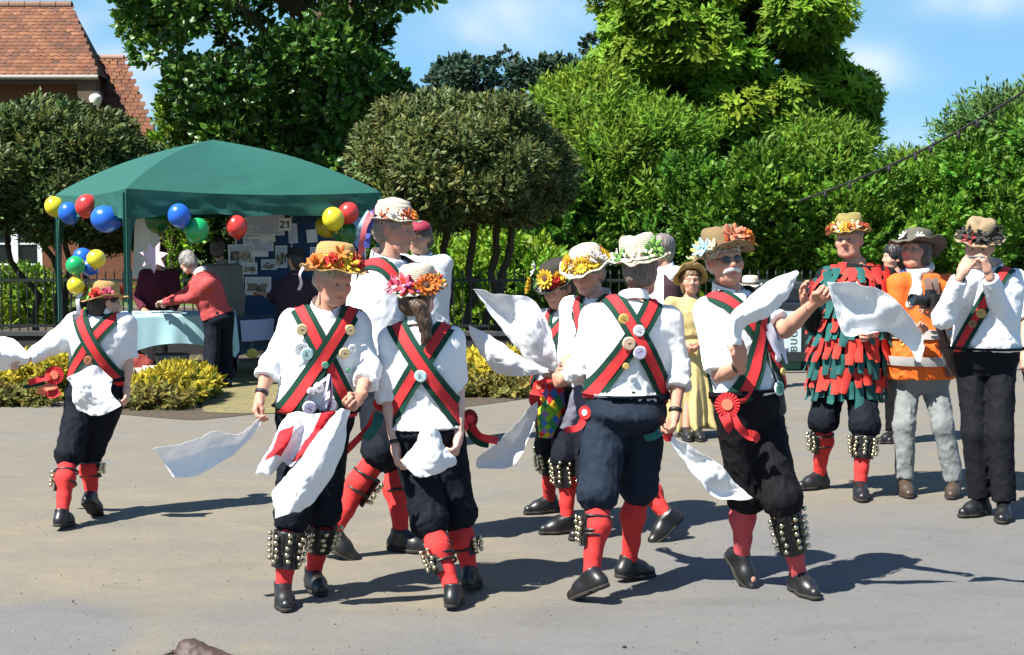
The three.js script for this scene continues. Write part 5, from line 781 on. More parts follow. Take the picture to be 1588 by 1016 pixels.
  for (const [u, h, ang, r, rgb, rim] of S.badges ?? []) { const { p, n } = trunkAt(u, h, ang); const q = new THREE.Quaternion().setFromUnitVectors(V(0, 1, 0), n), g = new THREE.CylinderGeometry(r * 0.86, r, 0.005, 22), bd = put('badge', g, mat(...(rim ?? rgb), 0.3), t, p.clone().addScaledVector(n, badgeLift).sub(t.position), q); put('badge_face', new THREE.CylinderGeometry(r * 0.8, r * 0.84, 0.003, 20), mat(...rgb, 0.25, r > 0.021 ? { map: printed(Math.round(r * 1000 + u * 200) % 4) } : {}), bd, V(0, 0.0045, 0)); }
  // ---- hair, hat, face extras
  if (S.hair) { const { col, long = 0, back = 1, puff = 0.009, tail, sides = 0 } = S.hair, L = [egg(at(0, 0.04, -0.016), hf.X, hf.Y, hf.Z, [0.078 + puff, 0.088 + puff, 0.098 + puff].map((v) => v * hs), { k: 0.02 })]; if (back) L.push(egg(at(0, -0.03 - long * 0.5, -0.055), hf.X, hf.Y, hf.Z, [0.07 + puff, 0.07 + long, 0.05 + puff].map((v) => v * hs), { k: 0.03 })); if (sides) for (const e of [-1, 1]) L.push(egg(at(e * 0.07, -0.03 - sides * 0.5, -0.01), hf.X, hf.Y, hf.Z, [0.022, 0.045 + sides, 0.04].map((v) => v * hs), { k: 0.02 }));
    // keep the face free
    L.push({ ...egg(at(0, -0.045, 0.1), hf.X, hf.Y, hf.Z, [0.068, 0.098, 0.075].map((v) => v * hs), { k: 0.012 }), sub: true });
    if (tail) { let p = at(0, 0.0, -0.105); for (const [x, y, r] of tail) { const q = J([x, y, S.head[2] + (tail.dz ?? 0)]); L.push(cone(p, q, r * 1.05, r, { k: 0.02 })); p = q; } }
    part('hair', skin(L, cH, { warp: (x, y, z, d) => d - 0.004 * n3(x * 95, y * 18, z * 95) - 0.005 * n3(x * 26, y * 12, z * 26), reach: 0.02, color: (x, y, z) => { const m = 1 + 0.45 * n3(x * 120, y * 15, z * 120); return [col[0] * m, col[1] * m, col[2] * m]; } }), phys(1, 1, 1, 0.5, { vertexColors: true }), t); }
  if (S.moustache) part('moustache', skin([cone(at(0.003, -0.043, 0.099), at(0.032, -0.051, 0.088), 0.0105, 0.008, { k: 0.01 }), cone(at(-0.003, -0.043, 0.099), at(-0.032, -0.051, 0.088), 0.0105, 0.008, { k: 0.01 }), cone(at(0.032, -0.051, 0.088), at(0.045, -0.062, 0.078), 0.008, 0.004, { k: 0.01 }), cone(at(-0.032, -0.051, 0.088), at(-0.045, -0.062, 0.078), 0.008, 0.004, { k: 0.01 })], 0.003, { warp: (x, y, z, d) => d - 0.002 * n3(x * 160, y * 50, z * 160), reach: 0.01 }), hairMat([0.72, 0.7, 0.66]), t);
  if (S.shades) { const s = part('sunglasses', merge([...[-1, 1].map((e) => { const g = new THREE.SphereGeometry(0.5, 18, 12); g.scale(0.047 * hs, 0.036 * hs, 0.014 * hs); g.rotateY(e * 0.2); g.applyQuaternion(hf.q); const p = at(e * 0.031, 0.004, 0.094); g.translate(p.x, p.y, p.z); return g; }), bar(at(-0.01, 0.012, 0.1), at(0.01, 0.012, 0.1), 0.0025), ...[-1, 1].map((e) => bar(at(e * 0.055, 0.01, 0.086), at(e * 0.08, 0.008, -0.01), 0.0028))]), CL.glass, t); }
  if (S.specs) part('spectacles', merge([...[-1, 1].map((e) => { const g = new THREE.TorusGeometry(0.02, 0.0016, 6, 20); g.applyQuaternion(hf.q); const p = at(e * 0.031, 0.003, 0.1); g.translate(p.x, p.y, p.z); return g; }), bar(at(-0.011, 0.006, 0.101), at(0.011, 0.006, 0.101), 0.0016), ...[-1, 1].map((e) => bar(at(e * 0.051, 0.006, 0.098), at(e * 0.08, 0.004, -0.01), 0.0016))]), CL.black2, t);
  let hatMesh; if (S.hat) { const o = S.hat, q = hf.q.clone().multiply(qE(rad(o.tilt ?? 0), rad(o.turn ?? 0), rad(o.roll ?? 0))); hatMesh = hat(t, at(o.dx ?? 0, o.y ?? 0.062, o.z ?? -0.014), q, { ...o, brim: o.brim ?? 0.16 }, o.label); }
  for (const [i, rr] of [[0, S.watch?.[0]], [1, S.watch?.[1]]]) if (rr) { const g = new THREE.TorusGeometry(0.03 * hs, 0.0055, 6, 20); g.scale(1, 1, 1.9); const d = wr[i].clone().sub(el[i]).normalize(); g.applyQuaternion(new THREE.Quaternion().setFromUnitVectors(V(0, 0, 1), d)); const p = wr[i].clone().addScaledVector(d, -0.02); g.translate(p.x, p.y, p.z); part('watch_strap', g, CL.black2, t); }
  return { t, P, N, T, hc, hf, at, J, trunkAt, sh, el, wr, an, kn, hp, surf, onRay, spine, hat: hatMesh, tf, pf, hs };
}
// ------------------------------------------------------------------ loose cloth: a smooth sheet through rows of photo places [px, py, depth]
function clothGeo(rows, D, seed = 1, wr = 0.009, thick = 0.0015) {
  const R = rows.map((r) => r.map((a) => W(a[0], a[1], D + (a[2] ?? 0)))), n = 44, m = 36, pos = [], idx = [], uvs = [], curves = R.map((r) => new THREE.CatmullRomCurve3(r, false, 'centripetal'));
  for (let j = 0; j <= m; j++) { for (let i = 0; i <= n; i++) { const col = new THREE.CatmullRomCurve3(curves.map((c) => c.getPoint(i / n)), false, 'centripetal'), p = col.getPoint(j / m); pos.push(p.x, p.y, p.z); uvs.push(i / n, 1 - j / m); } }
  for (let j = 0; j < m; j++) for (let i = 0; i < n; i++) { const a = j * (n + 1) + i; idx.push(a, a + 1, a + n + 2, a, a + n + 2, a + n + 1); }
  const g = new THREE.BufferGeometry(); g.setAttribute('position', new THREE.Float32BufferAttribute(pos, 3)); g.setIndex(idx); g.computeVertexNormals();
  const p = g.attributes.position, nn = g.attributes.normal, N = p.count, full = [], idx2 = [];
  for (let i = 0; i < N; i++) { const x = p.getX(i), y = p.getY(i), z = p.getZ(i), w = wr * (n3(x * 7 + seed, y * 7, z * 7) + 1.0 * fold(x, y, z, 9, seed) + 0.3 * fold(x, y, z, 20, seed + 3)); p.setXYZ(i, x + nn.getX(i) * w, y + nn.getY(i) * w, z + nn.getZ(i) * w); }
  g.computeVertexNormals(); for (const s of [1, -1]) for (let i = 0; i < N; i++) full.push(p.getX(i) + nn.getX(i) * thick * s * 0.5, p.getY(i) + nn.getY(i) * thick * s * 0.5, p.getZ(i) + nn.getZ(i) * thick * s * 0.5);
  for (let k = 0; k < idx.length; k += 3) { idx2.push(idx[k], idx[k + 1], idx[k + 2], idx[k] + N, idx[k + 2] + N, idx[k + 1] + N); }
  const rim = []; for (let i = 0; i < n; i++) rim.push([i, i + 1]); for (let j = 0; j < m; j++) rim.push([j * (n + 1) + n, (j + 1) * (n + 1) + n]); for (let i = n; i > 0; i--) rim.push([m * (n + 1) + i, m * (n + 1) + i - 1]); for (let j = m; j > 0; j--) rim.push([j * (n + 1), (j - 1) * (n + 1)]);
  for (const [a, b] of rim) idx2.push(a, a + N, b, b, a + N, b + N);
  const o = new THREE.BufferGeometry(); o.setAttribute('position', new THREE.Float32BufferAttribute(full, 3)); o.setAttribute('uv', new THREE.Float32BufferAttribute([...uvs, ...uvs], 2)); o.setIndex(idx2); o.computeVertexNormals(); return o;
}
function hanky(label, rows, D, seed, m = CL.white, wr) {
  const g = clothGeo(rows, D, seed, wr); g.computeBoundingBox(); const c = g.boundingBox.getCenter(V(0, 0, 0)); g.translate(-c.x, -c.y, -c.z);
  const o = single('handkerchief', label, 'handkerchief', g, m); o.position.copy(c); return o;
}
// ------------------------------------------------------------------ the dancers
const DANCE = 'dancers in white shirts, red socks and crossed red and green sashes', BR = { type: 'breeches', mat: CL.navy };
const ST = { cream: straw(0.72, 0.66, 0.52), gold: straw(0.58, 0.38, 0.14), tan: straw(0.46, 0.34, 0.19), olive: straw(0.42, 0.34, 0.1), felt: mat(0.22, 0.2, 0.16, 0.95), dark: straw(0.05, 0.045, 0.03), brownStraw: straw(0.33, 0.23, 0.11) };
const FC = { red: [0.55, 0.03, 0.015], orange: [0.65, 0.16, 0.015], yellow: [0.7, 0.42, 0.015], pink: [0.62, 0.09, 0.16], white: [0.72, 0.7, 0.64], purple: [0.2, 0.06, 0.36], leaf: [0.05, 0.17, 0.02], cream: [0.66, 0.58, 0.38], rust: [0.4, 0.07, 0.02], heart: [0.08, 0.03, 0.012], blue: [0.3, 0.5, 0.6], lime: [0.16, 0.34, 0.05] };
const BD = { cream: [0.62, 0.5, 0.28], white: [0.68, 0.7, 0.74], pale: [0.42, 0.6, 0.62], gold: [0.55, 0.36, 0.1], brown: [0.3, 0.12, 0.05], lilac: [0.46, 0.42, 0.6], green: [0.1, 0.3, 0.2] };
// 1 — woman at the left, seen from behind, balloons on her hat
const P1 = person({ label: 'dancer at far left seen from behind, balloons on her straw hat, striding away', group: DANCE, D: 9.3, size: 0.93, yaw: 172, pyaw: 176, skin: 'pale', wide: 1.08, deep: 1.1, seat: 0.05,
  head: [163, 470, 0, 128, 4, -3], neck: [157, 490, 0], pelvis: [148, 612, 0], el: [[86, 532, -0.05], [197, 560, 0.0]], wr: [[44, 556, -0.12], [196, 600, -0.03]], hd: [[22, 560, -0.14, [0, -1, 0], 0.8], [196, 627, -0.06, [-1, 0, 0], 0.75]],
  kn: [[106, 708, -0.02], [140, 704, 0.04]], an: [[96, 797], [141, 771]], foot: [[176, 8], [168, 34, -8]], top: { sleeve: [1.95, 0.92], hem: 0.2, grow: 0.022, r2: 0.072 }, bottom: { ...BR, r0: 0.122, r1: 0.094, end: 0.03, waist: 0.24 }, sock: true, garter: [0.48, 0.52], bells: [{ facing: -70, rows: 4, cols: 2, span: 60, from: 0.25, to: 0.6 }, { facing: 70, rows: 4, cols: 2, span: 60, from: 0.2, to: 0.5 }],
  hair: { col: [0.02, 0.012, 0.008], long: 0.01 }, specs: true, sash: { w: 0.07, low: 0.1, bottom: 0.2, top: 0.11 }, badges: [[0.0, 0.46, 180, 0.03, BD.brown]],
  hat: { mat: ST.gold, brim: 0.145, h: 0.1, tilt: -6, roll: 5, y: 0.05, flowers: [[150, 0.02, 0.05, 'rose', FC.red], [175, 0.02, 0.045, 'rose', FC.red], [120, 0.025, 0.045, 'rose', FC.red], [200, 0.02, 0.05, 'leaf', FC.lime], [95, 0.025, 0.045, 'lily', FC.white], [70, 0.03, 0.05, 'rose', FC.red], [225, 0.02, 0.05, 'rose', FC.red], [135, 0.03, 0.05, 'lily', FC.white], [260, 0.02, 0.05, 'rose', FC.pink], [20, 0.02, 0.05, 'rose', FC.red]] } });
[['green balloon on the far left dancer\'s hat, beside two yellow ones', 117, 412, 9.2, 15.5, 'g', 0.2], ['yellow balloon topmost on the far left dancer\'s hat', 149, 402, 9.25, 15.5, 'y', -0.2], ['blue balloon behind the others on the far left dancer\'s hat', 128, 400, 9.4, 16, 'b', 0], ['blue balloon lowest against the crown of the far left dancer\'s hat', 139, 415, 9.3, 14, 'b', 0.9], ['yellow balloon low behind the brim of the far left dancer\'s hat', 118, 443, 9.2, 14.5, 'y', 0.5]].forEach(([l, px, py, D, r, c, t]) => balloon(l, px, py, D, r, BC[c], t, 1.03, 'balloons tied to a hat'));
// 2 — man at the front in a golden hat
const P2 = person({ label: 'dancer in golden hat with red and orange flowers, badges on his sashes', group: DANCE, D: 7.3, size: 0.97, yaw: 14, pyaw: 12, skin: 'ruddy', wide: 1.06, deep: 1.06, belly: 0.06,
  head: [517, 434, -0.05, 38, 18, -4], neck: [505, 482, 0], pelvis: [487, 655, 0.02], sh: [[455, 500, 0], [553, 502, 0.04]], el: [[420, 566, -0.02], [573, 574, -0.02]], wr: [[404, 614, -0.1], [557, 616, -0.22]], hd: [[397, 642, -0.14, [1, 0, 0.1], 0.6], [538, 632, -0.3, [-0.2, 0, 1], 0.85]],
  kn: [[452, 800, -0.08], [504, 792, -0.06]], an: [[439, 911], [486, 889]], foot: [[14, 0], [22, 0]], top: { sleeve: [1.42, 1.48], roll: true, hem: 0.13, grow: 0.016, r1: 0.06, r2: 0.057, r3: 0.052 }, bottom: { ...BR, r0: 0.102, r1: 0.086, end: 0.16 }, sock: true, bells: [{ facing: 10, rows: 5, cols: 5, span: 200, from: 0.2, to: 0.72 }, { facing: 20, rows: 4, cols: 5, span: 200, from: 0.2, to: 0.62 }], watch: [1, 0],
  hair: { col: [0.3, 0.25, 0.2], long: -0.01 }, face: { jaw: 1.08, nose: 1.15 }, sash: { w: 0.069, low: 0.06, bottom: 0.19, top: 0.12, high: 1.0 },
  badges: [[-0.12, 0.86, 0, 0.029, BD.cream], [0.105, 0.85, 4, 0.028, BD.cream, BD.gold], [-0.118, 0.70, 0, 0.034, BD.white], [-0.085, 0.655, 0, 0.032, BD.pale], [0.085, 0.655, 4, 0.028, BD.cream], [0.12, 0.69, 6, 0.022, BD.white], [-0.11, 0.56, 0, 0.014, BD.white], [0.0, 0.56, 2, 0.018, BD.green], [-0.05, 0.34, 0, 0.02, BD.white], [-0.015, 0.37, 0, 0.028, BD.white], [-0.05, 0.2, 0, 0.034, BD.lilac, BD.white], [0.045, 0.22, 2, 0.03, BD.lilac, BD.white], [-0.09, 0.09, -6, 0.029, BD.gold], [0.11, 0.5, 6, 0.014, BD.green]],
  hat: { mat: ST.gold, brim: 0.163, crown: 0.097, h: 0.135, tilt: -16, roll: -1, y: 0.054, curl: 0.012, wave: 0.014, flowers: [[-38, 0.03, 0.062, 'rose', FC.red, FC.orange], [-22, 0.075, 0.045, 'lily', FC.orange], [-72, 0.025, 0.055, 'rose', FC.orange, null, 0.03], [-52, 0.02, 0.055, 'daisy', FC.yellow], [2, 0.02, 0.06, 'lily', FC.yellow], [-14, 0.015, 0.055, 'daisy', FC.yellow], [28, 0.02, 0.058, 'rose', FC.red], [44, 0.03, 0.05, 'rose', FC.red], [36, 0.06, 0.04, 'rose', FC.rust], [58, 0.02, 0.05, 'rose', FC.orange], [90, 0.02, 0.05, 'rose', FC.red], [-100, 0.02, 0.05, 'lily', FC.orange], [130, 0.02, 0.05, 'lily', FC.yellow], [180, 0.02, 0.05, 'rose', FC.red], [-140, 0.02, 0.05, 'daisy', FC.yellow]] } });
// 3 — woman with ponytail, from behind
const P3 = person({ label: 'woman dancer with long brown ponytail seen from behind in the middle', group: DANCE, D: 7.35, size: 0.94, yaw: 178, pyaw: 176, skin: 'pale', wide: 1.03, deep: 1.05, seat: 0.04,
  head: [648, 464, 0, 160, 10, 6], neck: [655, 507, 0], pelvis: [662, 668, 0], sh: [[607, 528, 0], [700, 527, 0]], el: [[602, 610, 0.0], [709, 600, 0.02]], wr: [[613, 692, -0.1], [711, 676, -0.1]], hd: [[617, 722, -0.16, [1, 0, 0], 0.55], [706, 708, -0.17, [-1, 0, 0], 0.6]],
  kn: [[668, 812, 0.0], [710, 800, 0.02]], an: [[702, 915], [729, 888]], foot: [[176, 4], [168, 10]], top: { sleeve: [1.16, 0.94], hem: 0.04, grow: 0.022, flare: 0.02, r2: 0.06, r3: 0.06, r1: 0.06 }, bottom: { ...BR, r0: 0.118, r1: 0.104, end: 0.02, waist: 0.17 }, sock: true, garter: [0.5, 0.42], bells: [{ facing: -50, rows: 5, cols: 2, span: 70, from: 0.35, to: 0.75 }, { facing: 60, rows: 4, cols: 2, span: 70, from: 0.4, to: 0.7 }],
  hair: { col: [0.055, 0.03, 0.018], long: 0.0, tail: Object.assign([[652, 478, 0.030], [659, 500, 0.036], [661, 522, 0.026], [658, 532, 0.010]], { dz: -0.165 }) }, watch: [1, 0], sash: { w: 0.071, low: 0.12, bottom: 0.19, top: 0.11, high: 0.99 }, badges: [[0.0, 0.56, 180, 0.031, BD.pale, BD.white]],
  hat: { mat: ST.cream, brim: 0.142, crown: 0.092, h: 0.125, tilt: -18, roll: -8, y: 0.06, dent: 0.02, curl: 0.01, flowers: [[180, 0.02, 0.06, 'lily', FC.red], [170, 0.035, 0.062, 'lily', FC.pink], [200, 0.02, 0.045, 'lily', FC.purple], [225, 0.02, 0.065, 'daisy', FC.orange, FC.heart, 0.02], [212, 0.01, 0.05, 'rose', FC.yellow], [140, 0.02, 0.055, 'lily', FC.pink, null, 0.01], [118, 0.03, 0.05, 'lily', FC.pink, null, 0.02], [156, 0.02, 0.05, 'lily', FC.white], [250, 0.02, 0.06, 'daisy', FC.orange], [280, 0.02, 0.05, 'lily', FC.yellow], [90, 0.02, 0.05, 'lily', FC.pink], [30, 0.02, 0.05, 'daisy', FC.yellow], [330, 0.02, 0.05, 'lily', FC.red]] } });
// 4 — tall man in profile, white hat
const P4 = person({ label: 'tallest dancer in a round white hat, in profile behind the ponytailed woman', group: DANCE, D: 8.5, size: 1.08, yaw: 48, pyaw: 62, skin: 'ruddy', wide: 1.05, deep: 1.1, belly: 0.05,
  head: [612, 356, 0, 72, 6, 0], neck: [600, 404, 0], pelvis: [603, 612, 0], sh: [[562, 432, 0.06], [640, 428, 0.08]], el: [[556, 512, 0.02], [648, 510, 0.05]], wr: [[566, 585, -0.06], [640, 575, -0.12]], hd: [[572, 618, -0.1, [1, 0, 0], 0.6], [642, 606, -0.2, [-1, 0, 0], 0.7]],
  kn: [[588, 704, -0.1], [614, 716, 0.02]], an: [[516, 825], [622, 830]], foot: [[80, 30], [66, 0]], top: { sleeve: 1.95, hem: 0.12, grow: 0.02, r1: 0.074, r2: 0.074, r3: 0.054 }, bottom: { ...BR, r0: 0.115, r1: 0.095, end: 0.08 }, sock: true, bells: [{ facing: 130, rows: 4, cols: 4, span: 150, from: 0.25, to: 0.6 }, null], garter: [null, 0.42],
  hair: { col: [0.25, 0.21, 0.18], long: -0.01 }, face: { nose: 1.3 }, sash: { w: 0.07, low: 0.06, top: 0.12 }, hat: { mat: ST.cream, brim: 0.152, crown: 0.098, h: 0.125, round: 2.2, tilt: -3, roll: 0, y: 0.055, curl: 0.006, wave: 0.008, band: mat(0.05, 0.09, 0.2, 0.8), flowers: [[-60, 0.015, 0.042, 'lily', FC.cream], [-35, 0.02, 0.045, 'rose', FC.rust], [-18, 0.02, 0.045, 'leaf', FC.orange], [-72, 0.02, 0.04, 'rose', FC.white], [-85, 0.015, 0.045, 'leaf', FC.rust], [0, 0.02, 0.04, 'lily', FC.orange], [15, 0.02, 0.042, 'daisy', FC.yellow], [-110, 0.015, 0.04, 'leaf', FC.cream], [-48, 0.015, 0.04, 'lily', FC.white], [40, 0.02, 0.04, 'rose', FC.rust], [-140, 0.015, 0.04, 'lily', FC.purple], [90, 0.02, 0.04, 'rose', FC.rust], [150, 0.02, 0.04, 'rose', FC.orange]] } });
// 6 — dark hat with sunflowers, harlequin cloth
const P6 = person({ label: 'dancer in dark hat with sunflowers and a bright harlequin cloth at the hip', group: DANCE, D: 9.1, size: 0.95, yaw: -38, pyaw: -52, skin: 'tan', belly: 0.04,
  head: [866, 448, 0, -40, 20, 2], neck: [880, 486, 0], pelvis: [868, 618, 0], el: [[842, 548, -0.08], [915, 545, 0.02]], wr: [[858, 590, -0.22], [885, 588, -0.2]], hd: [[846, 578, -0.32, [0, 0.3, 1], 0.8], [868, 580, -0.3, [0, 0.2, 1], 0.75]],
  kn: [[850, 690, -0.04], [876, 710, -0.08]], an: [[852, 776], [880, 806]], foot: [[-66, 0], [-72, 0]], top: { sleeve: 1.7, hem: 0.12, r1: 0.07, r2: 0.07 }, bottom: { ...BR, r0: 0.11, r1: 0.09, end: 0.1 }, sock: true, bells: [{ facing: -28, rows: 5, cols: 5, span: 190, from: 0.04, to: 0.46 }, { facing: -24, rows: 5, cols: 5, span: 190, from: 0.02, to: 0.48 }],
  hair: { col: [0.03, 0.02, 0.015], long: 0 }, sash: { w: 0.066, low: 0.1 }, badges: [[-0.06, 0.7, 0, 0.028, BD.white], [0.03, 0.62, 0, 0.025, BD.pale], [-0.05, 0.52, 0, 0.03, BD.cream], [0.04, 0.42, 0, 0.022, BD.lilac]],
  hat: { mat: ST.dark, brim: 0.148, crown: 0.094, h: 0.12, tilt: 4, y: 0.06, flowers: [[8, 0.055, 0.068, 'daisy', FC.yellow, FC.heart], [-58, 0.0, 0.062, 'daisy', FC.yellow, [0.5, 0.3, 0.02], 0.065], [30, 0.02, 0.055, 'rose', FC.red], [44, 0.03, 0.05, 'rose', FC.red], [52, 0.045, 0.045, 'daisy', FC.yellow], [-50, 0.105, 0.05, 'lily', FC.white], [-15, 0.01, 0.04, 'lily', FC.white], [70, 0.02, 0.05, 'leaf', FC.leaf], [-85, 0.04, 0.05, 'leaf', FC.leaf], [-30, 0.05, 0.055, 'leaf', FC.leaf], [120, 0.02, 0.05, 'rose', FC.red], [180, 0.02, 0.06, 'daisy', FC.yellow]] } });
// 7 — white hat with yellow flowers
const P7 = person({ label: 'dancer in white hat with big yellow flowers, looking down, behind the back-turned man', group: DANCE, D: 8.85, size: 1.0, yaw: -30, pyaw: -40, skin: 'ruddy', wide: 1.05, belly: 0.05,
  head: [912, 424, 0, -34, 20, 2], neck: [926, 466, 0], pelvis: [922, 622, 0], el: [[882, 552, -0.1], [975, 560, 0.1]], wr: [[880, 580, -0.3], [955, 620, 0.0]], hd: [[862, 580, -0.38, [0.2, 0, 1], 0.75], [945, 640, 0, [0, 0, 1], 0.6]],
  kn: [[918, 735, -0.1], [990, 742, 0.0]], an: [[925, 812], [1034, 800]], foot: [[-60, 0], [-62, 36]], top: { sleeve: [1.15, 1.8], hem: 0.12 }, bottom: { ...BR, r0: 0.11, end: 0.12 }, sock: true, bells: [null, { facing: -40, rows: 4, cols: 4, span: 150, from: 0.2, to: 0.5 }],
  hair: { col: [0.2, 0.17, 0.14], long: -0.01 }, face: { stubble: 1 }, sash: { w: 0.068, low: 0.06 }, hat: { mat: ST.cream, brim: 0.166, crown: 0.098, h: 0.12, round: 1.6, tilt: 2, y: 0.06, wave: 0.016, flowers: [[-40, 0.03, 0.072, 'daisy', FC.yellow, FC.rust], [-30, 0.02, 0.05, 'daisy', FC.orange], [-8, 0.02, 0.055, 'rose', FC.cream], [18, 0.02, 0.072, 'daisy', FC.yellow, [0.7, 0.5, 0.02]], [52, 0.03, 0.062, 'daisy', FC.yellow, [0.6, 0.35, 0.02]], [62, 0.06, 0.05, 'rose', FC.white], [38, 0.02, 0.045, 'lily', FC.white], [85, 0.02, 0.055, 'rose', FC.white], [-65, 0.02, 0.055, 'daisy', FC.yellow], [120, 0.02, 0.055, 'daisy', FC.yellow], [170, 0.02, 0.055, 'daisy', FC.orange], [-110, 0.02, 0.055, 'rose', FC.cream]] } });
// 8 — back view, white hat with green leaves
const P8 = person({ label: 'back-turned dancer in white hat trimmed with green leaves, right of centre', group: DANCE, D: 7.45, size: 0.99, yaw: 184, pyaw: 190, skin: 'ruddy', wide: 1.12, deep: 1.1, seat: 0.09, belly: 0.04,
  head: [994, 420, 0.03, 168, 14, -6], neck: [981, 468, 0], pelvis: [968, 640, 0], sh: [[921, 494, 0.02], [1036, 496, 0.0]], el: [[899, 572, 0.12], [1053, 572, 0.0]], wr: [[875, 590, 0.38], [1047, 642, -0.1]], hd: [[862, 590, 0.45, [0, 0, -1], 0.7], [1041, 672, -0.15, [-1, 0, 0.2], 0.75]],
  kn: [[927, 768, -0.05], [991, 756, -0.02]], an: [[917, 893], [975, 872]], foot: [[-132, 26], [128, 6]], top: { sleeve: [1.25, 1.42], roll: true, hem: 0.15, grow: 0.02, r1: 0.064, r2: 0.06, r3: 0.054 }, bottom: { ...BR, mat: dark(0.013, 0.02, 0.033), r0: 0.135, r1: 0.105, end: 0.08, waist: 0.19 }, sock: true, garter: [0.45, null], bells: [{ facing: -75, rows: 5, cols: 2, span: 60, from: 0.25, to: 0.65 }, null], watch: [0, 1],
  hair: { col: [0.13, 0.1, 0.085], long: 0.0, puff: 0.014 }, sash: { w: 0.072, low: 0.1, bottom: 0.22, top: 0.095, high: 1.0 }, badges: [[0.062, 0.86, 180, 0.028, BD.gold], [-0.012, 0.76, 180, 0.03, BD.white], [0.036, 0.65, 180, 0.034, [0.62, 0.42, 0.3]], [-0.02, 0.57, 180, 0.034, BD.lilac, BD.white], [0.045, 0.45, 180, 0.017, BD.gold]],
  hat: { mat: ST.cream, brim: 0.155, crown: 0.098, h: 0.135, dent: 0.03, tilt: -14, roll: -2, y: 0.055, curl: 0.012, wave: 0.016, flowers: [[228, 0.03, 0.055, 'leaf', FC.lime], [235, 0.055, 0.05, 'leaf', FC.lime], [243, 0.015, 0.05, 'lily', FC.cream], [205, 0.012, 0.045, 'lily', FC.cream], [190, 0.01, 0.045, 'lily', FC.white], [175, 0.012, 0.05, 'lily', FC.cream], [160, 0.015, 0.045, 'lily', FC.white], [136, 0.01, 0.05, 'leaf', FC.leaf], [125, 0.02, 0.05, 'leaf', FC.lime], [215, 0.02, 0.045, 'leaf', FC.leaf], [100, 0.02, 0.05, 'lily', FC.white], [270, 0.02, 0.05, 'leaf', FC.lime], [0, 0.02, 0.05, 'lily', FC.cream], [60, 0.02, 0.05, 'leaf', FC.lime]] } });
// 9 — moustache and sunglasses
const P9 = person({ label: 'dancer with white moustache and sunglasses holding up a white handkerchief in each hand', group: DANCE, D: 7.35, size: 1.0, yaw: 34, pyaw: 40, skin: 'ruddy', wide: 0.98, deep: 1.0, belly: 0.05,
  head: [1124, 404, 0, 14, -2, 5], neck: [1133, 455, 0.02], pelvis: [1160, 632, 0.02], sh: [[1098, 484, -0.02], [1180, 488, 0.1]], el: [[1117, 582, -0.08], [1218, 512, 0.0]], wr: [[1148, 566, -0.28], [1263, 470, -0.2]], hd: [[1144, 532, -0.36, [-0.2, 0, -1], 0.55, [1, 0, 0]], [1285, 448, -0.26, [0, 0, 1], 0.7, [0, 1, 0.3]]],
  kn: [[1158, 768, -0.02], [1213, 772, -0.14]], an: [[1150, 862], [1239, 893]], foot: [[34, 42], [18, 0]], top: { sleeve: [0.88, 0.66], hem: 0.12, grow: 0.024, r1: 0.066, r2: 0.072, folds: 0.012 }, bottom: { ...BR, mat: dark(0.008, 0.0072, 0.009), r0: 0.115, r1: 0.1, end: 0.14, waist: 0.16 }, sock: true, sockM: CL.palesock, bells: [null, { facing: 14, rows: 5, cols: 5, span: 210, from: 0.16, to: 0.68 }], watch: [1, 0], buckle: true,
  hair: { col: [0.45, 0.42, 0.38], long: -0.02, puff: 0.005 }, face: { nose: 1.2 }, moustache: true, shades: true, sash: { w: 0.07, low: 0.02, bottom: 0.19, top: 0.12 }, badges: [[0.06, 0.42, 4, 0.022, BD.white], [0.075, 0.3, 2, 0.02, BD.gold], [0.02, 0.16, 0, 0.036, BD.green, BD.white], [0.1, 0.52, 10, 0.024, BD.white], [-0.12, 0.08, -10, 0.02, BD.cream], [0.11, 0.6, 12, 0.03, BD.lilac]],
  hat: { mat: ST.brownStraw, brim: 0.152, crown: 0.096, h: 0.125, dent: 0.02, tilt: -6, roll: 4, y: 0.052, curl: -0.03, wave: 0.012, flowers: [[26, 0.05, 0.06, 'lily', [0.6, 0.16, 0.07]], [8, 0.06, 0.06, 'leaf', [0.55, 0.17, 0.09]], [52, 0.04, 0.055, 'rose', FC.orange, null, 0.012], [62, 0.025, 0.05, 'rose', FC.orange, null, 0.02], [-6, 0.025, 0.045, 'leaf', FC.rust], [16, 0.015, 0.04, 'lily', FC.cream], [70, 0.012, 0.045, 'lily', FC.yellow, null, 0.03], [-62, 0.015, 0.06, 'lily', FC.blue, null, 0.035], [-48, 0.01, 0.05, 'leaf', FC.cream], [-85, 0.015, 0.055, 'lily', [0.5, 0.45, 0.12], null, 0.02], [120, 0.02, 0.05, 'rose', FC.orange], [190, 0.02, 0.05, 'rose', FC.red], [-130, 0.02, 0.05, 'lily', FC.white]] } });
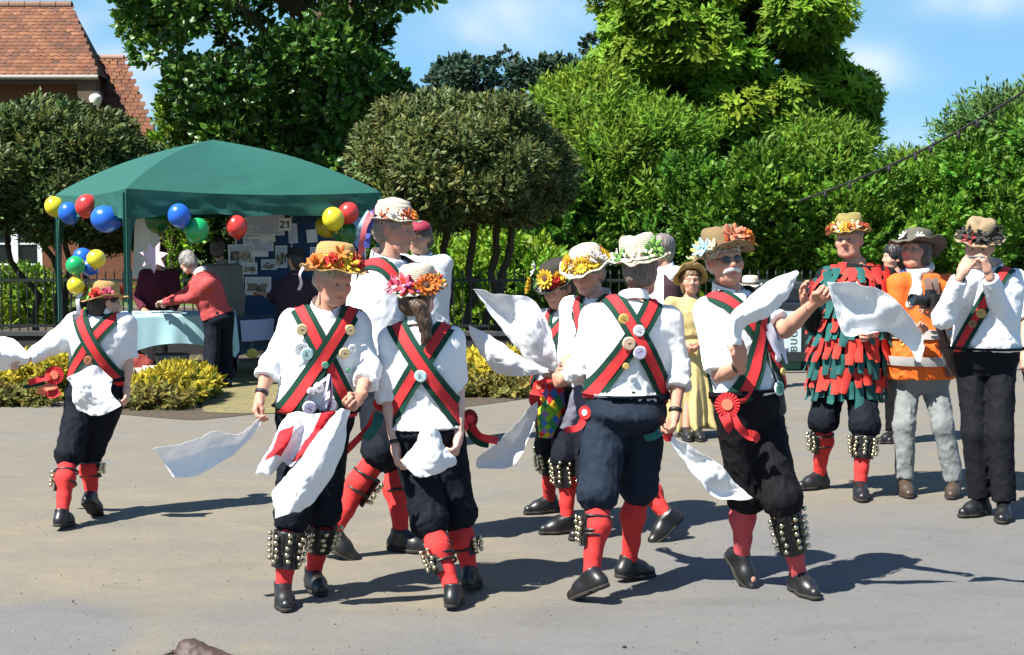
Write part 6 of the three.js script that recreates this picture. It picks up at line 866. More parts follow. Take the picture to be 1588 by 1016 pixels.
// ------------------------------------------------------------------ the people around them
const TR = (m, o = {}) => ({ type: 'trousers', mat: m, r0: 0.095, r1: 0.078, r2: 0.07, ...o });
const P5 = person({ label: 'man in white coat and dark red cap standing behind the tallest dancer', D: 12.5, fine: 1.5, size: 1.06, yaw: -10, skin: 'tan', head: [651, 369, 0, -30, 6, 0], neck: [655, 399, 0], pelvis: [660, 528, 0], el: [[634, 456, 0], [683, 456, 0]], wr: [[640, 505, -0.1], [688, 508, -0.05]], hd: [[642, 520, -0.14], [688, 526, -0.1]],
  kn: [[655, 605, 0], [668, 605, 0]], an: [[655, 678], [670, 680]], top: { name: 'coat', mat: mat(0.55, 0.58, 0.62, 0.9), grow: 0.034, hem: -0.12, flare: 0.04 }, bottom: TR(CL.black), hair: { col: [0.05, 0.04, 0.03] } });
{ const q = P5.hf.q, c = P5.at(0, 0.07, 0.0).sub(P5.t.position), g = new THREE.SphereGeometry(0.1, 20, 10, 0, 6.3, 0, 1.6); g.scale(1.0, 0.75, 1.12); const cap = put('cap', g, mat(0.28, 0.02, 0.045, 0.8), P5.t, c, q); const pk = new THREE.CylinderGeometry(0.085, 0.085, 0.012, 20, 1, false, -1.4, 2.8); pk.scale(1, 1, 1.2); const peak = put('cap_peak', pk, mat(0.02, 0.012, 0.015, 0.4), cap, V(0, -0.005, 0.055)); peak.rotation.x = 0.25; put('cap_badge', new THREE.SphereGeometry(0.014, 8, 6), mat(0.6, 0.5, 0.2, 0.3, { metalness: 0.8 }), cap, V(0, 0.03, 0.104)); }
const P10 = person({ label: 'woman in long pale yellow dress and straw bonnet, beyond the back-turned dancer', D: 13.0, fine: 1.3, size: 0.93, yaw: 4, skin: 'ruddy', head: [1071, 436, 0, 4, -2, 0], neck: [1069, 464, 0], pelvis: [1073, 548, 0], el: [[1047, 508, 0], [1094, 508, 0]], wr: [[1060, 535, -0.18], [1086, 535, -0.18]], hd: [[1070, 542, -0.22], [1076, 542, -0.22]],
  kn: [[1066, 605, 0], [1080, 605, 0]], an: [[1064, 668], [1082, 668]], top: { name: 'bodice', mat: CL.yellowCloth, grow: 0.014, hem: 0.2, sleeve: 0.5, collar: false }, bottom: { type: 'none' }, skirt: { hem: [1076, 660, 0], r0: 0.17, r1: 0.24, mat: CL.yellowCloth }, hair: { col: [0.16, 0.09, 0.04], sides: 0.03 },
  hat: { name: 'bonnet', mat: ST.gold, brim: 0.15, crown: 0.1, h: 0.09, tilt: -38, y: 0.05, z: -0.03, curl: -0.03, flowers: [[0, 0.09, 0.04, 'leaf', FC.cream]] }, bands: [[0.32, 0.06, mat(0.16, 0.12, 0.05, 0.9), 'waistband']] });
const P11 = person({ label: 'grey haired man in white shirt and dark waistcoat, far back between two white hats', D: 14.2, fine: 1.6, yaw: -60, skin: 'tan', head: [1026, 386, 0, -70, 0, 0], neck: [1031, 416, 0], pelvis: [1036, 528, 0], el: [[1006, 460, 0], [1052, 462, 0.05]], wr: [[1012, 500, -0.1], [1046, 505, 0]], hd: [[1010, 514, -0.1], [1044, 518, 0]], kn: [[1030, 590, 0], [1042, 590, 0]], an: [[1030, 644], [1044, 646]], top: {}, bottom: TR(CL.black), hair: { col: [0.16, 0.14, 0.13], puff: 0.022, long: 0.02 } });
part('waistcoat', (() => { const g = skin([torso({ P: P11.P, N: P11.N, X0: P11.pf.X, X1: P11.tf.X, F0: P11.pf.Z, F1: P11.tf.Z }, 0.034, { t0: 0.1, t1: 0.93, flat: true })], 0.014, { warp: (x, y, z, d) => Math.max(d, -((x - P11.P.x) * 1 + 0.06)) , reach: 0.3 }); return g; })(), mat(0.03, 0.008, 0.014, 0.8), P11.t);
// man in the coat of rags
const rag = [0, 1, 2, 3].map((v) => { const g = new THREE.PlaneGeometry(0.056 + v * 0.004, 0.135 + (v % 2) * 0.02, 4, 6), p = g.attributes.position, h = 0.13 + (v % 2) * 0.02; for (let i = 0; i < p.count; i++) { const x = p.getX(i), y = p.getY(i), u = 0.5 - y / h; p.setXYZ(i, x * (1 - 0.22 * u * u + 0.12 * Math.sin(v + u * 3)), y - h / 2 - (Math.abs(u - 1) < 0.01 ? 0.012 * Math.cos(x * 60 + v) : 0), 0.004 + 0.016 * u * u + 0.006 * Math.sin(x * 45 + v * 2) * u + 0.004 * Math.sin(u * 6 + v) - 0.4 * x * x / 0.06); } g.computeVertexNormals(); return g; });
const hemExtra = (low, r0, r1) => ({ P, spine, hs }) => cone(P.clone().add(V(0, 0.05, 0)), P.clone().add(V(0, -low, 0)), r0 * hs, r1 * hs, { k: 0.06, cutB: true, ext: 0.02 });
const P12 = person({ label: 'man in coat of green and red rag strips with a yellow flowered hat', D: 10.3, size: 1.06, yaw: -14, pyaw: -10, skin: 'ruddy', wide: 1.22, deep: 1.15, belly: 0.08, head: [1317, 372, 0, -30, 0, 2], neck: [1328, 411, 0], pelvis: [1313, 585, 0], sh: [[1282, 432, 0], [1375, 432, 0]], el: [[1264, 500, -0.04], [1384, 512, 0]], wr: [[1248, 468, -0.16], [1352, 520, -0.22]], hd: [[1243, 442, -0.2, [0.8, 0, 0.5], 0.35], [1332, 520, -0.28, [0, 0, 1], 0.7]],
  kn: [[1277, 652, -0.08], [1341, 660, -0.08]], an: [[1271, 738], [1334, 752]], foot: [[-58, 0], [-8, 0]], top: { name: 'rag_coat', mat: dark(0.006, 0.011, 0.012), grow: 0.024, hem: -0.04, collar: false, sleeve: 1.7, r3: 0.058, extra: [hemExtra(0.04, 0.2, 0.225)] }, bottom: { ...BR, end: 0.1, r0: 0.11, r1: 0.1 }, sock: true, bells: [{ facing: -75, rows: 4, cols: 3, span: 90, from: 0.22, to: 0.56 }, { facing: -5, rows: 5, cols: 5, span: 190, from: 0.18, to: 0.56 }], hair: { col: [0.2, 0.17, 0.15], long: -0.02, puff: 0.004 }, face: { nose: 1.35, jaw: 1.1 },
  hat: { mat: ST.olive, brim: 0.15, crown: 0.092, h: 0.14, dent: 0.03, tilt: -3, roll: 3, y: 0.052, wave: 0.02, curl: 0.012, flowers: [[-40, 0.02, 0.05, 'lily', FC.orange], [-60, 0.015, 0.055, 'rose', FC.rust, null, 0.02], [-20, 0.02, 0.05, 'lily', FC.cream], [0, 0.02, 0.045, 'daisy', FC.yellow], [18, 0.02, 0.05, 'rose', FC.orange], [36, 0.025, 0.05, 'lily', FC.cream], [56, 0.02, 0.05, 'rose', FC.rust], [-85, 0.02, 0.05, 'lily', FC.orange, null, 0.02], [-50, 0.05, 0.05, 'leaf', [0.4, 0.36, 0.03]], [90, 0.02, 0.05, 'rose', FC.rust], [150, 0.02, 0.05, 'rose', FC.red], [210, 0.02, 0.05, 'lily', FC.yellow]] } });
{
  const redM = [mat(0.56, 0.035, 0.022, 0.9), mat(0.48, 0.025, 0.02, 0.9)], tealM = [mat(0.007, 0.07, 0.068, 0.9), mat(0.009, 0.092, 0.085, 0.9)], r = rngOf(55);
  const hang = (h, a, m, k, lift) => {      // each rag lies along the slope of the coat where it is sewn on
    const L = P12.P.distanceTo(P12.N), dir = V(Math.sin(a), 0, Math.cos(a)), at = (q) => P12.onRay(P12.P.clone().addScaledVector(P12.spine, q * L), dir), p = at(h), p1 = at(h - 0.11 / L), y = p.clone().sub(p1); if (h < 0.02 || y.y < 0.05 || Math.hypot(y.x, y.z) > 0.1) y.set(0, 1, 0); y.normalize();
    const z = dir.clone().addScaledVector(y, -dir.dot(y)).normalize(), x = y.clone().cross(z); p.addScaledVector(z, lift);
    put('rag', rag[k % 4], m, P12.t, p.sub(P12.t.position), new THREE.Quaternion().setFromRotationMatrix(new THREE.Matrix4().makeBasis(x, y, z)).multiply(qE(-0.03 * r(), 0.12 * (r() - 0.5), 0.3 * (r() - 0.5))), 0.82 + 0.42 * r());
  };
  // rows of rags round the coat, from the shoulders to the hem; the front and sides that can be seen
  const rows = [[0.86, 1], [0.73, 0], [0.6, 1], [0.48, 0], [0.355, 1], [0.23, 0], [0.105, 1], [-0.015, 0]], L = P12.P.distanceTo(P12.N);
  rows.forEach(([h, red], k) => { const n = h > 0.6 ? 17 : 25; for (let i = 0; i < n; i++) { const a = (i + (k % 2) * 0.5) / n * 360 + (r() - 0.5) * 6; const m = red ? redM[Math.floor(r() * 2)] : tealM[Math.floor(r() * 2)]; hang(h, rad(a), m, Math.floor(r() * 4), 0.008 + 0.0055 * (7 - k) + 0.004 * (i % 2)); } });
  for (const i of [0, 1]) for (let k = 0; k < 3; k++) for (let q = 0; q < 5; q++) { const o = P12.sh[i].clone().lerp(P12.el[i], 0.02 + k * 0.3), a = rad(q / 5 * 360 + k * 36), dir = V(Math.sin(a), 0.1, Math.cos(a)).normalize(), z = dir.clone().add(V(0, -0.2, 0)).normalize(), y = V(0, 1, 0).addScaledVector(z, -z.y).normalize(); put('rag', rag[(k + q) % 4], (k + q) % 2 ? redM[0] : tealM[1], P12.t, o.addScaledVector(dir, 0.088).sub(P12.t.position), new THREE.Quaternion().setFromRotationMatrix(new THREE.Matrix4().makeBasis(y.clone().cross(z), y, z)), 0.95); }
  for (const i of [0, 1]) for (const [f, up, front] of [[0.45, 0.088, 0.05], [0.75, 0.086, 0.06], [0.98, 0.082, 0.05], [0.5, 0.088, -0.06], [0.8, 0.086, -0.06], [1.1, 0.06, 0.0], [1.08, 0.06, 0.06], [0.66, 0.06, 0.105], [0.95, 0.05, 0.1]]) { const out = P12.sh[i].clone().sub(P12.N).setY(0).normalize(), o = P12.N.clone().addScaledVector(P12.spine, -0.055).lerp(P12.sh[i], f).addScaledVector(P12.tf.Z, front).add(V(0, up, 0)), dir = out.clone().multiplyScalar(f * 1.1).addScaledVector(P12.tf.Z, front * 12).normalize(), a = Math.atan2(dir.x, dir.z); put('rag', rag[(i * 3 + Math.round(f * 10)) % 4], [redM[0], tealM[1], redM[1]][Math.round(f * 10 + i) % 3], P12.t, o.sub(P12.t.position), qE(-0.62 + 0.3 * r(), a + 0.4 * (r() - 0.5), 0.2 * (r() - 0.5)), 1.05); }
  for (let k = 0; k < 11; k++) { const a = rad(-100 + k * 20), dir = V(Math.sin(a), 0, Math.cos(a)), o = P12.N.clone().addScaledVector(P12.spine, -0.05).addScaledVector(dir, 0.11); put('rag', rag[k % 4], [redM[0], redM[1], tealM[1]][k % 3], P12.t, o.add(V(0, 0.03, 0)).sub(P12.t.position), qE(-0.75, a, 0), 1.0); }
  for (const [u, h, rr] of [[-0.07, 0.82, 0.03], [0.01, 0.84, 0.016], [0.1, 0.72, 0.02]]) { const { p, n } = P12.trunkAt(u, h, 0); const g = new THREE.CylinderGeometry(rr * 0.9, rr, 0.01, 18); put('badge', g, mat(0.65, 0.62, 0.56, 0.4), P12.t, p.addScaledVector(n, 0.05).sub(P12.t.position), new THREE.Quaternion().setFromUnitVectors(V(0, 1, 0), n)); }
}
// photographer in an orange vest
const P13 = person({ label: 'man in orange high visibility vest, white scarf and wide felt hat', D: 10.2, size: 1.0, yaw: -30, pyaw: -12, skin: 'ruddy', wide: 1.14, deep: 1.12, belly: 0.07, head: [1421, 388, 0, -48, -6, 2], neck: [1428, 424, 0], pelvis: [1428, 582, 0], sh: [[1392, 442, -0.05], [1470, 442, 0.05]], el: [[1388, 512, -0.08], [1472, 520, 0.0]], wr: [[1420, 520, -0.26], [1448, 490, -0.26]], hd: [[1436, 500, -0.34, [0, 0.3, 1], 0.5], [1436, 470, -0.34, [-1, 0, 0.2], 0.6]],
  kn: [[1403, 660, -0.06], [1462, 660, -0.06]], an: [[1403, 748], [1480, 750]], foot: [[-4, 0], [-24, 0]], top: { name: 'orange_vest', mat: CL.orange, grow: 0.03, hem: -0.02, flare: 0.03, sleeve: 0.92, collar: false, r1: 0.074, r2: 0.074 }, bottom: TR(mat(0.19, 0.205, 0.205, 0.9), { r0: 0.098, r1: 0.078, r2: 0.064, folds: 0.010 }), shoeM: CL.brownShoe, shoeName: 'boot', hair: { col: [0.08, 0.055, 0.04], long: 0.03, sides: 0.02 }, face: { nose: 1.2 },
  hat: { name: 'bush_hat', mat: mat(0.1, 0.09, 0.075, 0.95), brim: 0.185, crown: 0.1, h: 0.11, round: 1.2, tilt: -8, roll: 4, y: 0.045, curl: 0.035, wave: 0.02, band: mat(0.12, 0.11, 0.09, 0.9), flowers: [[-20, 0.03, 0.04, 'lily', FC.white], [40, 0.02, 0.035, 'lily', FC.white], [-60, 0.02, 0.03, 'leaf', [0.4, 0.38, 0.32]]] }, bands: [[0.42, 0.09, mat(0.34, 0.33, 0.32, 0.35), 'reflective_band'], [0.16, 0.09, mat(0.34, 0.33, 0.32, 0.35), 'reflective_band']], sash: null });
part('scarf', (() => { const N = P13.N, L = [], f = P13.tf; for (let k = 0; k < 14; k++) { const a = k / 14 * 6.283, b = (k + 1) / 14 * 6.283, pt = (q) => N.clone().addScaledVector(f.X, Math.sin(q) * 0.068).addScaledVector(f.Z, Math.cos(q) * 0.072 + 0.01).add(V(0, 0.035 - 0.03 * Math.cos(q), 0)); L.push(cone(pt(a), pt(b), 0.022, 0.022, { k: 0.02 })); } const s = N.clone().addScaledVector(f.Z, 0.1).add(V(0, -0.01, 0)); L.push(ball(s, 0.03, { k: 0.02 }), cone(s, s.clone().addScaledVector(f.Z, 0.05).addScaledVector(f.X, -0.03).add(V(0, -0.2, 0)), 0.026, 0.036, { k: 0.02 }), cone(s, s.clone().addScaledVector(f.Z, 0.05).addScaledVector(f.X, 0.03).add(V(0, -0.13, 0)), 0.024, 0.03, { k: 0.02 })); return skin(L, 0.008, { warp: (x, y, z, d) => d - 0.007 * fold(x, y * 0.6, z, 16, 3), reach: 0.03 }); })(), mat(0.55, 0.53, 0.48, 0.95), P13.t);
{ const { trunkAt, t } = P13, strap = (u0, u1, ang) => { const pts = []; for (let k = 0; k <= 8; k++) { const s = k / 8, a = trunkAt(lerp(u0, u1, s), lerp(0.96, 0.02, s), ang); pts.push(a.p.addScaledVector(a.n, 0.024)); } return flatRibbon(pts, 0.05, P13.tf.Z); }; part('bag_strap', strap(0.1, 0.17, 10), CL.brown, t); part('bag_strap', strap(0.04, 0.14, 14), mat(0.12, 0.06, 0.045, 0.6), t); }
{ const c = W(1443, 468, 9.78), q = qE(-0.1, rad(-62), 0.1), t = thing('photo_camera', 'black camera with long lens held by the man in the orange vest', 'camera', c); t.quaternion.copy(q); put('camera_body', new THREE.BoxGeometry(0.14, 0.09, 0.065, 1, 1, 1), CL.black2, t); put('viewfinder', new THREE.BoxGeometry(0.05, 0.035, 0.06), CL.black2, t, V(0, 0.06, 0)); const l = new THREE.LatheGeometry([[0, 0], [0.038, 0], [0.038, 0.05], [0.034, 0.055], [0.034, 0.1], [0.04, 0.105], [0.04, 0.135], [0.034, 0.137], [0.03, 0.12], [0, 0.118]].map(([a, b]) => new THREE.Vector2(a, b)), 24); l.rotateX(Math.PI / 2); put('lens', l, mat(0.02, 0.02, 0.022, 0.35), t, V(0, 0, 0.032)); const gl = new THREE.CircleGeometry(0.03, 20); put('lens_glass', gl, phys(0.02, 0.03, 0.04, 0.05), t, V(0, 0, 0.155)); }
{ const c = W(1462, 545, 10.05), t = thing('shoulder_bag', 'dark brown leather bag hanging at the hip of the man in orange', 'bag', c); t.rotation.y = -0.4; const L = [cone(V(-0.07, 0.06, 0), V(-0.07, -0.08, 0), 0.045, 0.055, { k: 0.04 }), cone(V(0.07, 0.06, 0), V(0.07, -0.08, 0), 0.045, 0.055, { k: 0.04 }), cone(V(-0.07, -0.08, 0), V(0.07, -0.08, 0), 0.055, 0.055, { k: 0.04 }), cone(V(-0.07, 0.05, 0), V(0.07, 0.05, 0), 0.05, 0.05, { k: 0.04 })]; put('bag_body', skin(L, 0.01), CL.brown, t); put('flap', skin([cone(V(-0.08, 0.04, 0.03), V(0.08, 0.04, 0.03), 0.045, 0.045, { k: 0.03 }), cone(V(-0.07, 0.0, 0.038), V(0.07, 0.0, 0.038), 0.03, 0.03, { k: 0.04 })], 0.01), mat(0.08, 0.05, 0.034, 0.55), t); put('buckle', new THREE.BoxGeometry(0.03, 0.022, 0.008), CL.metal, t, V(0, -0.03, 0.064)); }
{ const c = W(1404, 528, 9.9), t = thing('teddy_charm', 'tiny yellow toy bear dangling in front of the orange vest', 'toy', c), m = mat(0.5, 0.36, 0.06, 0.9), S = (x, y, z, r) => ball(V(x, y, z), r, { k: 0.006 }); put('toy_body', skin([S(0, 0, 0, 0.02), S(0, 0.032, 0, 0.017), S(-0.014, 0.046, 0, 0.007), S(0.014, 0.046, 0, 0.007), cone(V(0, 0.01, 0), V(-0.032, -0.004, 0.01), 0.009, 0.008, { k: 0.006 }), cone(V(0, 0.01, 0), V(0.032, -0.004, 0.01), 0.009, 0.008, { k: 0.006 }), cone(V(0, -0.01, 0), V(-0.02, -0.034, 0.012), 0.01, 0.01, { k: 0.006 }), cone(V(0, -0.01, 0), V(0.02, -0.034, 0.012), 0.01, 0.01, { k: 0.006 })], 0.004), m, t); put('cord', new THREE.CylinderGeometry(0.002, 0.002, 0.12, 5), CL.black2, t, V(0, 0.11, 0)); }
// mouth-organ player
const P14 = person({ label: 'man in white shirt and black trousers playing a mouth organ, hat with dark feathers', D: 9.42, size: 1.03, yaw: -26, pyaw: -22, skin: 'fair', wide: 1.06, deep: 1.08, belly: 0.05, head: [1519, 383, -0.03, -24, 12, -3], neck: [1535, 418, 0], pelvis: [1529, 556, 0], sh: [[1500, 436, -0.06], [1575, 436, 0.08]], el: [[1464, 492, -0.14], [1556, 494, -0.12]], wr: [[1491, 426, -0.3], [1533, 424, -0.3]], hd: [[1506, 398, -0.3, [0.4, 0, -0.6], 0.75, [0, 1, 0]], [1524, 394, -0.3, [-0.6, 0, -0.4], 0.7, [0, 1, 0]]],
  kn: [[1512, 672, -0.06], [1551, 672, -0.04]], an: [[1521, 778], [1557, 784]], foot: [[-58, 0], [-22, 0]], top: { sleeve: 1.9, hem: 0.1, grow: 0.024, flare: 0.01, r1: 0.066, r2: 0.068, r3: 0.05 }, bottom: TR(dark(0.008, 0.009, 0.012), { r0: 0.1, r1: 0.084, r2: 0.072, folds: 0.008 }), watch: [1, 0], hair: { col: [0.16, 0.12, 0.09], long: -0.01 }, sash: { sides: [1], w: 0.068, low: 0.06 }, badges: [[-0.02, 0.52, 0, 0.03, BD.gold], [-0.07, 0.4, 0, 0.026, BD.brown]],
  hat: { mat: ST.tan, brim: 0.155, crown: 0.094, h: 0.13, dent: 0.028, tilt: 2, roll: -3, y: 0.052, curl: 0.01, wave: 0.014, band: mat(0.02, 0.018, 0.016, 0.8), bandH: 0.05, flowers: [-80, -60, -42, -25, -8, 8, 25, 42, 60, 80, 105, 140, 180, 220].map((a, i) => [a, 0.024 + (i % 3) * 0.012, 0.05, 'leaf', i === 3 ? [0.2, 0.015, 0.015] : [0.014, 0.014, 0.011], null, (i % 2) * 0.015]) } });
{ const c = W(1514, 400, 9.13), t = thing('mouth_organ', 'small silver mouth organ held at the lips between two hands', 'harmonica', c); t.rotation.y = rad(-24); put('cover_plate', new THREE.BoxGeometry(0.1, 0.022, 0.026), CL.metal, t); put('comb', new THREE.BoxGeometry(0.096, 0.008, 0.03), mat(0.02, 0.02, 0.02, 0.4), t); }
// half hidden onlookers
const P15 = person({ label: 'person in white and navy cut off by the right edge of the picture', D: 11.2, fine: 1.6, yaw: -20, head: [1622, 395, 0, -20, 0, 0], neck: [1624, 430, 0], pelvis: [1624, 560, 0], el: [[1592, 500, 0], [1655, 500, 0]], wr: [[1588, 552, -0.15], [1650, 550, 0]], hd: [[1586, 572, -0.18, [1, 0, 0]], [1650, 570, 0]], kn: [[1612, 630, 0], [1635, 630, 0]], an: [[1612, 702], [1638, 705]], top: { sleeve: 0.9, mat: CL.shirt }, bottom: { ...BR }, sock: true, hair: { col: [0.1, 0.07, 0.05] } });
const P20 = person({ label: 'bystander in pale hat far behind the moustached man, beside the dark van', D: 17.0, fine: 2, yaw: 0, head: [1164, 447, 0, 0, 0, 0], neck: [1164, 470, 0], pelvis: [1164, 540, 0], size: 0.8, el: [[1148, 500, 0], [1180, 500, 0]], wr: [[1150, 530, -0.1], [1178, 530, -0.1]], hd: [[1150, 540, -0.1], [1178, 540, -0.1]], kn: [[1160, 570, 0], [1168, 570, 0]], an: [[1160, 598], [1169, 598]], top: { mat: mat(0.05, 0.06, 0.09, 0.9) }, bottom: TR(CL.black), hat: { mat: ST.cream, brim: 0.13, h: 0.11, y: 0.05, band: mat(0.05, 0.05, 0.05, 0.9) } });
const P21 = person({ label: 'dark haired person in blue collar between the rag coat and the orange vest', D: 12.6, fine: 1.6, size: 0.96, yaw: -60, head: [1388, 400, 0, -90, 0, 0], neck: [1390, 427, 0], pelvis: [1392, 560, 0], el: [[1372, 485, 0], [1410, 485, 0]], wr: [[1375, 530, -0.1], [1408, 530, 0]], hd: [[1374, 545, -0.1], [1408, 545, 0]], kn: [[1386, 620, 0], [1398, 620, 0]], an: [[1386, 672], [1400, 672]], top: { mat: mat(0.03, 0.03, 0.04, 0.9), collarMat: mat(0.06, 0.16, 0.42, 0.8) }, bottom: TR(CL.black), hair: { col: [0.012, 0.01, 0.01], puff: 0.018 } });
// at the stall
const P16 = person({ label: 'grey haired woman in coral red cardigan bending over the pale blue table', D: 17.2, fine: 1.5, size: 0.97, yaw: -122, pyaw: -132, skin: 'pale', seat: 0.05, wide: 1.06, deep: 1.1, head: [291, 407, 0.05, -128, 34, 0], neck: [311, 424, 0], pelvis: [338, 496, 0.02], sh: [[302, 442, 0.12], [325, 440, -0.16]], el: [[284, 458, 0.25], [296, 462, -0.1]], wr: [[262, 466, 0.35], [256, 468, 0.2]], hd: [[250, 470, 0.4, [0, -1, 0]], [243, 469, 0.25, [0, -1, 0], 0.5]], kn: [[328, 550, 0], [348, 550, 0.1]], an: [[326, 593], [350, 590]], foot: [[-110, 0], [-110, 0]],
  top: { name: 'cardigan', mat: phys(0.4, 0.055, 0.055, 0.95), grow: 0.024, hem: 0.08, r1: 0.07, r2: 0.062, r3: 0.05, collarMat: mat(0.6, 0.6, 0.62, 0.9) }, bottom: TR(CL.navy, { r0: 0.115, r1: 0.098, r2: 0.09 }), hair: { col: [0.2, 0.19, 0.18], puff: 0.018, long: 0.01 } });
const P17 = person({ label: 'dark haired person in maroon jumper behind the stall table', D: 19.2, fine: 1.7, yaw: 10, skin: 'ruddy', head: [248, 397, 0, 20, 18, 0], neck: [246, 420, 0], pelvis: [243, 495, 0], el: [[215, 462, -0.05], [276, 462, -0.05]], wr: [[222, 480, -0.25], [268, 480, -0.28]], hd: [[230, 484, -0.35, [0, -1, 0]], [260, 484, -0.38, [0, -1, 0]]], kn: [[238, 540, 0], [250, 540, 0]], an: [[238, 575], [252, 575]], wide: 1.15, top: { name: 'jumper', mat: mat(0.085, 0.008, 0.02, 0.95), grow: 0.028, hem: 0, r1: 0.078, collarMat: mat(0.4, 0.44, 0.55, 0.9) }, bottom: TR(CL.black), hair: { col: [0.015, 0.01, 0.01], puff: 0.014 } });
const P18 = person({ label: 'person in dark purple top with hat, seen from behind at the photo board', D: 18.4, fine: 1.6, size: 1.0, yaw: -150, skin: 'tan', wide: 1.2, deep: 1.15, head: [458, 402, 0, -140, 8, 0], neck: [456, 427, 0], pelvis: [452, 515, 0], sh: [[432, 442, 0.05], [482, 440, 0]], el: [[424, 462, 0.1], [490, 470, 0]], wr: [[406, 455, 0.3], [488, 500, 0]], hd: [[396, 452, 0.35, [0, -1, 0]], [488, 512, 0]], kn: [[446, 555, 0], [462, 555, 0]], an: [[446, 582], [463, 582]], top: { name: 'tunic', mat: mat(0.028, 0.013, 0.028, 0.95), grow: 0.03, hem: -0.1, sleeve: 1.3, r1: 0.076 }, bottom: TR(CL.black), hair: { col: [0.02, 0.016, 0.015], long: 0.02 }, hat: { name: 'cap', mat: mat(0.016, 0.013, 0.014, 0.9), brim: 0.12, h: 0.1, round: 2, y: 0.05 } });
const P19 = person({ label: 'brown haired person in grey-brown top behind the woman in red', D: 18.9, fine: 1.7, yaw: -160, skin: 'tan', head: [337, 386, 0, -170, 12, 0], neck: [345, 411, 0], pelvis: [352, 500, 0], el: [[322, 455, 0], [372, 458, 0]], wr: [[318, 478, 0.2], [374, 490, -0.05]], hd: [[318, 488, 0.2], [374, 500, -0.05]], kn: [[346, 545, 0], [358, 545, 0]], an: [[346, 575], [359, 575]], top: { name: 'jacket', mat: mat(0.17, 0.16, 0.14, 0.95), grow: 0.03, hem: -0.1 }, bottom: TR(CL.black), hair: { col: [0.05, 0.035, 0.025], long: 0.02, puff: 0.016 } });
{ const g = skin([ball(V(0, 0.12, 0), 0.12), ball(V(0.08, 0.1, 0.02), 0.1), ball(V(-0.06, 0.22, 0), 0.07)], 0.012, { warp: (x, y, z, d) => Math.max(-y, d - 0.015 * fold(x, y, z, 9, 2)), reach: 0.3 }), o = single('cloth_bag', 'crumpled dark red cloth bag under the stall table, behind the flowers', 'bag', g, mat(0.22, 0.03, 0.025, 0.9)); o.position.copy(V(W(214, 570, 17.5).x, 0, -17.5)); o.scale.set(1.2, 1.6, 1); }
{ const g = skin([cone(V(-0.1, 0.06, 0), V(0.1, 0.06, 0), 0.07, 0.06), cone(V(-0.07, 0.12, 0), V(0.05, 0.12, 0), 0.05, 0.04)], 0.012, { warp: (x, y, z, d) => Math.max(-y, d - 0.01 * fold(x, y, z, 12, 4)), reach: 0.3 }), o = single('cream_bag', 'crumpled cream paper bag just above the yellow flowers under the table', 'bag', g, mat(0.5, 0.38, 0.3, 0.9)); o.position.copy(V(W(221, 585, 17.2).x, 0, -17.2)); o.scale.setScalar(1.35); }
// ------------------------------------------------------------------ handkerchiefs
const hk = (who, rows, D, seed, m, wr) => hanky('white handkerchief ' + who, rows, D, seed, m, wr);
hk('held out to the left by the dancer at far left', [[[-55, 536, 0], [-20, 522, -0.05], [14, 524, 0.05], [48, 549, 0]], [[-60, 560, 0.03], [-25, 548, -0.1], [8, 550, -0.06], [46, 556, -0.02]], [[-50, 580, 0.05], [-20, 570, 0], [6, 574, 0.04], [44, 563, 0]]], 9.15, 1);
hk('trailing behind the hips of the dancer at far left', [[[103, 586, 0.02], [120, 578, -0.02], [147, 567, 0], [175, 588, 0.02]], [[110, 600, 0.02], [126, 597, -0.06], [148, 603, -0.03], [172, 608, -0.02]], [[112, 618, 0.02], [126, 616, -0.04], [152, 622, -0.04], [186, 626, -0.03]], [[120, 636, 0.02], [132, 641, 0], [156, 644, -0.02], [188, 630, -0.04]]], 9.03, 2);
hk('sweeping low to the left from the golden hatted dancer', [[[403, 648, 0], [368, 676, -0.05], [330, 668, -0.1], [300, 684, -0.14], [238, 697, -0.2]], [[402, 652, 0], [368, 690, 0.02], [326, 696, -0.02], [292, 708, -0.06], [252, 714, -0.12]], [[404, 658, 0], [372, 697, -0.02], [336, 720, -0.04], [303, 738, -0.08], [268, 741, -0.12]]], 7.1, 3);
hk('large and hanging before the knees of the golden hatted dancer', [[[527, 634, 0], [533, 634, -0.03], [540, 636, 0]], [[494, 672, 0.0], [512, 682, -0.05], [534, 690, 0]], [[452, 730, 0.02], [480, 738, -0.06], [516, 736, 0]], [[423, 765, 0.02], [458, 768, -0.05], [490, 772, 0]], [[427, 804, 0], [448, 797, -0.05], [467, 794, 0]]], 6.92, 4);
{ const RW = new THREE.MeshPhysicalMaterial({ roughness: 0.9, side: THREE.DoubleSide, map: canvasTexture(256, 256, (g, w, h) => { g.fillStyle = '#dcdde4'; g.fillRect(0, 0, w, h); g.fillStyle = '#c8222c'; g.beginPath(); g.moveTo(10, 60); g.lineTo(70, 40); g.lineTo(90, 170); g.lineTo(20, 190); g.fill(); g.beginPath(); g.moveTo(180, 0); g.lineTo(250, 0); g.lineTo(230, 190); g.lineTo(140, 210); g.fill(); }) });
  hanky('white handkerchief with red patches tucked in the belt of the golden hatted dancer', [[[446, 642, 0.02], [462, 638, 0], [480, 642, -0.03], [502, 640, -0.02], [522, 636, 0]], [[424, 680, 0.02], [446, 682, -0.04], [466, 676, 0.0], [490, 678, -0.05], [514, 664, 0]], [[408, 714, 0], [428, 704, -0.05], [446, 716, 0.02], [468, 706, -0.05], [490, 700, 0]], [[398, 734, 0], [420, 736, -0.02], [438, 716, 0.03], [452, 724, -0.02], [474, 716, 0]]], 7.07, 5, RW); }
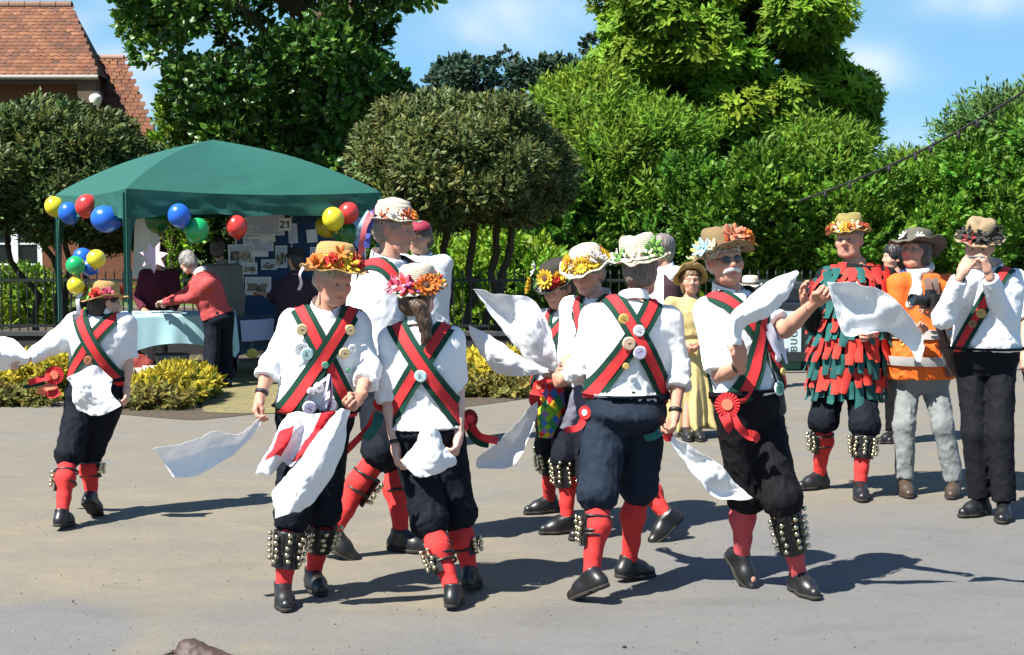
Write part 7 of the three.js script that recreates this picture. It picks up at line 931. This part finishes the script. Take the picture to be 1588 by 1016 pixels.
hk('stretched between the hands behind the ponytailed woman', [[[654, 670, 0], [664, 660, -0.03], [674, 663, -0.03], [684, 676, 0]], [[644, 690, 0.02], [662, 686, -0.06], [676, 690, -0.05], [692, 698, 0]], [[624, 716, 0.03], [652, 718, -0.05], [678, 714, -0.07], [707, 714, 0.02]], [[626, 722, 0.03], [650, 739, -0.02], [674, 735, -0.04], [706, 720, 0.02]]], 7.12, 6);
hk('raised and pointed, upper one of two left of the sunflower hat', [[[734, 448, 0], [780, 457, -0.05], [826, 464, 0.05], [852, 508, 0.03], [866, 568, 0]], [[735, 450, 0], [782, 486, 0.06], [818, 512, -0.08], [844, 542, -0.05], [864, 572, 0]], [[737, 452, 0], [772, 502, 0], [806, 545, 0.02], [836, 570, 0], [862, 577, 0]]], 8.75, 7);
hk('lower one of two left of the sunflower hat, above the yellow flowers', [[[727, 504, 0], [762, 522, 0], [806, 552, 0.02], [850, 572, 0]], [[734, 528, 0.04], [766, 552, -0.06], [806, 568, -0.03], [850, 575, 0]], [[744, 546, 0.02], [768, 578, 0.02], [802, 584, 0], [852, 578, 0]]], 8.7, 8);
hk('hanging low below the harlequin cloth', [[[833, 622, 0], [806, 652, -0.04], [770, 688, -0.06], [741, 710, -0.1]], [[834, 630, 0], [812, 668, 0.02], [782, 706, 0.0], [738, 722, -0.08]], [[834, 640, 0], [818, 684, 0], [796, 722, -0.02], [742, 727, -0.08]]], 8.8, 9);
hk('hanging low to the right of the back-turned dancer', [[[1042, 676, 0], [1078, 698, -0.04], [1118, 722, -0.06], [1142, 750, -0.04], [1168, 772, -0.08]], [[1041, 682, 0], [1068, 712, 0.03], [1102, 742, -0.04], [1128, 762, 0.01], [1160, 775, -0.06]], [[1041, 688, 0], [1060, 716, 0], [1086, 748, -0.02], [1108, 771, 0], [1150, 776, -0.04]]], 7.3, 10);
hk('standing up like a leaf from the moustached man\'s near hand', [[[1131, 536, 0], [1130, 498, 0.02], [1156, 466, -0.02], [1196, 434, -0.05], [1236, 419, -0.1]], [[1140, 534, -0.02], [1140, 498, -0.05], [1176, 478, -0.08], [1212, 450, -0.08], [1238, 421, -0.1]], [[1149, 536, 0], [1154, 508, 0], [1194, 488, -0.04], [1222, 458, -0.06], [1239, 423, -0.1]]], 6.98, 11);
hk('billowing to the right from the moustached man\'s raised hand', [[[1283, 438, 0], [1330, 441, -0.06], [1382, 460, -0.08], [1416, 494, -0.06], [1433, 532, -0.04], [1428, 562, 0]], [[1285, 446, 0], [1326, 466, 0.05], [1370, 484, -0.04], [1404, 506, 0.02], [1426, 540, 0], [1426, 562, 0]], [[1288, 456, 0], [1312, 494, 0.02], [1346, 512, 0.06], [1388, 514, 0.03], [1418, 542, 0.02], [1424, 560, 0]], [[1290, 460, 0], [1311, 520, 0], [1342, 517, 0.02], [1384, 517, 0.05], [1414, 545, 0.02], [1422, 561, 0]]], 7.0, 12);
// ------------------------------------------------------------------ rosettes, ribbons, loose pieces of dress (parts of the people)
const pleat = (() => { const pos = [], idx = [], n = 44; for (let i = 0; i <= n; i++) { const a = i / n * 6.2832; pos.push(Math.cos(a) * 0.42, Math.sin(a) * 0.42, 0.06, Math.cos(a), Math.sin(a), i % 2 ? 0.1 : -0.04); } for (let i = 0; i < n; i++) { const a = i * 2; idx.push(a, a + 1, a + 2, a + 1, a + 3, a + 2); } const g = new THREE.BufferGeometry(); g.setAttribute('position', new THREE.Float32BufferAttribute(pos, 3)); g.setIndex(idx); return g.toNonIndexed(); })(); pleat.computeVertexNormals();
const button = (() => { const g = new THREE.CylinderGeometry(0.42, 0.46, 0.1, 22); g.rotateX(Math.PI / 2); g.translate(0, 0, 0.12); return g; })();
function rosette(who, px, py, D, size, outer, middle, turn, tails) {
  const o = put('rosette', pleat, outer, who.t, W(px, py, D).sub(who.t.position), qE(-0.1, turn, 0), size); put('rosette_button', button, middle, o);
  for (const [pts, w, m] of tails) part('ribbon', flatRibbon(pts.map((a) => W(a[0], a[1], D + (a[2] ?? 0))), w, V(0.1, 0, 1)), m, who.t);
}
const coral = mat(0.66, 0.16, 0.09, 0.7), dkGreen = CL.green;
rosette(P1, 84, 582, 9.2, 0.058, CL.red, coral, 0.2, [[[[78, 584, -0.02], [62, 588, -0.03], [44, 594, -0.05]], 0.04, CL.red], [[[70, 594, 0.0], [50, 598, -0.02], [36, 600, -0.04]], 0.026, dkGreen], [[[88, 596, 0], [70, 602, -0.02], [62, 612, 0]], 0.05, coral], [[[92, 606, 0], [80, 612, 0], [68, 606, 0.02]], 0.05, CL.red]]);
rosette(P9, 1128, 628, 7.12, 0.06, CL.red, coral, -0.1, [[[[1122, 640, 0], [1128, 656, -0.02], [1134, 668, 0]], 0.05, CL.red], [[[1132, 640, 0], [1146, 662, -0.02], [1162, 676, 0], [1176, 678, 0]], 0.04, CL.red], [[[1160, 672, 0], [1170, 674, -0.02], [1176, 684, 0]], 0.04, CL.red]]);
rosette(P2, 437, 640, 7.28, 0.04, CL.red, CL.darkRed, -0.5, []);
rosette(P2, 590, 625, 7.35, 0.04, CL.red, CL.darkRed, 0.5, [[[[584, 638, 0], [574, 660, 0], [556, 680, 0.02], [524, 712, 0]], 0.036, CL.red], [[[588, 640, 0], [582, 662, -0.02], [566, 682, 0]], 0.05, CL.teal]]);
rosette(P3, 728, 650, 7.4, 0.05, CL.darkRed, CL.red, 0.6, [[[[730, 660, 0], [744, 676, -0.02], [772, 684, 0]], 0.04, CL.red], [[[726, 664, 0], [738, 684, 0], [758, 690, 0.02]], 0.035, dkGreen]]);
rosette(P8, 907, 640, 7.35, 0.035, CL.red, CL.white, -0.6, [[[[905, 650, 0], [898, 662, 0], [876, 668, 0.03]], 0.035, CL.red]]);
rosette(P8, 1036, 676, 7.3, 0.03, CL.red, CL.red, 0.5, [[[[1030, 664, 0], [1016, 676, 0], [1000, 680, 0.02]], 0.04, CL.teal]]);
rosette(P6, 836, 600, 8.85, 0.04, CL.red, coral, -0.3, [[[[836, 606, 0], [828, 618, -0.02], [836, 632, 0]], 0.07, CL.red], [[[872, 582, -0.05], [852, 588, -0.08], [834, 596, 0]], 0.04, CL.red]]);
// harlequin cloth, printed with diamonds
{
  const m = new THREE.MeshStandardMaterial({ roughness: 0.85, side: THREE.DoubleSide, map: canvasTexture(256, 512, (g, w, h) => { const c = ['#d8b21e', '#2f6fc0', '#c9252d', '#2a8a4a', '#7d6aa8', '#7fb52a']; g.fillStyle = '#6a6488'; g.fillRect(0, 0, w, h); const r = rngOf(4); const dx = 64, dy = 86; for (let j = -1; j < 13; j++) for (let i = -1; i < 6; i++) { const x = i * dx + (j % 2 ? dx / 2 : 0), y = j * dy / 2; g.fillStyle = c[Math.floor(r() * 6)]; g.beginPath(); g.moveTo(x, y - dy / 2); g.lineTo(x + dx / 2, y); g.lineTo(x, y + dy / 2); g.lineTo(x - dx / 2, y); g.fill(); } }) });
  part('harlequin_cloth', clothGeo([[[836, 594, 0], [850, 590, -0.05], [872, 596, -0.04], [884, 602, 0]], [[834, 625, 0], [850, 628, -0.07], [866, 628, -0.05], [880, 632, 0]], [[834, 655, 0], [848, 656, -0.06], [862, 656, -0.05], [874, 656, 0]], [[836, 678, 0.02], [848, 680, -0.04], [860, 680, -0.03], [870, 678, 0.02]]], 8.92, 3, 0.006), m, P6.t);
}
part('ribbon', clothGeo([[[888, 600, 0], [904, 596, -0.03], [918, 602, 0]], [[878, 640, 0], [894, 636, -0.04], [906, 640, 0]], [[868, 664, 0], [884, 668, -0.02], [900, 660, 0]]], 8.62, 5, 0.008), mat(0.12, 0.12, 0.16, 0.9), P7.t);
// tie and pouch and white ribbons of the moustached man
{ const a = P9.trunkAt(0.0, 0.93, 0), pts = [0.97, 0.86, 0.74].map((h) => { const q = P9.trunkAt(0.02, h, 0); return q.p.addScaledVector(q.n, 0.03); }); part('tie', flatRibbon(pts, 0.07, P9.tf.Z), mat(0.03, 0.008, 0.012, 0.7), P9.t); const f = put('tie_flower', flowerShape('lily'), pm([0.7, 0.25, 0.01]), P9.t, pts[1].clone().addScaledVector(a.n, 0.01).sub(P9.t.position), qE(1.3, rad(30), 0), 0.036); }
for (const [u0, u1, h0, h1, w] of [[0.02, 0.06, 0.72, 0.45, 0.03], [0.0, 0.035, 0.66, 0.42, 0.026], [0.13, 0.15, 0.62, 0.36, 0.03]]) part('ribbon', flatRibbon([0, 0.33, 0.66, 1].map((s) => { const q = P9.trunkAt(lerp(u0, u1, s), lerp(h0, h1, s), 8); return q.p.addScaledVector(q.n, 0.045); }), w, P9.tf.Z), mat(0.62, 0.6, 0.68, 0.8), P9.t);
part('belt_pouch', skin([cone(W(1203, 606, 7.38), W(1205, 634, 7.38), 0.04, 0.048, { k: 0.03 })], 0.008), CL.black2, P9.t);
part('cord', tube([W(1192, 545, 7.25), W(1198, 575, 7.18), W(1206, 600, 7.25), W(1210, 625, 7.3)], 0.006, 14, 6), CL.black2, P9.t);
// ribbon bows on P2's chest, hat ribbons
for (const [pts, w, c] of [[[[508, 585, -0.2], [490, 600, -0.22], [474, 622, -0.2]], 0.015, [0.4, 0.36, 0.44]], [[[510, 580, -0.2], [506, 604, -0.22], [498, 632, -0.2]], 0.013, [0.5, 0.45, 0.6]], [[[512, 585, -0.2], [514, 612, -0.21], [508, 640, -0.2]], 0.016, [0.12, 0.06, 0.12]]]) part('ribbon', flatRibbon(pts.map((a) => W(a[0], a[1], 7.3 + a[2])), w, V(0, 0, 1)), mat(...c, 0.8), P2.t);
part('hat_ribbon', flatRibbon([W(472, 412, 7.2), W(465, 425, 7.18), W(467, 440, 7.2), W(463, 450, 7.2)], 0.014, V(0, 0, 1)), mat(0.6, 0.5, 0.56, 0.8), P2.t);
for (const [pts, c] of [[[[576, 330, 0], [566, 350, -0.02], [562, 372, 0], [560, 392, 0.02]], [0.5, 0.1, 0.12]], [[[574, 328, 0], [562, 346, 0], [556, 366, 0.02]], [0.3, 0.5, 0.6]], [[[578, 334, 0], [572, 356, 0.02], [568, 384, 0]], [0.08, 0.1, 0.4]]]) part('hat_ribbon', flatRibbon(pts.map((a) => W(a[0], a[1], 8.42 + a[2])), 0.036, V(0, 0, 1)), mat(...c, 0.75), P4.t);
part('hat_ribbon', flatRibbon([W(126, 452, 9.2), W(120, 466, 9.18), W(122, 484, 9.2), W(116, 496, 9.2)], 0.03, V(0, 0, 1)), mat(0.6, 0.6, 0.66, 0.8), P1.t);
// brown bag lying at the bottom edge
{
  const c = G(332, 1062), t = thing('leather_bag', 'worn brown leather bag just showing at the bottom edge', 'bag', c); t.rotation.y = -0.25; c.y = 0;
  const L = [cone(V(-0.1, 0.1, 0), V(0.12, 0.05, 0.02), 0.07, 0.06, { k: 0.05 }), cone(V(-0.1, 0.06, 0), V(0.16, 0.04, 0), 0.07, 0.055, { k: 0.05 }), cone(V(-0.11, 0.14, 0), V(-0.08, 0.15, 0), 0.03, 0.02, { k: 0.04 })];
  put('bag_body', skin(L, 0.008, { warp: (x, y, z, d) => Math.max(-y, d - 0.008 * fold(x, y, z, 11, 8)), reach: 0.3 }), mat(0.05, 0.028, 0.022, 0.6), t); put('handle', new THREE.TorusGeometry(0.055, 0.008, 8, 20, 3.4), mat(0.035, 0.02, 0.016, 0.5), t, V(-0.16, 0.08, 0.02), qE(0.3, 0.5, 0.2));
}
renderer.render(scene, camera);
